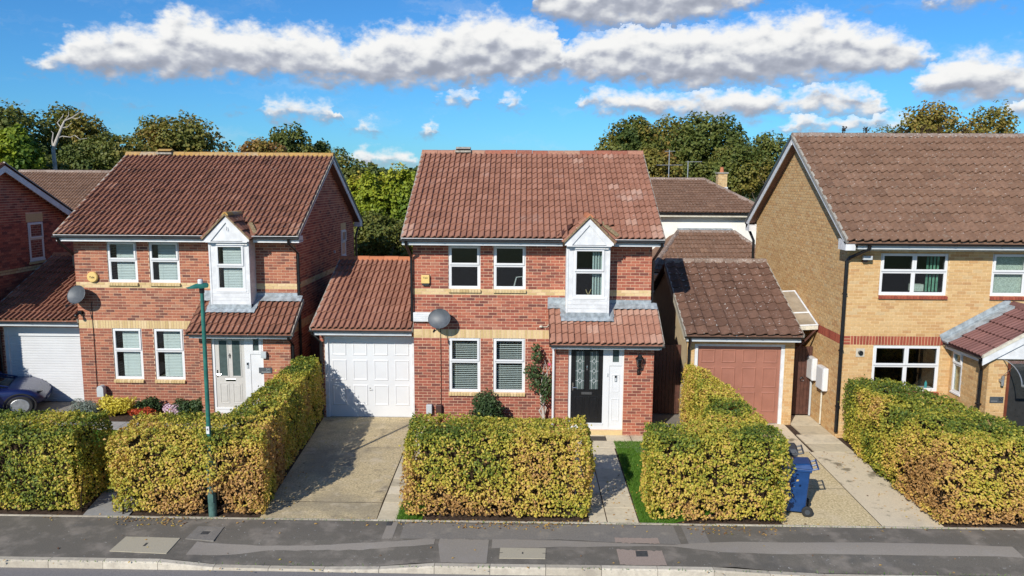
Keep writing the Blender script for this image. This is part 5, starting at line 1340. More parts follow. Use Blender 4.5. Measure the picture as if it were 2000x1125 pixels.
l_ = thing('wall_light', 'stainless steel cylinder wall light beside the golden porch door', 'wall light', (10.68, 17.05, 1.90))
mb = MB(); mb.tube([(10.70, 16.96, 1.80), (10.70, 16.96, 2.02)], 0.032, 10); mb.build('cylinder', M_STEEL, l_); mb = MB(); mb.box(10.66, 10.70, 16.96, 17.048, 1.88, 1.94); mb.build('mount', M_STEEL, l_)
# floodlight at the golden house corner
l_ = thing('floodlight', 'grey security floodlight under the eaves of the golden brick house', 'floodlight', (8.12, 18.6, 4.42))
mb = MB(); mb.box(8.06, 8.28, 18.42, 18.52, 4.46, 4.56); mb.build('lamp_head', M_GREYBOX, l_, bevel=0.008); mb = MB(); mb.box(8.10, 8.20, 18.50, 18.598, 4.40, 4.50); mb.build('sensor_mount', M_BROWNBOX, l_)
# meter boxes
for i, (x, y, z, w, hh, mt, lab) in enumerate(((-2.47, 19.3, 0.30, 0.15, 0.24, M_GREYBOX, 'small grey meter box low on the wall beside the white garage door'), (-2.22, 19.3, 0.30, 0.15, 0.24, M_BROWNBOX, 'small brown meter box low on the wall under the dish cable'))):
    m_ = thing('meter_box', lab, 'meter box', (x, y, z)); mb = MB(); mb.box(x - w / 2, x + w / 2, y - 0.12, y - 0.002, z, z + hh); mb.build('casing', mt, m_, bevel=0.015); mb = MB(); mb.box(x - 0.02, x + 0.02, y - 0.10, y - 0.03, 0.0, z); mb.build('conduit', mt, m_)
m_ = thing('meter_box', 'rounded grey meter box on a post behind the yellow shrub', 'meter box', (-11.62, 20.30, 0))
mb = MB(); mb.tube([(-11.62, 20.30, 0.0), (-11.62, 20.30, 0.40)], 0.035, 10); mb.build('post', M_GREYBOX, m_)
mb = MB(); prof = [(-0.09, 0.36), (0.09, 0.36), (0.09, 0.58)] + [(0.09 * math.cos(t), 0.58 + 0.09 * math.sin(t)) for t in (0.4, 0.8, 1.2, 1.57, 1.95, 2.35, 2.75)] + [(-0.09, 0.58)]
mb.prism([(-11.62 + a, 20.21, z) for a, z in prof], (0, 0.15, 0)); mb.build('hood', M_GREYBOX, m_)
for i, (ya, lab) in enumerate(((19.22, 'white electricity meter cabinet beside the black downpipe'), (19.98, 'white gas meter cabinet beside the timber gate'))):
    z0 = 1.00 if i == 0 else 1.08
    m_ = thing('meter_box', lab, 'meter box', (7.70, ya + 0.25, z0)); mb = MB(); mb.box(7.60, 7.732, ya, ya + 0.48, z0, z0 + 0.60); mb.build('cabinet', M_UPVC, m_, bevel=0.02)
    mb = MB(); mb.box(7.588, 7.60, ya + 0.025, ya + 0.455, z0 + 0.025, z0 + 0.575); mb.build('cabinet_door', M_UPVC, m_, bevel=0.01)
    mb = MB(); mb.tube([(7.70, ya + 0.30, z0), (7.70, ya + 0.30, 0.05)], 0.022 if i == 0 else 0.03, 8); mb.build('conduit', M_CREAM if i == 0 else M_GREYBOX, m_)
# small pipe loop on the centre wall
mb = MB(); mb.tube([(0.60, 19.285, 3.10), (0.60, 19.285, 2.66), (0.55, 19.285, 2.60), (0.42, 19.285, 2.60)], 0.011, 7); mb.lathe([(0.05, 0), (0.045, 0.03), (0.0, 0.045)], 10, (0.40, 19.27, 2.60)); tag(mb.build('overflow_pipe', M_CREAM), 'thin cream overflow pipe on the brick beside the bay window', 'pipe')

# ------------------------------------------------------------------ lean-to, gates
lt = thing('lean_to', 'small lean-to roof of clear sheets in white frame over the side passage', 'lean-to', (7.35, 21.0, 0))
p00, p01, p10, p11 = Vector((6.95, 20.05, 2.52)), Vector((7.70, 20.05, 2.56)), Vector((6.95, 21.9, 3.16)), Vector((7.70, 21.9, 3.20))
for a, e in ((0.0, 0.34), (0.36, 1.0)):
    m2 = MB(); q0, q1, q2, q3 = p00.lerp(p10, a), p01.lerp(p11, a), p01.lerp(p11, e), p00.lerp(p10, e)
    m2.prism([q0, q1, q2, q3], (0, 0, 0.012)); m2.build('roof_sheet', M_POLY, lt)
for a, e in ((p01, p11), (p00, p01), (p10, p11), (p00.lerp(p10, 0.35), p01.lerp(p11, 0.35)), (p00, p10)):
    m2 = MB(); m2.tube([a + Vector((0, 0, 0.015)), e + Vector((0, 0, 0.015))], 0.026, 4); m2.build('glazing_bar', M_WHITE, lt)
m2 = MB(); m2.obox(p00 + Vector((0.0, -0.02, -0.10)), p01 - p00, (0, 0.04, 0), (0, 0, 0.10)); m2.build('front_beam', M_CREAM, lt)
m2 = MB(); m2.obox(p01 + Vector((-0.06, -0.01, -0.10)), (-0.55, 0.0, -0.62), (0, 0.05, 0), (0.05, 0, 0)); m2.build('strut', M_TIMBER, lt)
def gate(x0, x1, y, z1, label, ring=False, boards=8):
    g_ = thing('timber_gate', label, 'gate', ((x0 + x1) / 2, y, 0), 'timber gates between the houses'); w = (x1 - x0) / boards
    for k in range(boards):
        m2 = MB(); m2.box(x0 + k * w + 0.004, x0 + (k + 1) * w - 0.004, y, y + 0.022, 0.05, z1 + random.uniform(-0.004, 0.004)); m2.build('board', M_TIMBER, g_)
    for z in (0.35, z1 - 0.3):
        m2 = MB(); m2.box(x0, x1, y + 0.022, y + 0.06, z, z + 0.09); m2.build('rail', M_TIMBER, g_)
    if ring:
        m2 = MB(); c = Vector((x0 + (x1 - x0) * 0.66, y - 0.02, 1.03)); m2.tube([c + Vector((0.05 * math.cos(t), 0, 0.05 * math.sin(t))) for t in np.linspace(0, 2 * math.pi, 14)], 0.008, 6, cap=False); m2.box(c.x - 0.02, c.x + 0.02, y - 0.02, y, c.z + 0.03, c.z + 0.07); m2.build('ring_latch', M_BLACK, g_)
        m2 = MB(); m2.box(x0 + 0.10, x0 + 0.22, y - 0.006, y, z1 - 0.14, z1 - 0.08); m2.build('sign_plate', M_GREYBOX, g_)
gate(6.99, 7.72, 20.35, 1.93, 'dark timber gate with ring latch beside the white meter cabinets', True)
gate(3.22, 4.19, 20.3, 1.95, 'dark timber gate in the gap beside the black-doored house', False, 10)
gate(-6.12, -5.45, 21.4, 1.9, 'dark timber gate in the narrow gap beside the white garage', False, 6)

# ------------------------------------------------------------------ houses further off
def far_left():
    h = thing('brick_house', 'dark red brick gable end with white bargeboard beyond the shutter garage', 'house', (-18.5, 22.4, 0), 'houses along the street')
    X1 = -15.4; YW, YB = 18.7, 25.9; YE, ZE, YR, ZR = 18.2, 4.80, 22.3, 6.72
    slope = (ZR - ZE) / (YR - YE)
    fs = Frame((X1, YW, 0), (0, 1, 0), (1, 0, 0)); D_ = YB - YW; ua = YR - YW; ez = ZE - 0.1 + slope * (YW - YE); apex = ZR - 0.10
    ezb = ZE - 0.1 + slope * (2 * YR - YE - YB) * 1.0 if False else ez
    sh = mortar_sheet('gable_wall', fs, 0, D_, -0.15, ez, [], M_MORTAR, h, gable=[(0, ez), (D_, ez), (ua, apex)])
    def clip(z):
        if z <= ez: return (0, D_)
        if z >= apex - 0.05: return None
        f_ = (z - ez) / (apex - ez); return (f_ * ua, D_ - f_ * (D_ - ua))
    brick_wall(sh, fs, lay_bricks(0, D_, -0.1, apex, zb=-0.01, holes=[(4.72, 5.55, 3.66, 5.2)], clip=clip, buff=(46, 47)), M_BRICK, M_BUFFBAND)
    w = window(h, fs, 4.78, 5.50, 3.74, 4.92, split=0.42, n=0.015, sill=True, fw_=0.06)
    m2 = MB(); fs.box(m2, 4.84, 5.44, 3.80, 4.86, -0.05, -0.04); m2.build('blind', M_POLY, w)
    m2 = MB(); fs.box(m2, 4.72, 5.54, 4.95, 5.19, -0.01, 0.006); m2.build('lintel', M_BUFFBAND, h)
    m2 = MB(); fs.box(m2, 4.72, 5.54, 3.63, 3.70, -0.01, 0.03); m2.build('brick_sill', M_BUFFBAND, h)
    m2 = MB(); m2.box(-22, X1 - 0.002, YW, YB, -0.1, ez); m2.build('wall', M_BT_RED, h)
    rf = roof_shell(h, -22, X1 + 0.25, YE, ZE, YR, ZR, 2 * YR - YE, M_TILE_L)
    S = Vector((0, YR - YE, ZR - ZE))
    tile_roof(rf, (-19, YE, ZE), (1, 0, 0), S, X1 + 0.25 + 19, S.length - 0.05, 0.300, 14, 2, 0.030, M_TILE_L, 40)
    xs = X1 + 0.22
    m2 = MB(); m2.obox(Vector((xs, YR, ZR - 0.06)), (0.025, 0, 0), (0, YR - YE, -(YR - YE) * slope), (0, 0, -0.20)); m2.obox(Vector((xs, YE, ZE - 0.06)), (0.025, 0, 0), (0, YR - YE, (YR - YE) * slope), (0, 0, -0.20)); m2.build('bargeboard', M_WHITE, h)
    nb = Vector((0, S.z, S.y)).normalized()
    m2 = MB(); m2.obox(Vector((xs - 0.03, YR, ZR)) - nb * 0.05, (0.06, 0, 0), Vector((0, S.y, -S.z)), nb * 0.085); m2.build('verge', M_VERGE, rf)
    m2 = MB(); m2.box(X1 - 0.03, X1 + 0.22, 25.55, 26.30, 4.55, 4.75); m2.build('eaves_box', M_WHITE, h)
    return h
far_left()

def hip_roof(parent, x0, x1, y0, y1, ze, zr, xr0, xr1, yr, mat, name='roof', tile=0.30, rows=10, amp=0.028):
    """front slope, two hips and back as thick slabs; the front slope carries tiles"""
    mb = MB()
    F_ = [(x0, y0, ze), (x1, y0, ze), (xr1, yr, zr), (xr0, yr, zr)]
    mb.add(F_ + [(x0, y1, ze), (x1, y1, ze)], [(0, 1, 2, 3), (1, 5, 2), (5, 4, 3, 2), (4, 0, 3)])
    rf = mb.build(name, mat, parent)
    S = Vector((0, yr - y0, zr - ze))
    def keep(c):
        f_ = (c.y - y0) / (yr - y0); return x0 + (xr0 - x0) * f_ + 0.05 < c.x < x1 + (xr1 - x1) * f_ - 0.05
    tile_roof(rf, (x0, y0, ze), (1, 0, 0), S, x1 - x0, S.length - 0.04, tile, rows, 2, amp, mat, 0, keep=keep)
    for a, e in (((x0, y0, ze + 0.05), (xr0, yr, zr + 0.04)), ((x1, y0, ze + 0.05), (xr1, yr, zr + 0.04)), ((xr0, yr, zr + 0.04), (xr1, yr, zr + 0.04))):
        ridge_tiles(rf, a, e, M_RIDGE_R, 0.45, 0.10, name='hip_tile')
    return rf
hb = thing('rendered_house', 'white rendered house with brown hipped roof and brick chimney behind', 'house', (6.5, 34, 0))
m2 = MB(); m2.box(1.0, 9.3, 31.25, 38.6, -0.1, 5.02); m2.build('wall', M_RENDER, hb)
hip_roof(hb, 0.6, 9.75, 30.85, 39.0, 5.10, 6.42, 3.6, 7.95, 34.9, M_TILE_R, rows=14)
m2 = MB(); m2.box(0.65, 9.7, 30.92, 30.95, 4.92, 5.09); m2.build('fascia', M_CREAM, hb)
gutter(hb, (0.6, 30.88, 5.07), (9.75, 30.88, 5.07), (0, -1, 0), mat=M_BLACK)
m2 = MB(); m2.box(0.7, 9.7, 30.95, 31.25, 4.93, 4.95); m2.build('soffit', M_CREAM, hb)
ch = MB(); ch.box(8.40, 8.80, 34.2, 34.6, 5.9, 6.68); cho = ch.build('chimney', M_BT_GOLD, hb); m2 = MB(); m2.box(8.36, 8.84, 34.16, 34.64, 6.68, 6.74); m2.build('chimney_cap', M_VERGE, cho); m2 = MB(); m2.lathe([(0.09, 6.74), (0.075, 6.95), (0.085, 6.97)], 10, (8.6, 34.4, 0)); m2.build('chimney_pot', M_RIDGE_O, cho); m2 = MB(); m2.box(8.37, 8.83, 34.17, 34.63, 5.95, 6.10); m2.build('chimney_flashing', M_WHITE, cho)
hx = thing('extension', 'single-storey brick extension with brown hipped roof before the white house', 'extension', (6.6, 30, 0))
m2 = MB(); m2.box(4.9, 9.0, 28.25, 31.2, -0.1, 3.05); m2.build('wall', M_BT_RED, hx)
hip_roof(hx, 4.55, 9.6, 27.9, 33.6, 3.10, 4.33, 6.05, 8.30, 30.8, M_TILE_R, rows=9)
m2 = MB(); m2.box(4.6, 9.5, 27.97, 28.0, 2.92, 3.09); m2.build('fascia', M_WHITE, hx)
gutter(hx, (4.5, 27.93, 3.06), (9.6, 27.93, 3.06), (0, -1, 0), mat=M_BLACK)
m2 = MB(); m2.box(6.1, 8.25, 30.86, 31.2, 4.30, 4.46); m2.build('flashing', M_LEAD, hx)
def aerial(x, y, z0, z1, label, bars):
    a_ = thing('tv_aerial', label, 'aerial', (x, y, z0), 'television aerials on the white house'); m2 = MB(); m2.tube([(x, y, z0 - 0.3), (x, y, z1)], 0.022, 6); m2.build('mast', M_STEEL, a_)
    for (z, l0, l1) in bars:
        m2 = MB(); m2.tube([(x + l0, y, z), (x + l1, y, z + 0.01)], 0.014, 5)
        k = l0
        while k < l1: m2.tube([(x + k, y - 0.16, z), (x + k, y + 0.16, z)], 0.007, 4); k += 0.13
        m2.build('antenna_boom', M_STEEL, a_)
aerial(6.38, 35, 6.40, 7.72, 'tall television aerial mast with two booms on the white house ridge', ((7.66, -0.2, 0.25), (7.05, -0.55, 0.6)))
aerial(7.23, 35, 6.40, 7.24, 'short television aerial with one long boom on the white house ridge', ((7.20, -0.1, 0.62),))
hl = thing('tiled_house', 'brown tiled roof of a house beyond the dark gable end', 'house', (-19, 38, 0))
m2 = MB(); m2.box(-27, -13.5, 33.9, 41, -0.1, 4.6); m2.build('wall', M_BT_RED, hl)
rf = roof_shell(hl, -27, -13.3, 33.4, 4.60, 37.2, 6.62, 41, M_TILE_R)
S_ = Vector((0, 3.8, 2.02)); tile_roof(rf, (-25, 33.4, 4.60), (1, 0, 0), S_, 11.7, S_.length - 0.04, 0.30, 13, 2, 0.028, M_TILE_R, 0); ridge_tiles(rf, (-24.6, 37.2, 6.66), (-13.3, 37.2, 6.66), M_RIDGE_R)
m2 = MB(); m2.obox((-24.6, 37.2, 6.66), (0, 0.02, 0), (6.6, -3.8, -2.0), (0, 0, 0.10)); 
# ------------------------------------------------------------------ ground, road, pavement, drives
def sheet(name, poly, z, mat, kind='structure', parent=None):
    mb = MB(); mb.add([(x, y, z) for x, y in poly], [tuple(range(len(poly)))]); o = mb.build(name, mat, parent)
    if kind and parent is None: o['kind'] = kind
    return o
# land to the horizon: a low, gently rising sheet behind the houses
mb = MB(); xs = [-900, -300, -80, -40, -15, 0, 15, 40, 80, 300, 900]; ys = [-60, 10.5, 13.5, 30, 45, 80, 160, 400, 900, 2500]
def land_z(x, y):
    return -0.20 if y < 11.7 else (-0.14 if y < 14 else (-0.030 if y < 50 else min(3.0, (y - 50) * 0.008 - 0.03)))
vs = [(x, y, land_z(x, y)) for y in ys for x in xs]; nx = len(xs)
mb.add(vs, [(j * nx + i, j * nx + i + 1, (j + 1) * nx + i + 1, (j + 1) * nx + i) for j in range(len(ys) - 1) for i in range(nx - 1)])
o = mb.build('ground', M_LAND); o['kind'] = 'structure'
sheet('road', [(-60, -20), (60, -20), (60, 11.83), (-60, 11.83)], -0.125, M_ROAD)
def drop(x):
    """how far the kerb is lowered at the driveways (0..1)"""
    def ramp_(a, b_, c, d): return max(0.0, min(1.0, (x - a) / (b_ - a))) * max(0.0, min(1.0, (d - x) / (d - c)))
    return max(ramp_(-5.95, -5.05, -2.55, -1.65), ramp_(3.5, 4.4, 40, 41))
def pz(x, y):
    t = max(0.0, min(1.0, (12.95 - y) / 1.0)); t = t * t * (3 - 2 * t)
    return -0.085 * drop(x) * t
def strip(name, xs, ylo, yhi, mat, lift=0.0, kind='structure', parent=None, label=None):
    """sheet following the pavement's surface between two edges"""
    V, F = [], []; n = 6
    for i, x in enumerate(xs):
        a, e = ylo[i], yhi[i]
        for k in range(n + 1):
            y = a + (e - a) * k / n; V.append((x, y, pz(x, y) + lift))
    for i in range(len(xs) - 1):
        for k in range(n): a = i * (n + 1) + k; F.append((a, a + n + 1, a + n + 2, a + 1))
    mb = MB(); mb.add(V, F); o = mb.build(name, mat, parent)
    if kind and parent is None: o['kind'] = kind
    return o
PX = [-40, -14] + [round(-10 + 0.25 * i, 3) for i in range(81)] + [14, 40]
pave = strip('pavement', PX, [11.955] * len(PX), [13.50] * len(PX), M_PAVE)
def sub(px_pts_lo, px_pts_hi, name, mat, lift, n=24):
    """a patch given by its lower and upper edge in the picture, laid on the pavement"""
    lo = sorted((onZ(*p).x, onZ(*p).y) for p in px_pts_lo); hi = sorted((onZ(*p).x, onZ(*p).y) for p in px_pts_hi)
    x0 = max(lo[0][0], hi[0][0]); x1 = min(lo[-1][0], hi[-1][0])
    xs = list(np.linspace(x0, x1, n))
    ylo = np.interp(xs, [p[0] for p in lo], [p[1] for p in lo]); yhi = np.interp(xs, [p[0] for p in hi], [p[1] for p in hi])
    ylo = np.clip(ylo, 11.957, 13.495); yhi = np.clip(yhi, 11.957, 13.495)
    yy = np.minimum(ylo, yhi); y2 = np.maximum(ylo, yhi)
    j = rng.normal(0, 0.012, (2, n)) * (0 if 'cover' in name else 1)
    return strip(name, xs, np.clip(yy + j[0], 11.957, 13.495), np.clip(y2 + j[1], 11.957, 13.495), mat, lift, parent=pave)
sub([(330, 1083), (430, 1078), (520, 1071), (700, 1070), (850, 1063)], [(385, 1057), (500, 1062), (600, 1063), (720, 1058), (850, 1053)], 'reinstatement_strip', M_PAVE2, 0.004)
sub([(856, 1064), (860, 1102), (955, 1104)], [(856, 1053), (860, 1053), (955, 1055)], 'reinstatement_strip', M_PAVE2, 0.004)
sub([(745, 1052), (778, 1052)], [(750, 1019), (778, 1020)], 'reinstatement_strip', M_PAVE2, 0.004)
sub([(960, 1070), (1060, 1070), (1200, 1068), (1320, 1068), (1400, 1079), (1460, 1078), (1700, 1080), (2000, 1085)], [(960, 1054), (1080, 1055), (1210, 1062), (1320, 1065), (1386, 1060), (1500, 1059), (1700, 1060), (2000, 1068)], 'reinstatement_strip', M_PAVE2, 0.004)
sub([(780, 1052), (900, 1053), (1100, 1054), (1200, 1060), (1330, 1063)], [(780, 1020), (900, 1023), (1100, 1026), (1250, 1026), (1330, 1028)], 'weathered_strip', M_PAVE4, 0.002)
sub([(1200, 1060), (1290, 1063)], [(1200, 1051), (1285, 1052)], 'pinkish_strip', M_PAVE3, 0.008)
sub([(1212, 1108), (1305, 1110)], [(1204, 1074), (1296, 1077)], 'pinkish_strip', M_PAVE3, 0.008)
sub([(1320, 1064), (1390, 1066)], [(1330, 1028), (1530, 1032), (1540, 1036)], 'weathered_strip', M_PAVE4, 0.002)
# inspection covers in the pavement
def cover(px_quad, label, mat, key=None):
    P_ = [onZ(*p) for p in px_quad]; zc = pz(P_[0].x, P_[0].y)
    c = thing('inspection_cover', label, 'inspection cover', (sum(p.x for p in P_) / 4, sum(p.y for p in P_) / 4, 0))
    m2 = MB(); m2.prism([(p.x, p.y, zc - 0.02) for p in P_], (0, 0, 0.032)); m2.build('slab', mat, c)
    if key:
        for (u, v, w_, d_) in key:
            q = P_[0].lerp(P_[1], u).lerp(P_[3].lerp(P_[2], u), v); m2 = MB(); m2.box(q.x - w_, q.x + w_, q.y - d_, q.y + d_, zc + 0.008, zc + 0.0145); m2.build('key_slot', M_IRON, c)
cover([(214, 1077), (325, 1082), (352, 1052), (246, 1049)], 'large pale concrete cover with one slot before the green lamp post', M_COVER, [(0.5, 0.5, 0.02, 0.06)])
cover([(362, 1053), (417, 1057), (438, 1030), (387, 1029)], 'dark square cover panel behind the large pale concrete cover', M_PAVE4, [(0.5, 0.5, 0.07, 0.06)])
cover([(975, 1091), (1065, 1092), (1066, 1072), (977, 1071)], 'oblong pale concrete cover in front of the central hedge', M_COVER, [(0.03, 0.5, 0.03, 0.006), (0.97, 0.5, 0.03, 0.006), (0.5, 0.5, 0.012, 0.03)])
cover([(1243, 1088), (1266, 1088), (1264, 1077), (1241, 1077)], 'small square black iron stop-tap cover in a pinkish patch', M_IRON, [(0.5, 0.5, 0.06, 0.04)])
cover([(754, 1027), (764, 1027), (768, 1019), (757, 1019)], 'tiny black stop-tap cover by the driveway edging', M_IRON)
# kerb stones, each its own, lowered at the drives
kb = bpy.data.objects.new('kerb', None); COL.objects.link(kb); kb['kind'] = 'structure'
x = -16.1
while x < 16:
    L = 0.915; x1 = x + L - 0.008
    za, zb_ = -0.125 + 0.12 * (1 - drop(x)) + 0.030 * drop(x) + 0.005, -0.125 + 0.12 * (1 - drop(x1)) + 0.030 * drop(x1) + 0.005
    y0, y1 = 11.825, 11.952; j = random.uniform(-0.004, 0.004)
    prof = lambda z: [(y0 + 0.018, z - 0.0), (y0, z - 0.022), (y0 - 0.012, -0.22)]
    vs = []
    for (xx, z) in ((x, za), (x1, zb_)):
        vs += [(xx, y1 + j, -0.22), (xx, y1 + j, z), (xx, y0 + 0.024 + j, z), (xx, y0 + 0.004 + j, z - 0.022), (xx, y0 - 0.010 + j, -0.22)]
    mb = MB(); mb.add(vs, [(0, 1, 2, 3, 4), (9, 8, 7, 6, 5)] + [(i, 5 + i, 5 + (i + 1) % 5, (i + 1) % 5) for i in range(5)], random.random())
    mb.build('kerb_stone', M_KERB, kb); x += L
# back edging of the pavement
eg = bpy.data.objects.new('edging', None); COL.objects.link(eg); eg['kind'] = 'structure'
for x in np.arange(-12.0, 12.0, 0.915):
    mb = MB(); mb.box(x, x + 0.907, 13.50, 13.55, -0.15, 0.012 + random.uniform(-0.003, 0.003), random.random()); mb.build('edging_stone', M_KERB, eg)
# front gardens
sheet('garden_soil', [(-16, 13.55), (16, 13.55), (16, 21.5), (-16, 21.5)], -0.012, M_SOIL)
# centre drive: two bays of concrete, slabs alongside
drv = sheet('driveway', [(-4.94, 13.55), (-2.75, 13.55), (-2.78, 14.30), (-4.99, 14.30)], 0.004, M_CONC)
sheet('drive_bay', [(-4.99, 14.312), (-2.78, 14.312), (-2.86, 19.80), (-5.36, 19.80)], 0.006, M_CONC, parent=drv)
sheet('drive_base', [(-5.6, 13.56), (-2.2, 13.56), (-2.3, 19.9), (-5.6, 19.9)], -0.006, M_SOIL, parent=drv)
pth = sheet('path', [(-2.74, 13.55), (-2.36, 13.55), (-2.50, 19.3), (-2.86, 19.3)], -0.004, M_SOIL)
y = 13.56
while y < 18.9:
    hgt = 0.40 if y > 13.8 else 0.36; f0, f1 = (y - 13.55) / 5.7, (y + hgt - 13.55) / 5.7
    mb = MB(); a0, a1 = -2.735 - 0.10 * f0, -2.735 - 0.10 * f1; e0, e1 = -2.37 - 0.10 * f0, -2.37 - 0.10 * f1
    mb.prism([(a0, y, -0.02), (e0, y, -0.02), (e1, y + hgt - 0.010, -0.02), (a1, y + hgt - 0.010, -0.02)], (0, 0, 0.032 + random.uniform(-0.003, 0.003)), random.random()); mb.build('paving_slab', M_SLAB, pth); y += hgt
# centre front path: two columns of slabs
pth = sheet('path', [(1.15, 13.55), (2.2, 13.55), (3.3, 18.5), (0.7, 18.5)], -0.004, M_SOIL)
rows_y = [13.56, 14.22, 14.85, 15.55, 16.25, 16.95, 17.62, 18.12]
for k in range(len(rows_y) - 1):
    ya, yb_ = rows_y[k], rows_y[k + 1] - 0.012
    cols = [(1.02, 1.55), (1.56, 2.14)] if k < 6 else [(0.75, 1.55), (1.56, 2.18), (2.19, 2.80), (2.81, 3.35)]
    if k == 0: cols = [(1.22, 1.55), (1.56, 2.14)]
    for (a, e) in cols:
        mb = MB(); mb.box(a + 0.005, e - 0.005, ya, yb_, -0.02, 0.010 + random.uniform(-0.003, 0.003), random.random()); mb.build('paving_slab', M_SLAB, pth, bevel=0.003)
for (a, e) in ((0.75, 1.35), (1.36, 2.0), (2.01, 2.62), (2.63, 3.25)):
    mb = MB(); mb.box(a + 0.005, e - 0.005, 18.125, 18.54, -0.02, 0.012, random.random()); mb.build('paving_slab', M_SLAB, pth)
# left house path and lawn
pth = sheet('path', [(-8.3, 13.55), (-7.4, 13.55), (-8.4, 19.0), (-9.6, 19.0)], -0.004, M_SOIL)
for (ya, yb_, a0, e0, a1, e1) in ((13.56, 14.25, -8.28, -7.42, -8.42, -7.50), (14.26, 14.95, -8.42, -7.50, -8.56, -7.60)):
    mb = MB(); mb.prism([(a0, ya, -0.02), (e0, ya, -0.02), (e1, yb_, -0.02), (a1, yb_, -0.02)], (0, 0, 0.03), random.random()); mb.build('paving_slab', M_SLABGREY, pth)
for k in range(8):
    mb = MB(); a = -12.2 + k * 0.62; mb.box(a, a + 0.61, 18.55, 19.15, -0.02, 0.012, random.random()); mb.build('paving_slab', M_SLABGREY, pth)
sheet('driveway', [(-16, 15.2), (-11.9, 15.2), (-11.75, 20.9), (-16, 20.9)], 0.002, M_PAVE4)
# right drive
drv = sheet('driveway', [(4.80, 13.55), (6.60, 13.55), (6.64, 15.30), (4.86, 15.30)], 0.004, M_CONC2)
sheet('drive_bay', [(4.86, 15.312), (6.64, 15.312), (6.69, 17.5), (4.90, 17.5)], 0.005, M_CONC2, parent=drv)
sheet('drive_bay', [(6.615, 13.55), (7.75, 13.55), (7.75, 17.5), (6.705, 17.5)], 0.006, M_CONC3, parent=drv)
sheet('drive_bay', [(4.6, 17.512), (6.75, 17.512), (6.80, 19.62), (4.5, 19.62)], 0.005, M_CONC3, parent=drv)
for (a, e, ya, yb_) in ((6.83, 7.75, 17.52, 18.1), (6.83, 7.75, 18.11, 18.75), (6.98, 7.73, 18.76, 19.5), (6.98, 7.73, 19.51, 20.4)):
    mb = MB(); mb.box(a, e, ya, yb_ - 0.01, -0.02, 0.014, random.random()); mb.build('paving_slab', M_SLAB, drv)
sheet('passage', [(3.2, 18.6), (4.2, 18.6), (4.2, 22), (3.2, 22)], 0.001, M_PAVE4)
# lawns
sheet('lawn', [(2.16, 13.56), (2.75, 13.56), (4.3, 14.4), (4.25, 18.1), (2.18, 18.1)], 0.000, M_GRASS)
sheet('lawn', [(-2.36, 13.56), (-1.9, 13.56), (-1.9, 15.3), (-2.40, 15.3)], 0.000, M_GRASS)
sheet('lawn', [(-11.7, 14.6), (-7.6, 14.6), (-6.2, 18.5), (-11.75, 18.5)], 0.000, M_GRASS)
def grass(name, label, regions, n, h=0.055):
    P_ = []
    for (poly, w) in regions:
        k = int(n * w); a = np.array(poly); lo, hi = a.min(0), a.max(0)
        c = 0
        while c < k:
            q = rng.uniform(lo, hi, (k * 3, 2)); inside = np.zeros(len(q), bool); j = len(a) - 1
            for i in range(len(a)):
                cond = ((a[i, 1] > q[:, 1]) != (a[j, 1] > q[:, 1])) & (q[:, 0] < (a[j, 0] - a[i, 0]) * (q[:, 1] - a[i, 1]) / (a[j, 1] - a[i, 1] + 1e-9) + a[i, 0]); inside ^= cond; j = i
            q = q[inside][:k - c]; P_.append(q); c += len(q)
    P_ = np.vstack(P_); n = len(P_)
    ang = rng.uniform(0, 2 * np.pi, n); hh = h * rng.uniform(0.5, 1.3, n); lean = rng.normal(0, 0.5, (n, 2)) * hh[:, None]
    w = 0.006; dx, dy = np.cos(ang) * w, np.sin(ang) * w
    V = np.zeros((n, 3, 3)); V[:, 0] = np.c_[P_[:, 0] - dx, P_[:, 1] - dy, np.zeros(n)]; V[:, 1] = np.c_[P_[:, 0] + dx, P_[:, 1] + dy, np.zeros(n)]; V[:, 2] = np.c_[P_ + lean, hh]
    F = np.arange(n * 3).reshape(n, 3)
    o = bpy.data.objects.new(name, mesh_np(name, V.reshape(-1, 3), F, M_GRASS, {'tint': np.clip(rng.normal(0.5, 0.25, n), 0, 1)})); COL.objects.link(o)
    return tag(o, label, 'grass', kind='stuff')
grass('grass', 'short bright green grass strip beside the slab path', [([(2.16, 13.56), (2.75, 13.56), (3.6, 14.5), (3.6, 18.05), (2.18, 18.05)], 1.0)], 38000)
grass('grass', 'tuft of green grass at the corner of the central hedge', [([(-2.36, 13.56), (-2.0, 13.56), (-2.0, 14.3), (-2.38, 14.3)], 1.0)], 5000)
grass('grass', 'mown green lawn behind the hedges of the pale-doored house', [([(-10.5, 14.6), (-7.6, 14.6), (-6.4, 18.4), (-11.5, 18.5)], 1.0)], 40000, 0.04)
# door mat
mb = MB(); mb.box(1.42, 2.0, 18.10, 18.40, 0.012, 0.026); tag(mb.build('door_mat', M_MAT), 'dark door mat on the slabs before the black front door', 'door mat')
mb = MB(); mb.box(2.62, 2.98, 17.30, 17.65, 0.004, 0.014); tag(mb.build('stepping_stone', M_SLABGREY), 'single grey slab set in the grass beside the path', 'slab')
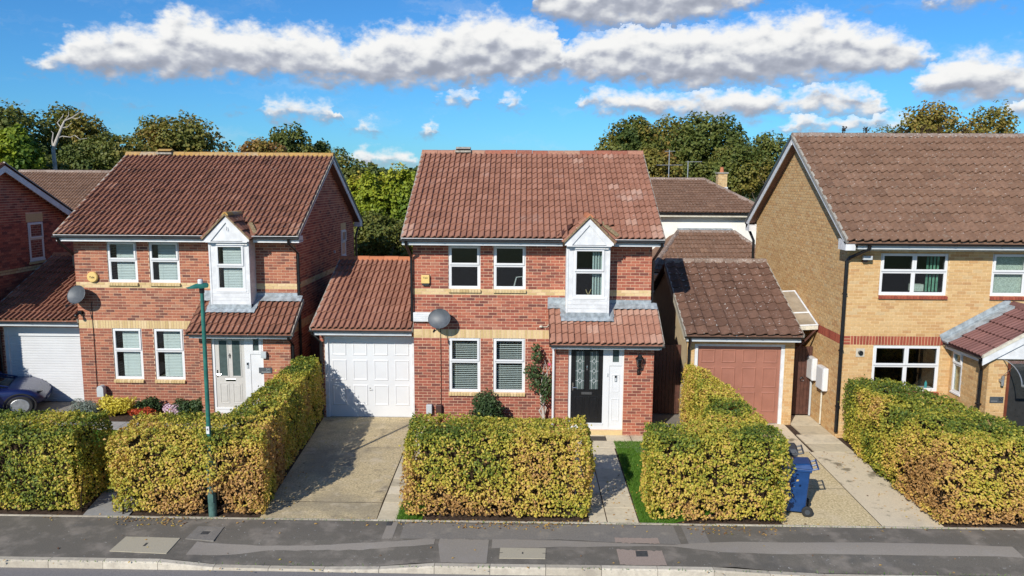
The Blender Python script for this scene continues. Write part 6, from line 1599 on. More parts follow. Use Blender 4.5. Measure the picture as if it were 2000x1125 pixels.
# ------------------------------------------------------------------ hedges, shrubs, trees
def vnoise(P, scale, seed=0):
    """cheap smooth 3-D value noise, vectorised, 0..1"""
    q = P * scale + seed * 17.13
    i = np.floor(q).astype(np.int64); f = q - i; f = f * f * (3 - 2 * f)
    def hsh(a, b_, c):
        n = (a * 374761393 + b_ * 668265263 + c * 2147483647 + seed * 144665) & 0xFFFFFFFF
        n = ((n ^ (n >> 13)) * 1274126177) & 0xFFFFFFFF
        return ((n ^ (n >> 16)) & 0xFFFF) / 65535.0
    r_ = 0
    for dx in (0, 1):
        for dy in (0, 1):
            for dz in (0, 1):
                w = (f[:, 0] if dx else 1 - f[:, 0]) * (f[:, 1] if dy else 1 - f[:, 1]) * (f[:, 2] if dz else 1 - f[:, 2])
                r_ = r_ + w * hsh(i[:, 0] + dx, i[:, 1] + dy, i[:, 2] + dz)
    return r_
def unit(v): return v / (np.linalg.norm(v, axis=1, keepdims=True) + 1e-9)
def leaves_mesh(name, P, N, size, tint, mat, aspect=0.62, fold=0.25, spread=0.9, shape='leaf', up=0.0):
    """a leaf of four triangles at each point, facing roughly along N"""
    n = len(P)
    nn = unit(N + rng.normal(0, spread, (n, 3)))
    ax = rng.normal(0, 1, (n, 3)); ax[:, 2] -= up
    ax = unit(ax - nn * np.sum(ax * nn, 1, keepdims=True)); bx = np.cross(nn, ax)
    L = (size * rng.uniform(0.65, 1.3, n))[:, None]; W = L * aspect * 0.5
    if shape == 'leaf':
        V = np.stack([P - ax * L * 0.5, P - bx * W - ax * L * 0.02 + nn * W * fold, P + bx * W - ax * L * 0.02 + nn * W * fold, P + ax * L * 0.5 - nn * L * 0.10], 1)
        F = np.array([(0, 2, 1), (1, 2, 3)])
        V = V.reshape(-1, 3); F = (np.arange(n)[:, None, None] * 4 + F[None]).reshape(-1, 3); T_ = np.repeat(tint, 2)
    else:   # jagged clump of three blades for far crowns
        V = np.stack([P - ax * L * 0.5 - bx * W * 0.5, P + bx * W, P + ax * L * 0.55, P - bx * W * 1.1 + ax * L * 0.1, P - ax * L * 0.2 + bx * W * 1.1 + nn * W * 0.5], 1)
        F = np.array([(0, 1, 2), (0, 2, 3), (0, 4, 1)])
        V = V.reshape(-1, 3); F = (np.arange(n)[:, None, None] * 5 + F[None]).reshape(-1, 3); T_ = np.repeat(tint, 3)
    return mesh_np(name, V, F, mat, {'tint': np.clip(T_, 0, 1)})

def hedge(label, poly, h, n_per_m2=1650, seed=1, size=0.058, brown=0.0, hfun=None, post=None):
    """clipped hedge on a footprint: woody core, stems and a deep skin of leaves"""
    poly = np.array(poly, float); m = len(poly)
    area2 = sum(poly[i][0] * poly[(i + 1) % m][1] - poly[(i + 1) % m][0] * poly[i][1] for i in range(m))
    if area2 < 0: poly = poly[::-1]
    c = poly.mean(0)
    t = thing('hedge', label, 'hedge', (c[0], c[1], 0), 'clipped hornbeam hedges along the pavement')
    hf = hfun or (lambda p: np.full(len(p), h))
    P_, N_ = [], []
    def inside(q):
        ins = np.zeros(len(q), bool); j = m - 1
        for i in range(m):
            a, b_ = poly[i], poly[j]
            cond = ((a[1] > q[:, 1]) != (b_[1] > q[:, 1])) & (q[:, 0] < (b_[0] - a[0]) * (q[:, 1] - a[1]) / (b_[1] - a[1] + 1e-12) + a[0]); ins ^= cond; j = i
        return ins
    for i in range(m):
        a, b_ = poly[i], poly[(i + 1) % m]; d = b_ - a; L = np.linalg.norm(d); nrm = np.array([d[1], -d[0]]) / L
        k = int(L * h * n_per_m2); u = rng.uniform(0, 1, k); z = rng.uniform(0.03, 1.0, k) ** 0.92
        xy = a + d * u[:, None]; hh = hf(xy)
        dep = np.abs(rng.normal(0, 0.075, k)) - 0.03
        bulge = 0.05 * np.sin(np.clip(z, 0, 1) * math.pi) - 0.03 * (z < 0.06)
        pts = np.c_[xy, z * hh]
        disp = (vnoise(pts, 2.4, seed) - 0.5) * 0.11 + (vnoise(pts, 8.0, seed + 3) - 0.5) * 0.09
        rnd = np.clip((z - 0.93) / 0.07, 0, 1) ** 2 * 0.06
        off = disp + bulge - dep - rnd
        pts[:, :2] += nrm * off[:, None]
        P_.append(pts); N_.append(np.c_[np.tile(nrm, (k, 1)), np.full(k, 0.35)])
    lo, hi = poly.min(0), poly.max(0); A_ = abs(area2) / 2
    k = int(A_ * n_per_m2 * 1.1); q = rng.uniform(lo, hi, (int(k * np.prod(hi - lo) / A_) + 10, 2)); q = q[inside(q)][:k]
    hh = hf(q); dep = np.abs(rng.normal(0, 0.05, len(q))) - 0.035
    pts = np.c_[q, hh]; disp = (vnoise(pts, 1.7, seed + 5) - 0.5) * 0.11 + (vnoise(pts, 7.0, seed + 7) - 0.5) * 0.09
    pts[:, 2] += disp - dep
    P_.append(pts); N_.append(np.tile([0, -0.1, 1.0], (len(q), 1)))
    P_ = np.vstack(P_); N_ = np.vstack(N_)
    if post:            # grown round a post, with its foot left clear
        r_ = np.abs(P_[:, 0] - post[0]); fr_ = P_[:, 1] < post[1] + 0.25
        keep = ~((r_ < 0.17) & fr_ & (P_[:, 2] < 0.56 + rng.normal(0, 0.03, len(P_)))); P_, N_ = P_[keep], N_[keep]; r_, fr_ = r_[keep], fr_[keep]
        P_[:, 1] -= 0.15 * np.exp(-(r_ / 0.22) ** 2) * fr_ * (P_[:, 2] > 0.5)
    # stray shoots
    k = int(len(P_) * 0.012); idx = rng.integers(0, len(P_), k); P_[idx] += N_[idx] * rng.uniform(0.03, 0.12, (k, 1))
    gp = vnoise(P_, 8.5, seed + 21) + rng.normal(0, 0.06, len(P_)); keep = gp > 0.30; P_, N_ = P_[keep], N_[keep]     # small dark gaps between the shoots
    big = vnoise(P_, 1.15, seed + 11); mid = vnoise(P_, 3.2, seed + 13); fine = rng.normal(0, 0.13, len(P_))
    zz = P_[:, 2] / h
    tint = 0.40 + (big - 0.5) * 0.80 + (mid - 0.5) * 0.34 + fine + 0.34 * (0.70 - zz) * (0.5 + big) + brown
    tint = np.where(rng.uniform(0, 1, len(P_)) < 0.05, tint + 0.35, tint)
    tint -= 0.07 * (N_[:, 2] > 0.9)                     # fresher growth on the clipped top
    tint = np.clip(tint, 0.02, 0.87)
    o = bpy.data.objects.new('foliage', leaves_mesh('foliage', P_, N_, size, tint, M_LEAF_HEDGE, spread=0.75)); link(o, t); o['kind'] = 'stuff'
    # woody core
    ins = 0.24; core = []
    for i in range(m):
        a, b0, b1 = poly[i - 1], poly[i], poly[(i + 1) % m]
        d0 = (b0 - a) / np.linalg.norm(b0 - a); d1 = (b1 - b0) / np.linalg.norm(b1 - b0)
        n0_, n1_ = np.array([-d0[1], d0[0]]), np.array([-d1[1], d1[0]])
        s = n0_ + n1_; s = s / (1 + np.dot(n0_, n1_)); core.append(b0 + s * ins)
    mb = MB(); hc = hf(np.array(core))
    k_ = len(core); vs = [(p[0], p[1], 0.22) for p in core] + [(p[0], p[1], z - 0.22) for p, z in zip(core, hc)]
    mb.add(vs, [tuple(range(k_, 2 * k_))] + [(i, (i + 1) % k_, k_ + (i + 1) % k_, k_ + i) for i in range(k_)]); mb.build('twig_core', M_TWIG, t)
    st = MB()
    for i in range(m):
        a, b_ = poly[i], poly[(i + 1) % m]; L = np.linalg.norm(b_ - a); n0_ = np.array([-(b_ - a)[1], (b_ - a)[0]]) / L
        for s in np.arange(0.15, L, 0.28):
            p = a + (b_ - a) * s / L + n0_ * 0.16; x_, y_ = p + rng.normal(0, 0.03, 2)
            st.tube([(x_, y_, -0.02), (x_ + random.uniform(-.05, .05), y_ + random.uniform(-.05, .05), 0.35), (x_ + random.uniform(-.1, .1), y_ + random.uniform(-.1, .1), 0.8)], [0.016, 0.012, 0.006], 5)
    so_ = st.build('stems', M_TWIG, t); so_['kind'] = 'stuff'
    return t
hedge('hedge at the lawn corner before the blue car', [(-12.5, 13.62), (-8.42, 13.62), (-8.42, 14.95), (-12.5, 15.0)], 1.58, seed=1, brown=-0.02)
hedge('hedge grown round the green lamp post and back along the concrete drive', [(-7.72, 13.60), (-4.86, 13.60), (-5.05, 15.0), (-5.38, 19.62), (-6.0, 19.62), (-6.05, 14.95), (-7.75, 14.92)], 1.56, seed=2, brown=0.05,
      hfun=lambda p: 1.55 + 0.08 * np.clip((p[:, 1] - 15) / 4.5, 0, 1), post=(-5.84, 13.61))
hedge('block of hedge standing alone before the black-doored house', [(-2.20, 13.61), (1.20, 13.61), (1.18, 14.84), (-2.24, 14.84)], 1.60, seed=3, brown=0.10)
hedge('hedge beside the blue wheelie bin reaching back to the brown garage', [(2.36, 13.62), (4.84, 13.56), (4.72, 16.5), (4.62, 18.2), (4.36, 19.45), (4.12, 19.5), (3.95, 16.0), (3.55, 14.52), (2.32, 14.47)], 1.62, seed=4, brown=0.09)
hedge('wide hedge along the drive of the golden brick house', [(7.66, 13.60), (14.0, 13.60), (14.0, 14.70), (9.75, 14.62), (9.35, 16.9), (8.75, 18.28), (7.82, 18.3), (7.62, 16.2)], 1.58, seed=6, brown=0.02)
hedge('dark clipped hedge end beside the shutter garage', [(-15.6, 17.0), (-14.75, 17.0), (-14.85, 20.7), (-15.6, 20.7)], 1.85, n_per_m2=900, seed=8, brown=-0.28)

def blob_points(n, c, r, seed, gap=0.0, shell=0.62):
    """points in a lumpy ellipsoid"""
    d = unit(rng.normal(0, 1, (n, 3))); rad = rng.uniform(shell ** 3, 1, n) ** (1 / 3)
    lump = 0.74 + 0.52 * vnoise(d * 2.2 + seed, 1.0, seed)
    P_ = np.array(c) + d * np.array(r) * (rad * lump)[:, None]
    return P_, d
def shrub(name, label, cat, c, r, n, size, mat, tint=(0.5, 0.25), seed=1, stems=4, aspect=0.6, group=None, top_bright=0.25, sub='foliage'):
    t = thing(name, label, cat, (c[0], c[1], 0), group)
    PQ = []
    for k in range(7):                                  # loose, uneven clumps
        w = 2.399 * k + seed; f_ = 0.62 if k else 0.0
        cc = (c[0] + math.cos(w) * r[0] * f_, c[1] + math.sin(w) * r[1] * f_, c[2] * (1 + 0.35 * math.sin(seed * 3.1 + k * 1.7)) if k else c[2])
        sc_ = 0.42 + 0.22 * ((seed * 7 + k * 5) % 10) / 10
        PQ.append(blob_points(n // 7, cc, (r[0] * sc_, r[1] * sc_, r[2] * sc_ * 1.15), seed + k, shell=0.15))
    P_ = np.vstack([q[0] for q in PQ]); N_ = np.vstack([q[1] for q in PQ]); keep = P_[:, 2] > 0.02; P_, N_ = P_[keep], N_[keep]
    tt = rng.normal(tint[0], tint[1], len(P_)) + top_bright * (P_[:, 2] - c[2]) / r[2]
    o = bpy.data.objects.new(sub, leaves_mesh(sub, P_, N_ + [0, 0, 0.5], size, np.clip(tt, 0, 1), mat, aspect=aspect)); link(o, t); o['kind'] = 'stuff'
    mb = MB()
    for k in range(stems):
        w = 2 * math.pi * k / stems; mb.tube([(c[0] + 0.04 * math.cos(w), c[1] + 0.04 * math.sin(w), -0.03), (c[0] + r[0] * 0.4 * math.cos(w), c[1] + r[1] * 0.4 * math.sin(w), c[2])], [0.016, 0.006], 5)
    so_ = mb.build('stems', M_TWIG, t); so_['kind'] = 'stuff'
    return t
shrub('shrub', 'bright yellow leafy shrub under the pale-doored house windows', 'shrub', (-10.95, 19.85, 0.26), (0.46, 0.34, 0.34), 2400, 0.08, M_LEAF_YELLOW, (0.5, 0.2), 21, 6, 0.45)
shrub('shrub', 'grey-green lavender bush beside the shutter garage', 'shrub', (-11.75, 19.7, 0.18), (0.40, 0.30, 0.26), 2600, 0.10, M_LAVENDER, (0.45, 0.2), 22, 8, 0.16)
shrub('shrub', 'small dark red-leaved shrub beside the yellow bush', 'shrub', (-10.2, 20.0, 0.24), (0.34, 0.24, 0.28), 1500, 0.07, M_LEAF_SHRUB, (0.35, 0.2), 23)
shrub('flowering_plant', 'clump of orange-red flowers before the pale-doored house', 'flowers', (-10.15, 19.55, 0.14), (0.30, 0.2, 0.14), 700, 0.055, M_PETAL, (0.8, 0.12), 24, 5, 0.8, top_bright=0.0, sub='petals')
shrub('flowering_plant', 'round clump of pale pink flowers by the second ground-floor window', 'flowers', (-9.42, 19.75, 0.18), (0.24, 0.2, 0.20), 1100, 0.05, M_PETAL, (0.2, 0.12), 25, 5, 0.9, top_bright=0.0, sub='petals')
shrub('shrub', 'low dark evergreen shrub between the pink flowers and the porch', 'shrub', (-8.95, 19.85, 0.22), (0.42, 0.30, 0.30), 2400, 0.07, M_LEAF_SHRUB, (0.4, 0.22), 26)
shrub('shrub', 'tall narrow evergreen shrub against the pale-doored porch', 'shrub', (-8.30, 20.1, 0.85), (0.27, 0.22, 0.92), 3600, 0.075, M_LEAF_SHRUB, (0.55, 0.25), 27)
shrub('shrub', 'rounded dark rose bush under the black-doored house windows', 'shrub', (-0.98, 18.85, 0.55), (0.42, 0.32, 0.50), 2800, 0.07, M_LEAF_SHRUB, (0.42, 0.25), 28, 6)
cr = thing('climbing_rose', 'climbing rose trained up the brick beside the black-doored porch', 'climber', (0.42, 19.0, 0))
mb = MB()
for k in range(4):
    pts = [(0.40 + 0.03 * k, 19.05, 0.0)]
    for s in range(1, 8): pts.append((0.40 + 0.04 * k + random.uniform(-0.10, 0.10) - 0.02 * s * (k - 1.5), 19.12 + random.uniform(-0.05, 0.05), 0.27 * s * (1 - 0.06 * k)))
    mb.tube(pts, [0.026 - 0.0028 * i for i in range(8)], 6)
so_ = mb.build('stems', M_DEADWOOD, cr); so_['kind'] = 'stuff'
PP, NN = [], []
for (x, z, r1, r2, n) in ((0.42, 1.20, 0.36, 0.26, 330), (0.20, 1.50, 0.26, 0.2, 180), (0.55, 1.02, 0.25, 0.22, 170), (0.30, 1.86, 0.16, 0.20, 120), (0.28, 2.10, 0.11, 0.13, 60), (0.50, 0.78, 0.18, 0.14, 50)):
    p, q = blob_points(n, (x, 19.05, z), (r1, 0.17, r2), int(z * 10), shell=0.2); PP.append(p); NN.append(q)
PP, NN = np.vstack(PP), np.vstack(NN)
o = bpy.data.objects.new('foliage', leaves_mesh('foliage', PP, NN + [0, -0.6, 0.3], 0.075, np.clip(rng.normal(0.58, 0.25, len(PP)), 0, 1), M_LEAF_SHRUB)); link(o, cr); o['kind'] = 'stuff'
mb = MB(); mb.lathe([(0.0, -0.03), (0.035, -0.02), (0.045, 0.01), (0.02, 0.03), (0, 0.03)], 9, (0.62, 18.86, 1.72)); mb.build('flower', plain('pink_petal', (0.65, 0.10, 0.20), 0.6, 0.1, 30), cr)
for i, (x, y, lab) in enumerate(((0.0, 18.9, 'thin dry flower stems under the window of the black-doored house'),)):
    t = thing('dry_plant', lab, 'plant', (x, y, 0)); mb = MB()
    for k in range(9):
        a = Vector((x + random.uniform(-0.35, 0.35), y + random.uniform(-.1, .1), 0)); mb.tube([a, a + Vector((random.uniform(-.1, .1), 0, random.uniform(0.3, 0.62)))], [0.006, 0.003], 4)
    so_ = mb.build('stems', M_BUFFBAND, t); so_['kind'] = 'stuff'

# ---- trees behind
def branch(mb, p, d, L, r, depth, tips):
    n = 4; pts = [p]; dd = d.normalized()
    for i in range(n):
        dd = (dd + Vector((random.gauss(0, 0.13), random.gauss(0, 0.13), random.gauss(0.03, 0.08)))).normalized(); pts.append(pts[-1] + dd * L / n)
    mb.tube(pts, [r * (1 - 0.16 * i) for i in range(n + 1)], 7 if depth > 1 else 5, cap=False)
    if depth == 0: tips.append(pts[-1]); return
    for k in range(3 if depth > 1 else 2):
        w = random.uniform(0, 2 * math.pi); q = pts[random.choice((2, 3, 4))]
        side = Vector((math.cos(w), math.sin(w), random.uniform(0.1, 0.6)))
        branch(mb, q, (dd * 0.7 + side * 0.75).normalized(), L * random.uniform(0.55, 0.75), r * 0.52, depth - 1, tips)
def tree(label, x, y, top, base, rx, n, size, tint=(0.45, 0.2), seed=1, mat=None, lobes=16, ry=None, z0=None, group='trees beyond the roofs', name='broadleaf_tree', shape='clump', lean=0.0, droop=0.0, cone=0.0, grad=0.0):
    """tapered trunk and limbs, crown of many leaf clumps gathered in uneven lobes with gaps"""
    random.seed(seed * 31 + 5)
    gz = land_z(x, y); t = thing(name, label, 'tree', (x, y, gz), group)
    ry = ry or rx * 0.8; ch = top - base; cz = base + ch * 0.5
    mb = MB(); tips = []
    th = (base + ch * 0.5 - gz) * 0.52
    branch(mb, Vector((x, y, gz - 0.1)), Vector((lean, 0, 1)), th, 0.045 * th + 0.06, 3 if n > 4000 else 2, tips)
    mb.build('trunk', M_BARK, t)
    PP, NN, TT = [], [], []
    n = int(n * 1.7); size = size * 0.68
    per = n // lobes
    for k in range(lobes):
        w = 2 * math.pi * (k * 0.618 + random.uniform(-.08, .08)); v = (k + 0.5) / lobes * 2 - 1; v = v * 0.92
        s = math.sqrt(max(0.05, 1 - v * v)) * (1.0 if not cone else (1 - cone * (v + 1) / 2))
        rr_ = random.uniform(0.42, 0.72)
        c = (x + math.cos(w) * s * rx * rr_ + lean * (v + 1) * ch / 2, y + math.sin(w) * s * ry * rr_, cz + v * ch * 0.40)
        lr = random.uniform(0.30, 0.46) * (1.0 if not cone else (1 - 0.6 * cone * (v + 1) / 2))
        p, q = blob_points(per, c, (rx * lr * 1.15, ry * lr * 1.15, ch * lr * 0.62), seed * 7 + k, shell=0.45)
        PP.append(p); NN.append(q); TT.append(np.full(per, random.gauss(0, 0.08)))
    PP, NN, TT = np.vstack(PP), np.vstack(NN), np.concatenate(TT)
    g1 = vnoise(PP, 1.3 / max(0.6, rx * 0.25), seed + 40)
    keep = g1 > 0.33; PP, NN, TT, g1 = PP[keep], NN[keep], TT[keep], g1[keep]
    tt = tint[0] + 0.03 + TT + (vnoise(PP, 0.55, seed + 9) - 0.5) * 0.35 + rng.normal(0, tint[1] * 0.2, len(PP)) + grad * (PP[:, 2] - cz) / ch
    o = bpy.data.objects.new('crown', leaves_mesh('crown', PP, NN + [0, 0, 0.45], size, np.clip(tt, 0, 1), mat or M_LEAF_TREE, aspect=0.8, spread=0.6, shape=shape, up=droop)); link(o, t); o['kind'] = 'stuff'
    return t
def pxtree(label, x0, x1, ytop, ybase, Y, n, size, **k):
    """place a tree from its width and top in the picture at a distance judged from the houses"""
    a, e = onY(x0, ytop, Y), onY(x1, ytop, Y); tp = onY((x0 + x1) / 2, ytop, Y).z; bz = onY((x0 + x1) / 2, ybase, Y).z
    return tree(label, (a.x + e.x) / 2, Y, tp, bz, (e.x - a.x) / 2 * 1.12, n, size, **k)
pxtree('tall dark tree at the end of the wood behind the dark gable', -90, 85, 208, 380, 52, 8000, 0.34, tint=(0.34, 0.3), seed=1, lobes=22)
pxtree('olive brown tree behind the bleached dead tree', 70, 205, 212, 370, 56, 7000, 0.32, tint=(0.58, 0.35), seed=2)
pxtree('drooping green conifer beside the bleached dead tree', -20, 75, 250, 350, 44, 4000, 0.34, tint=(0.42, 0.3), seed=3, mat=M_LEAF_CONIFER, droop=1.2, cone=0.5)
pxtree('pale olive bushy tree behind the tiled roof beyond the dark gable', 130, 290, 268, 370, 50, 6500, 0.27, tint=(0.50, 0.25), seed=4, lobes=20)
pxtree('small bright green tree behind the tiled roof', 35, 140, 310, 372, 47, 3200, 0.25, tint=(0.45, 0.25), seed=5)
pxtree('broad round autumn-brown tree behind the pale-doored house', 255, 432, 230, 372, 54, 9500, 0.30, tint=(0.66, 0.3), seed=6, lobes=24)
pxtree('reddish-twigged tree behind the lichened ridge', 462, 560, 274, 350, 50, 3600, 0.24, tint=(0.78, 0.35), seed=7)
pxtree('dark green tree rising behind the lichened ridge', 515, 612, 250, 350, 58, 5200, 0.28, tint=(0.40, 0.28), seed=8)
pxtree('small round dark tree behind the end of the lichened ridge', 605, 650, 276, 345, 60, 2200, 0.25, tint=(0.28, 0.25), seed=9)
pxtree('dark spreading tree beside the golden conifers', 620, 722, 302, 420, 46, 5200, 0.24, tint=(0.42, 0.28), seed=10)
# golden conifer screen between the houses
for i, (x0, x1, yt, Y, s_) in enumerate(((672, 722, 352, 36, 31), (705, 752, 346, 35, 32), (735, 785, 342, 36, 33), (765, 815, 332, 35, 34))):
    lab = ('golden green conifer next to the spreading dark tree', 'golden conifer third from the terracotta roof in the screen', 'golden conifer second from the terracotta roof in the screen', 'tallest golden conifer beside the terracotta roof')[i]
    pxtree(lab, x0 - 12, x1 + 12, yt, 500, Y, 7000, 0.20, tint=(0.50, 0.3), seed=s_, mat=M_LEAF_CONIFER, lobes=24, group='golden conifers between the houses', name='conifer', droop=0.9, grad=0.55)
pxtree('grey-green bushy tree in the gap beside the white garage roof', 685, 810, 418, 520, 30, 7000, 0.15, tint=(0.42, 0.3), seed=36, lobes=18)
pxtree('tall green tree at the edge of the wood behind the terracotta ridge', 1178, 1290, 234, 350, 62, 7500, 0.32, tint=(0.42, 0.25), seed=11, lobes=20)
pxtree('olive tree in the middle of the wood behind the white house', 1240, 1370, 238, 356, 66, 7500, 0.32, tint=(0.52, 0.3), seed=12)
pxtree('tall full green tree above the television aerials', 1318, 1455, 224, 372, 60, 9500, 0.32, tint=(0.38, 0.28), seed=13, lobes=24)
pxtree('yellowing tree behind the tall aerial mast', 1225, 1325, 292, 370, 56, 5200, 0.26, tint=(0.70, 0.25), seed=14)
pxtree('pale olive tree behind the golden gable', 1395, 1500, 282, 385, 52, 6000, 0.25, tint=(0.50, 0.28), seed=15)
pxtree('dark feathery tree beside the golden gable', 1450, 1580, 262, 390, 55, 6000, 0.26, tint=(0.42, 0.3), seed=16)
pxtree('small green tree beyond the terracotta ridge end', 1150, 1215, 286, 345, 64, 3000, 0.28, tint=(0.45, 0.25), seed=17)
pxtree('spreading oak crown above the golden house ridge', 1752, 1900, 206, 330, 48, 5200, 0.24, tint=(0.66, 0.3), seed=18, lobes=20)
pxtree('smaller oak crown at the end of the golden house ridge', 1890, 1985, 206, 330, 50, 2600, 0.24, tint=(0.66, 0.3), seed=19, lobes=12)
pxtree('thin-twigged tree top above the golden house ridge', 1690, 1770, 246, 330, 46, 1200, 0.18, tint=(0.62, 0.3), seed=20)
# bleached dead tree
dt = thing('dead_tree', 'bleached bare dead tree with forked limbs beside the wood', 'tree', tuple(onY(108, 335, 46))[:2] + (0,), 'trees beyond the roofs')
def D3(px, py): return onY(px, py, 46)
mb = MB(); base = D3(108, 345); base.z = -0.1
mb.tube([base, D3(107, 320), D3(104, 292), D3(112, 270), D3(120, 250), D3(126, 236)], [0.14, 0.12, 0.11, 0.09, 0.07, 0.05], 8)
for pts, r_ in (([(126, 236), (140, 230), (152, 222), (163, 214)], 0.07), ([(120, 250), (112, 240), (122, 228), (124, 222)], 0.07), ([(104, 292), (102, 275), (104, 260), (100, 256)], 0.09), ([(112, 270), (122, 266), (138, 268), (146, 264)], 0.06), ([(126, 236), (134, 226), (134, 218)], 0.05), ([(140, 230), (150, 232), (158, 228)], 0.04), ([(120, 250), (132, 248), (140, 240)], 0.05), ([(146, 264), (156, 272), (170, 270)], 0.035)):
    mb.tube([D3(*p) for p in pts], r_ * 0.62, 6, r_end=0.012)
mb.build('trunk', M_DEADWOOD, dt)
# far wood on the skyline
n = 16000; ang = rng.uniform(-46, 46, n); dist = rng.uniform(330, 420, n)
X_, Y_ = np.sin(np.radians(ang)) * dist, np.cos(np.radians(ang)) * dist
hmax = 5.5 + 5.0 * vnoise(np.c_[ang * 0.5, np.zeros(n), np.zeros(n)], 1.0, 5) + 3.0 * vnoise(np.c_[ang * 2.2, np.zeros(n), np.zeros(n)], 1.0, 6)
Z_ = np.array([land_z(0, y) for y in Y_]) + hmax * rng.uniform(0, 1, n) ** 0.7
o = bpy.data.objects.new('far_wood', leaves_mesh('far_wood', np.c_[X_, Y_, Z_], rng.normal(0, 1, (n, 3)) + [0, -1, 0.6], 2.6, np.clip(rng.normal(0.3, 0.15, n), 0, 1), M_LEAF_TREE, aspect=0.9, shape='clump')); COL.objects.link(o)
tag(o, 'dark line of far woodland on the skyline', 'woodland', kind='stuff')
# ------------------------------------------------------------------ street lamp, bins, car
lp = thing('street_lamp', 'green steel street lamp rising out of the hedge', 'street lamp', (-5.84, 13.61, 0))
LX, LY = -5.84, 13.61
mb = MB(); mb.lathe([(0.075, -0.1), (0.075, 1.05), (0.060, 1.10)], 16, (LX, LY, 0)); mb.build('base_compartment', M_LAMPGREY, lp, smooth=False)
mb = MB(); mb.box(LX - 0.05, LX + 0.05, LY - 0.0775, LY - 0.070, 0.30, 0.85); mb.build('access_door', M_LAMPGREY, lp)
mb = MB(); mb.tube([(LX, LY, 1.08), (LX, LY, 4.30)], 0.043, 14, r_end=0.034); mb.build('column', M_LAMPGREEN, lp)
mb = MB(); mb.box(LX - 0.026, LX + 0.030, LY - 0.056, LY - 0.050, 1.62, 1.76); lab = mb.build('number_label', M_WHITE, lp); text_obj('number', '4', 0.075, (LX, LY - 0.0575, 1.70), M_INK, lab)
mb = MB(); prof = [(-0.27, 0.02), (-0.22, 0.030), (-0.13, 0.070), (-0.04, 0.095), (0.09, 0.090), (0.115, 0.07), (0.10, 0.02), (-0.02, 0.0), (-0.16, 0.0)]
dv = Vector((-0.85, -0.52, 0)).normalized(); sd = Vector((-dv.y, dv.x, 0))
vs = []; secs = [(-0.065, 0.35), (-0.055, 0.8), (0, 1.0), (0.055, 0.8), (0.065, 0.35)]
for (s_, k_) in secs:
    for (a, z) in prof: vs.append(Vector((LX, LY, 4.33)) - dv * a * (0.86 + 0.14 * k_) + sd * s_ * (1 - 0.25 * max(0, -a - 0.1)) + Vector((0, 0, z * k_)))
np_ = len(prof); fs = [tuple(range(np_)), tuple(range(5 * np_ - 1, 4 * np_ - 1, -1))]
for i in range(4):
    for k in range(np_): fs.append((i * np_ + k, (i + 1) * np_ + k, (i + 1) * np_ + (k + 1) % np_, i * np_ + (k + 1) % np_))
mb.add(vs, fs); mb.build('lantern_head', M_LAMPGREEN, lp, smooth=False)
mb = MB(); mb.lathe([(0.045, 0.0), (0.045, 0.06), (0.036, 0.08), (0.0, 0.085)], 12, (LX + dv.x * 0.02, LY + dv.y * 0.02, 4.41)); mb.build('photocell', M_UPVC, lp)
mb = MB(); mb.tube([(LX, LY, 4.24), (LX, LY, 4.36)], 0.046, 12); mb.build('collar', M_BLACK, lp)

def wheelie_bin(x, y, label, mat, rz, s=1.0):
    """lid hinge and wheels face +local x"""
    t = thing('wheelie_bin', label, 'bin', (x, y, 0), 'wheelie bins on the drive', rz)
    Mx = WM[t.name]
    def loc(o): o.matrix_parent_inverse = Matrix.Identity(4); o.scale = (s, s, s); return o
    mb = MB(); b0, b1 = [(-0.20, -0.19), (0.20, -0.19), (0.20, 0.19), (-0.20, 0.19)], [(-0.27, -0.24), (0.25, -0.24), (0.25, 0.24), (-0.27, 0.24)]
    mb.add([(a, c, 0.06) for a, c in b0] + [(a, c, 0.92) for a, c in b1], [(3, 2, 1, 0), (4, 5, 6, 7)] + [(i, (i + 1) % 4, 4 + (i + 1) % 4, 4 + i) for i in range(4)]); loc(mb.build('body', mat, t, bevel=0.025))
    mb = MB(); mb.box(-0.295, 0.275, -0.262, 0.262, 0.885, 0.945); loc(mb.build('rim', mat, t, bevel=0.012))
    mb = MB(); mb.add([(-0.31, -0.265, 0.95), (0.30, -0.265, 0.95), (0.30, 0.265, 0.95), (-0.31, 0.265, 0.95), (-0.24, -0.20, 1.0), (0.24, -0.20, 1.035), (0.24, 0.20, 1.035), (-0.24, 0.20, 1.0)], [(3, 2, 1, 0), (4, 5, 6, 7)] + [(i, (i + 1) % 4, 4 + (i + 1) % 4, 4 + i) for i in range(4)]); loc(mb.build('lid', mat, t, bevel=0.015))
    mb = MB()
    for sy in (-0.23, 0.0, 0.23): mb.tube([(0.27, sy, 0.93), (0.34, sy, 0.955), (0.385, sy, 0.97)], 0.018, 6)
    mb.tube([(0.385, -0.25, 0.972), (0.385, 0.25, 0.972)], 0.017, 8); loc(mb.build('handle', mat, t))
    for sy in (-0.255, 0.205):
        mb = MB(); mb.lathe([(0.030, 0.0), (0.085, 0.002), (0.105, 0.014), (0.105, 0.040), (0.085, 0.052), (0.030, 0.05)], 20, (0.235, sy, 0.105), 'y'); w = loc(mb.build('wheel', M_RUBBER, t))
        mb = MB(); mb.lathe([(0.05, -0.002), (0.05, 0.056), (0.0, 0.058)], 12, (0.235, sy, 0.105), 'y'); h_ = mb.build('hub', M_BINDARK, w)
        mb = MB()
    mb = MB(); mb.tube([(0.235, -0.21, 0.105), (0.235, 0.21, 0.105)], 0.014, 8); loc(mb.build('axle', M_STEEL, t))
    return t
wheelie_bin(5.19, 14.20, 'blue wheelie bin tucked behind the hedge on the golden house drive', M_BINBLUE, R(-14), 1.0)
wheelie_bin(5.24, 15.10, 'dark grey wheelie bin mostly hidden behind the blue one', M_BINDARK, R(-14), 0.98)

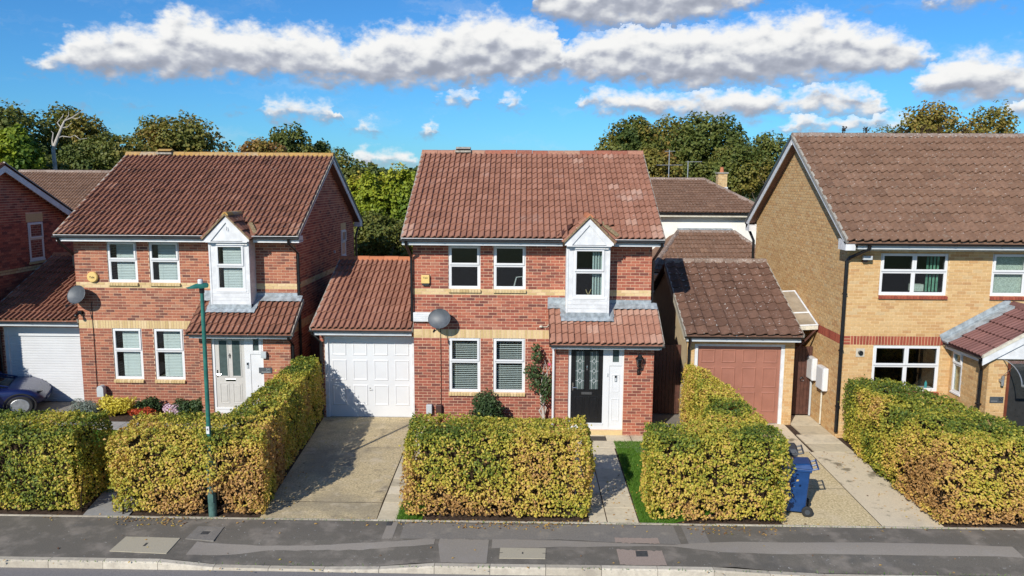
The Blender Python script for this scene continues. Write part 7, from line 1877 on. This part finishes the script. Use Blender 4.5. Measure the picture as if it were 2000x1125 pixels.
def car(x, y, rz):
    t = thing('parked_car', 'metallic blue sports car parked before the roller shutter garage', 'car', (x, y, 0), None, rz)
    def loc(o): o.matrix_parent_inverse = Matrix.Identity(4); o.scale = (1, 1, 0.84); return o
    # sections along the length: x, half width low, half width shoulder, sill z, shoulder z, top z (bonnet or deck), half width top
    secs = [(-2.05, 0.62, 0.66, 0.42, 0.62, 0.70, 0.52), (-1.85, 0.78, 0.82, 0.30, 0.72, 0.86, 0.62), (-1.35, 0.84, 0.90, 0.24, 0.80, 0.93, 0.66), (-0.6, 0.84, 0.87, 0.22, 0.78, 0.88, 0.70), (0.3, 0.84, 0.86, 0.22, 0.78, 0.86, 0.70), (0.85, 0.84, 0.88, 0.22, 0.80, 0.90, 0.66), (1.30, 0.84, 0.90, 0.24, 0.80, 0.87, 0.62), (1.60, 0.80, 0.86, 0.26, 0.70, 0.76, 0.58), (1.76, 0.68, 0.74, 0.30, 0.54, 0.60, 0.48), (1.82, 0.50, 0.54, 0.36, 0.46, 0.50, 0.36)]
    V = []; k = 12
    for (sx, wl, ws, zl, zs, zt, wt_) in secs:
        half = [(wl * 0.92, zl), (wl, zl + 0.08), (ws, (zl + zs) / 2 + 0.05), (ws * 0.985, zs), ((ws + wt_) / 2, (zs + zt) / 2 + 0.035), (wt_ * 0.6, zt + 0.005)]
        V += [(sx, w, z) for w, z in half] + [(sx, -w, z) for w, z in reversed(half)]
    F = []
    for i in range(len(secs) - 1):
        for q in range(k): F.append((i * k + q, (i + 1) * k + q, (i + 1) * k + (q + 1) % k, i * k + (q + 1) % k))
    F += [tuple(range(k - 1, -1, -1)), tuple((len(secs) - 1) * k + q for q in range(k))]
    mb = MB(); mb.add(V, F); body = loc(mb.build('body', M_CARBLUE, t, smooth=True)); md = body.modifiers.new('sub', 'SUBSURF'); md.levels = 2; md.render_levels = 2
    # cabin
    cab = [(-1.55, 0.56, 0.90, 0.92, 0.50), (-0.95, 0.66, 0.88, 1.18, 0.50), (-0.35, 0.69, 0.86, 1.27, 0.52), (0.10, 0.69, 0.85, 1.24, 0.51), (0.55, 0.68, 0.86, 1.05, 0.52), (0.95, 0.62, 0.89, 0.91, 0.50)]
    V = []; k = 6
    for (sx, wb, zb_, zt, wt_) in cab: V += [(sx, wb, zb_ - 0.05), (sx, (wb + wt_) / 2 + 0.03, (zb_ + zt) / 2), (sx, wt_ * 0.9, zt), (sx, -wt_ * 0.9, zt), (sx, -(wb + wt_) / 2 - 0.03, (zb_ + zt) / 2), (sx, -wb, zb_ - 0.05)]
    F = []
    for i in range(len(cab) - 1):
        for q in range(k - 1): F.append((i * k + q, (i + 1) * k + q, (i + 1) * k + q + 1, i * k + q + 1))
    mb = MB(); mb.add(V, F); g_ = loc(mb.build('glasshouse', M_GLASS_CAR, t, smooth=True))
    mb = MB(); mb.add([(a, b_ * s, c + 0.012) for s in (1, -1) for a, b_, c in ((-1.0, 0.46, 1.17), (-0.35, 0.48, 1.265), (0.14, 0.47, 1.235))], [(0, 1, 4, 3), (1, 2, 5, 4)]); loc(mb.build('roof', M_CARBLUE, t))
    for s in (1, -1):
        mb = MB(); mb.tube([(0.98, s * 0.60, 0.90), (0.55, s * 0.615, 1.04), (0.12, s * 0.50, 1.245), (-0.35, s * 0.51, 1.275), (-0.95, s * 0.52, 1.18), (-1.5, s * 0.54, 0.93)], 0.024, 6); loc(mb.build('roof_rail', M_CARBLUE, t))
        mb = MB(); mb.lathe([(0.0, -0.10), (0.05, -0.08), (0.075, 0.0), (0.05, 0.08), (0.0, 0.09)], 10, (0.52, s * 0.90, 0.98), 'y'); mb.tube([(0.50, s * 0.78, 0.90), (0.52, s * 0.86, 0.97)], 0.02, 6); loc(mb.build('door_mirror', M_CARBLUE, t, smooth=True))
        mb = MB(); mb.lathe([(0.0, -0.02), (0.09, -0.01), (0.12, 0.02), (0.0, 0.03)], 14, (1.66, s * 0.62, 0.68), 'z'); loc(mb.build('headlight', M_GLASS_CAR, t, smooth=True))
        for wx in (-1.28, 1.25):
            mb = MB(); mb.lathe([(0.355, -0.05), (0.385, -0.05), (0.385, 0.03), (0.355, 0.03), (0.355, -0.05)], 24, (wx, s * 0.865, 0.345), 'y', cap=False); loc(mb.build('wheel_arch', M_RUBBER, t))
            y0 = 0.69 if s > 0 else -0.90
            mb = MB(); mb.lathe([(0.20, 0.0), (0.29, 0.0), (0.325, 0.03), (0.325, 0.18), (0.29, 0.21), (0.20, 0.21)], 28, (wx, y0, 0.325), 'y'); wh = loc(mb.build('wheel', M_RUBBER, t))
            rim = MB(); yf = y0 + 0.205 if s > 0 else y0 + 0.005
            rim.lathe([(0.215, -0.012), (0.235, 0.0), (0.215, 0.012)], 24, (wx, yf, 0.325), 'y')
            for q in range(5):
                w = 2 * math.pi * q / 5
                rim.obox((wx - 0.02 * math.sin(w), yf - 0.006, 0.325 - 0.02 * math.cos(w)), (0.04 * math.sin(w), 0, 0.04 * math.cos(w)), (0, 0.012, 0), (0.22 * math.cos(w), 0, -0.22 * math.sin(w)))
            rim.build('rim', M_STEEL, wh)
    return t
car(-14.92, 19.85, R(24))
# fallen leaves on pavement and drive
def litter(name, label, spots, n, mat, size=0.05):
    P_ = np.vstack([np.c_[rng.uniform(a, e, int(n * w)), rng.uniform(c, d, int(n * w)), np.full(int(n * w), 0.014)] for (a, e, c, d, w) in spots])
    P_[:, 2] += np.array([pz(p[0], p[1]) for p in P_])
    o = bpy.data.objects.new(name, leaves_mesh(name, P_, np.tile([0, 0, 1.0], (len(P_), 1)), size, np.clip(rng.normal(0.82, 0.12, len(P_)), 0, 1), mat, spread=0.15)); COL.objects.link(o); tag(o, label, 'leaf litter', kind='stuff')
litter('fallen_leaves', 'scattered dry leaves fallen on the pavement and paths', [(-9, 9, 13.3, 13.6, 0.35), (-2.3, 1.3, 13.35, 13.6, 0.2), (1.7, 2.2, 13.6, 16, 0.12), (6.9, 7.7, 13.7, 17.5, 0.15), (-9, 9, 11.7, 11.85, 0.1), (-8, 8, 12, 13.3, 0.08), (-7.5, -6.2, 13.15, 13.5, 0.2), (-1.2, 0.6, 13.2, 13.5, 0.2), (3.0, 4.6, 13.1, 13.5, 0.2), (-5.2, -4.4, 14.0, 18, 0.12)], 420, M_LEAF_HEDGE)

grass('weeds', 'thin line of weeds growing along the pavement edging', [([(-8.0, 13.485), (8.0, 13.485), (8.0, 13.51), (-8.0, 13.51)], 0.5), ([(-9, 11.80), (9, 11.80), (9, 11.83), (-9, 11.83)], 0.2)], 1100, 0.04)
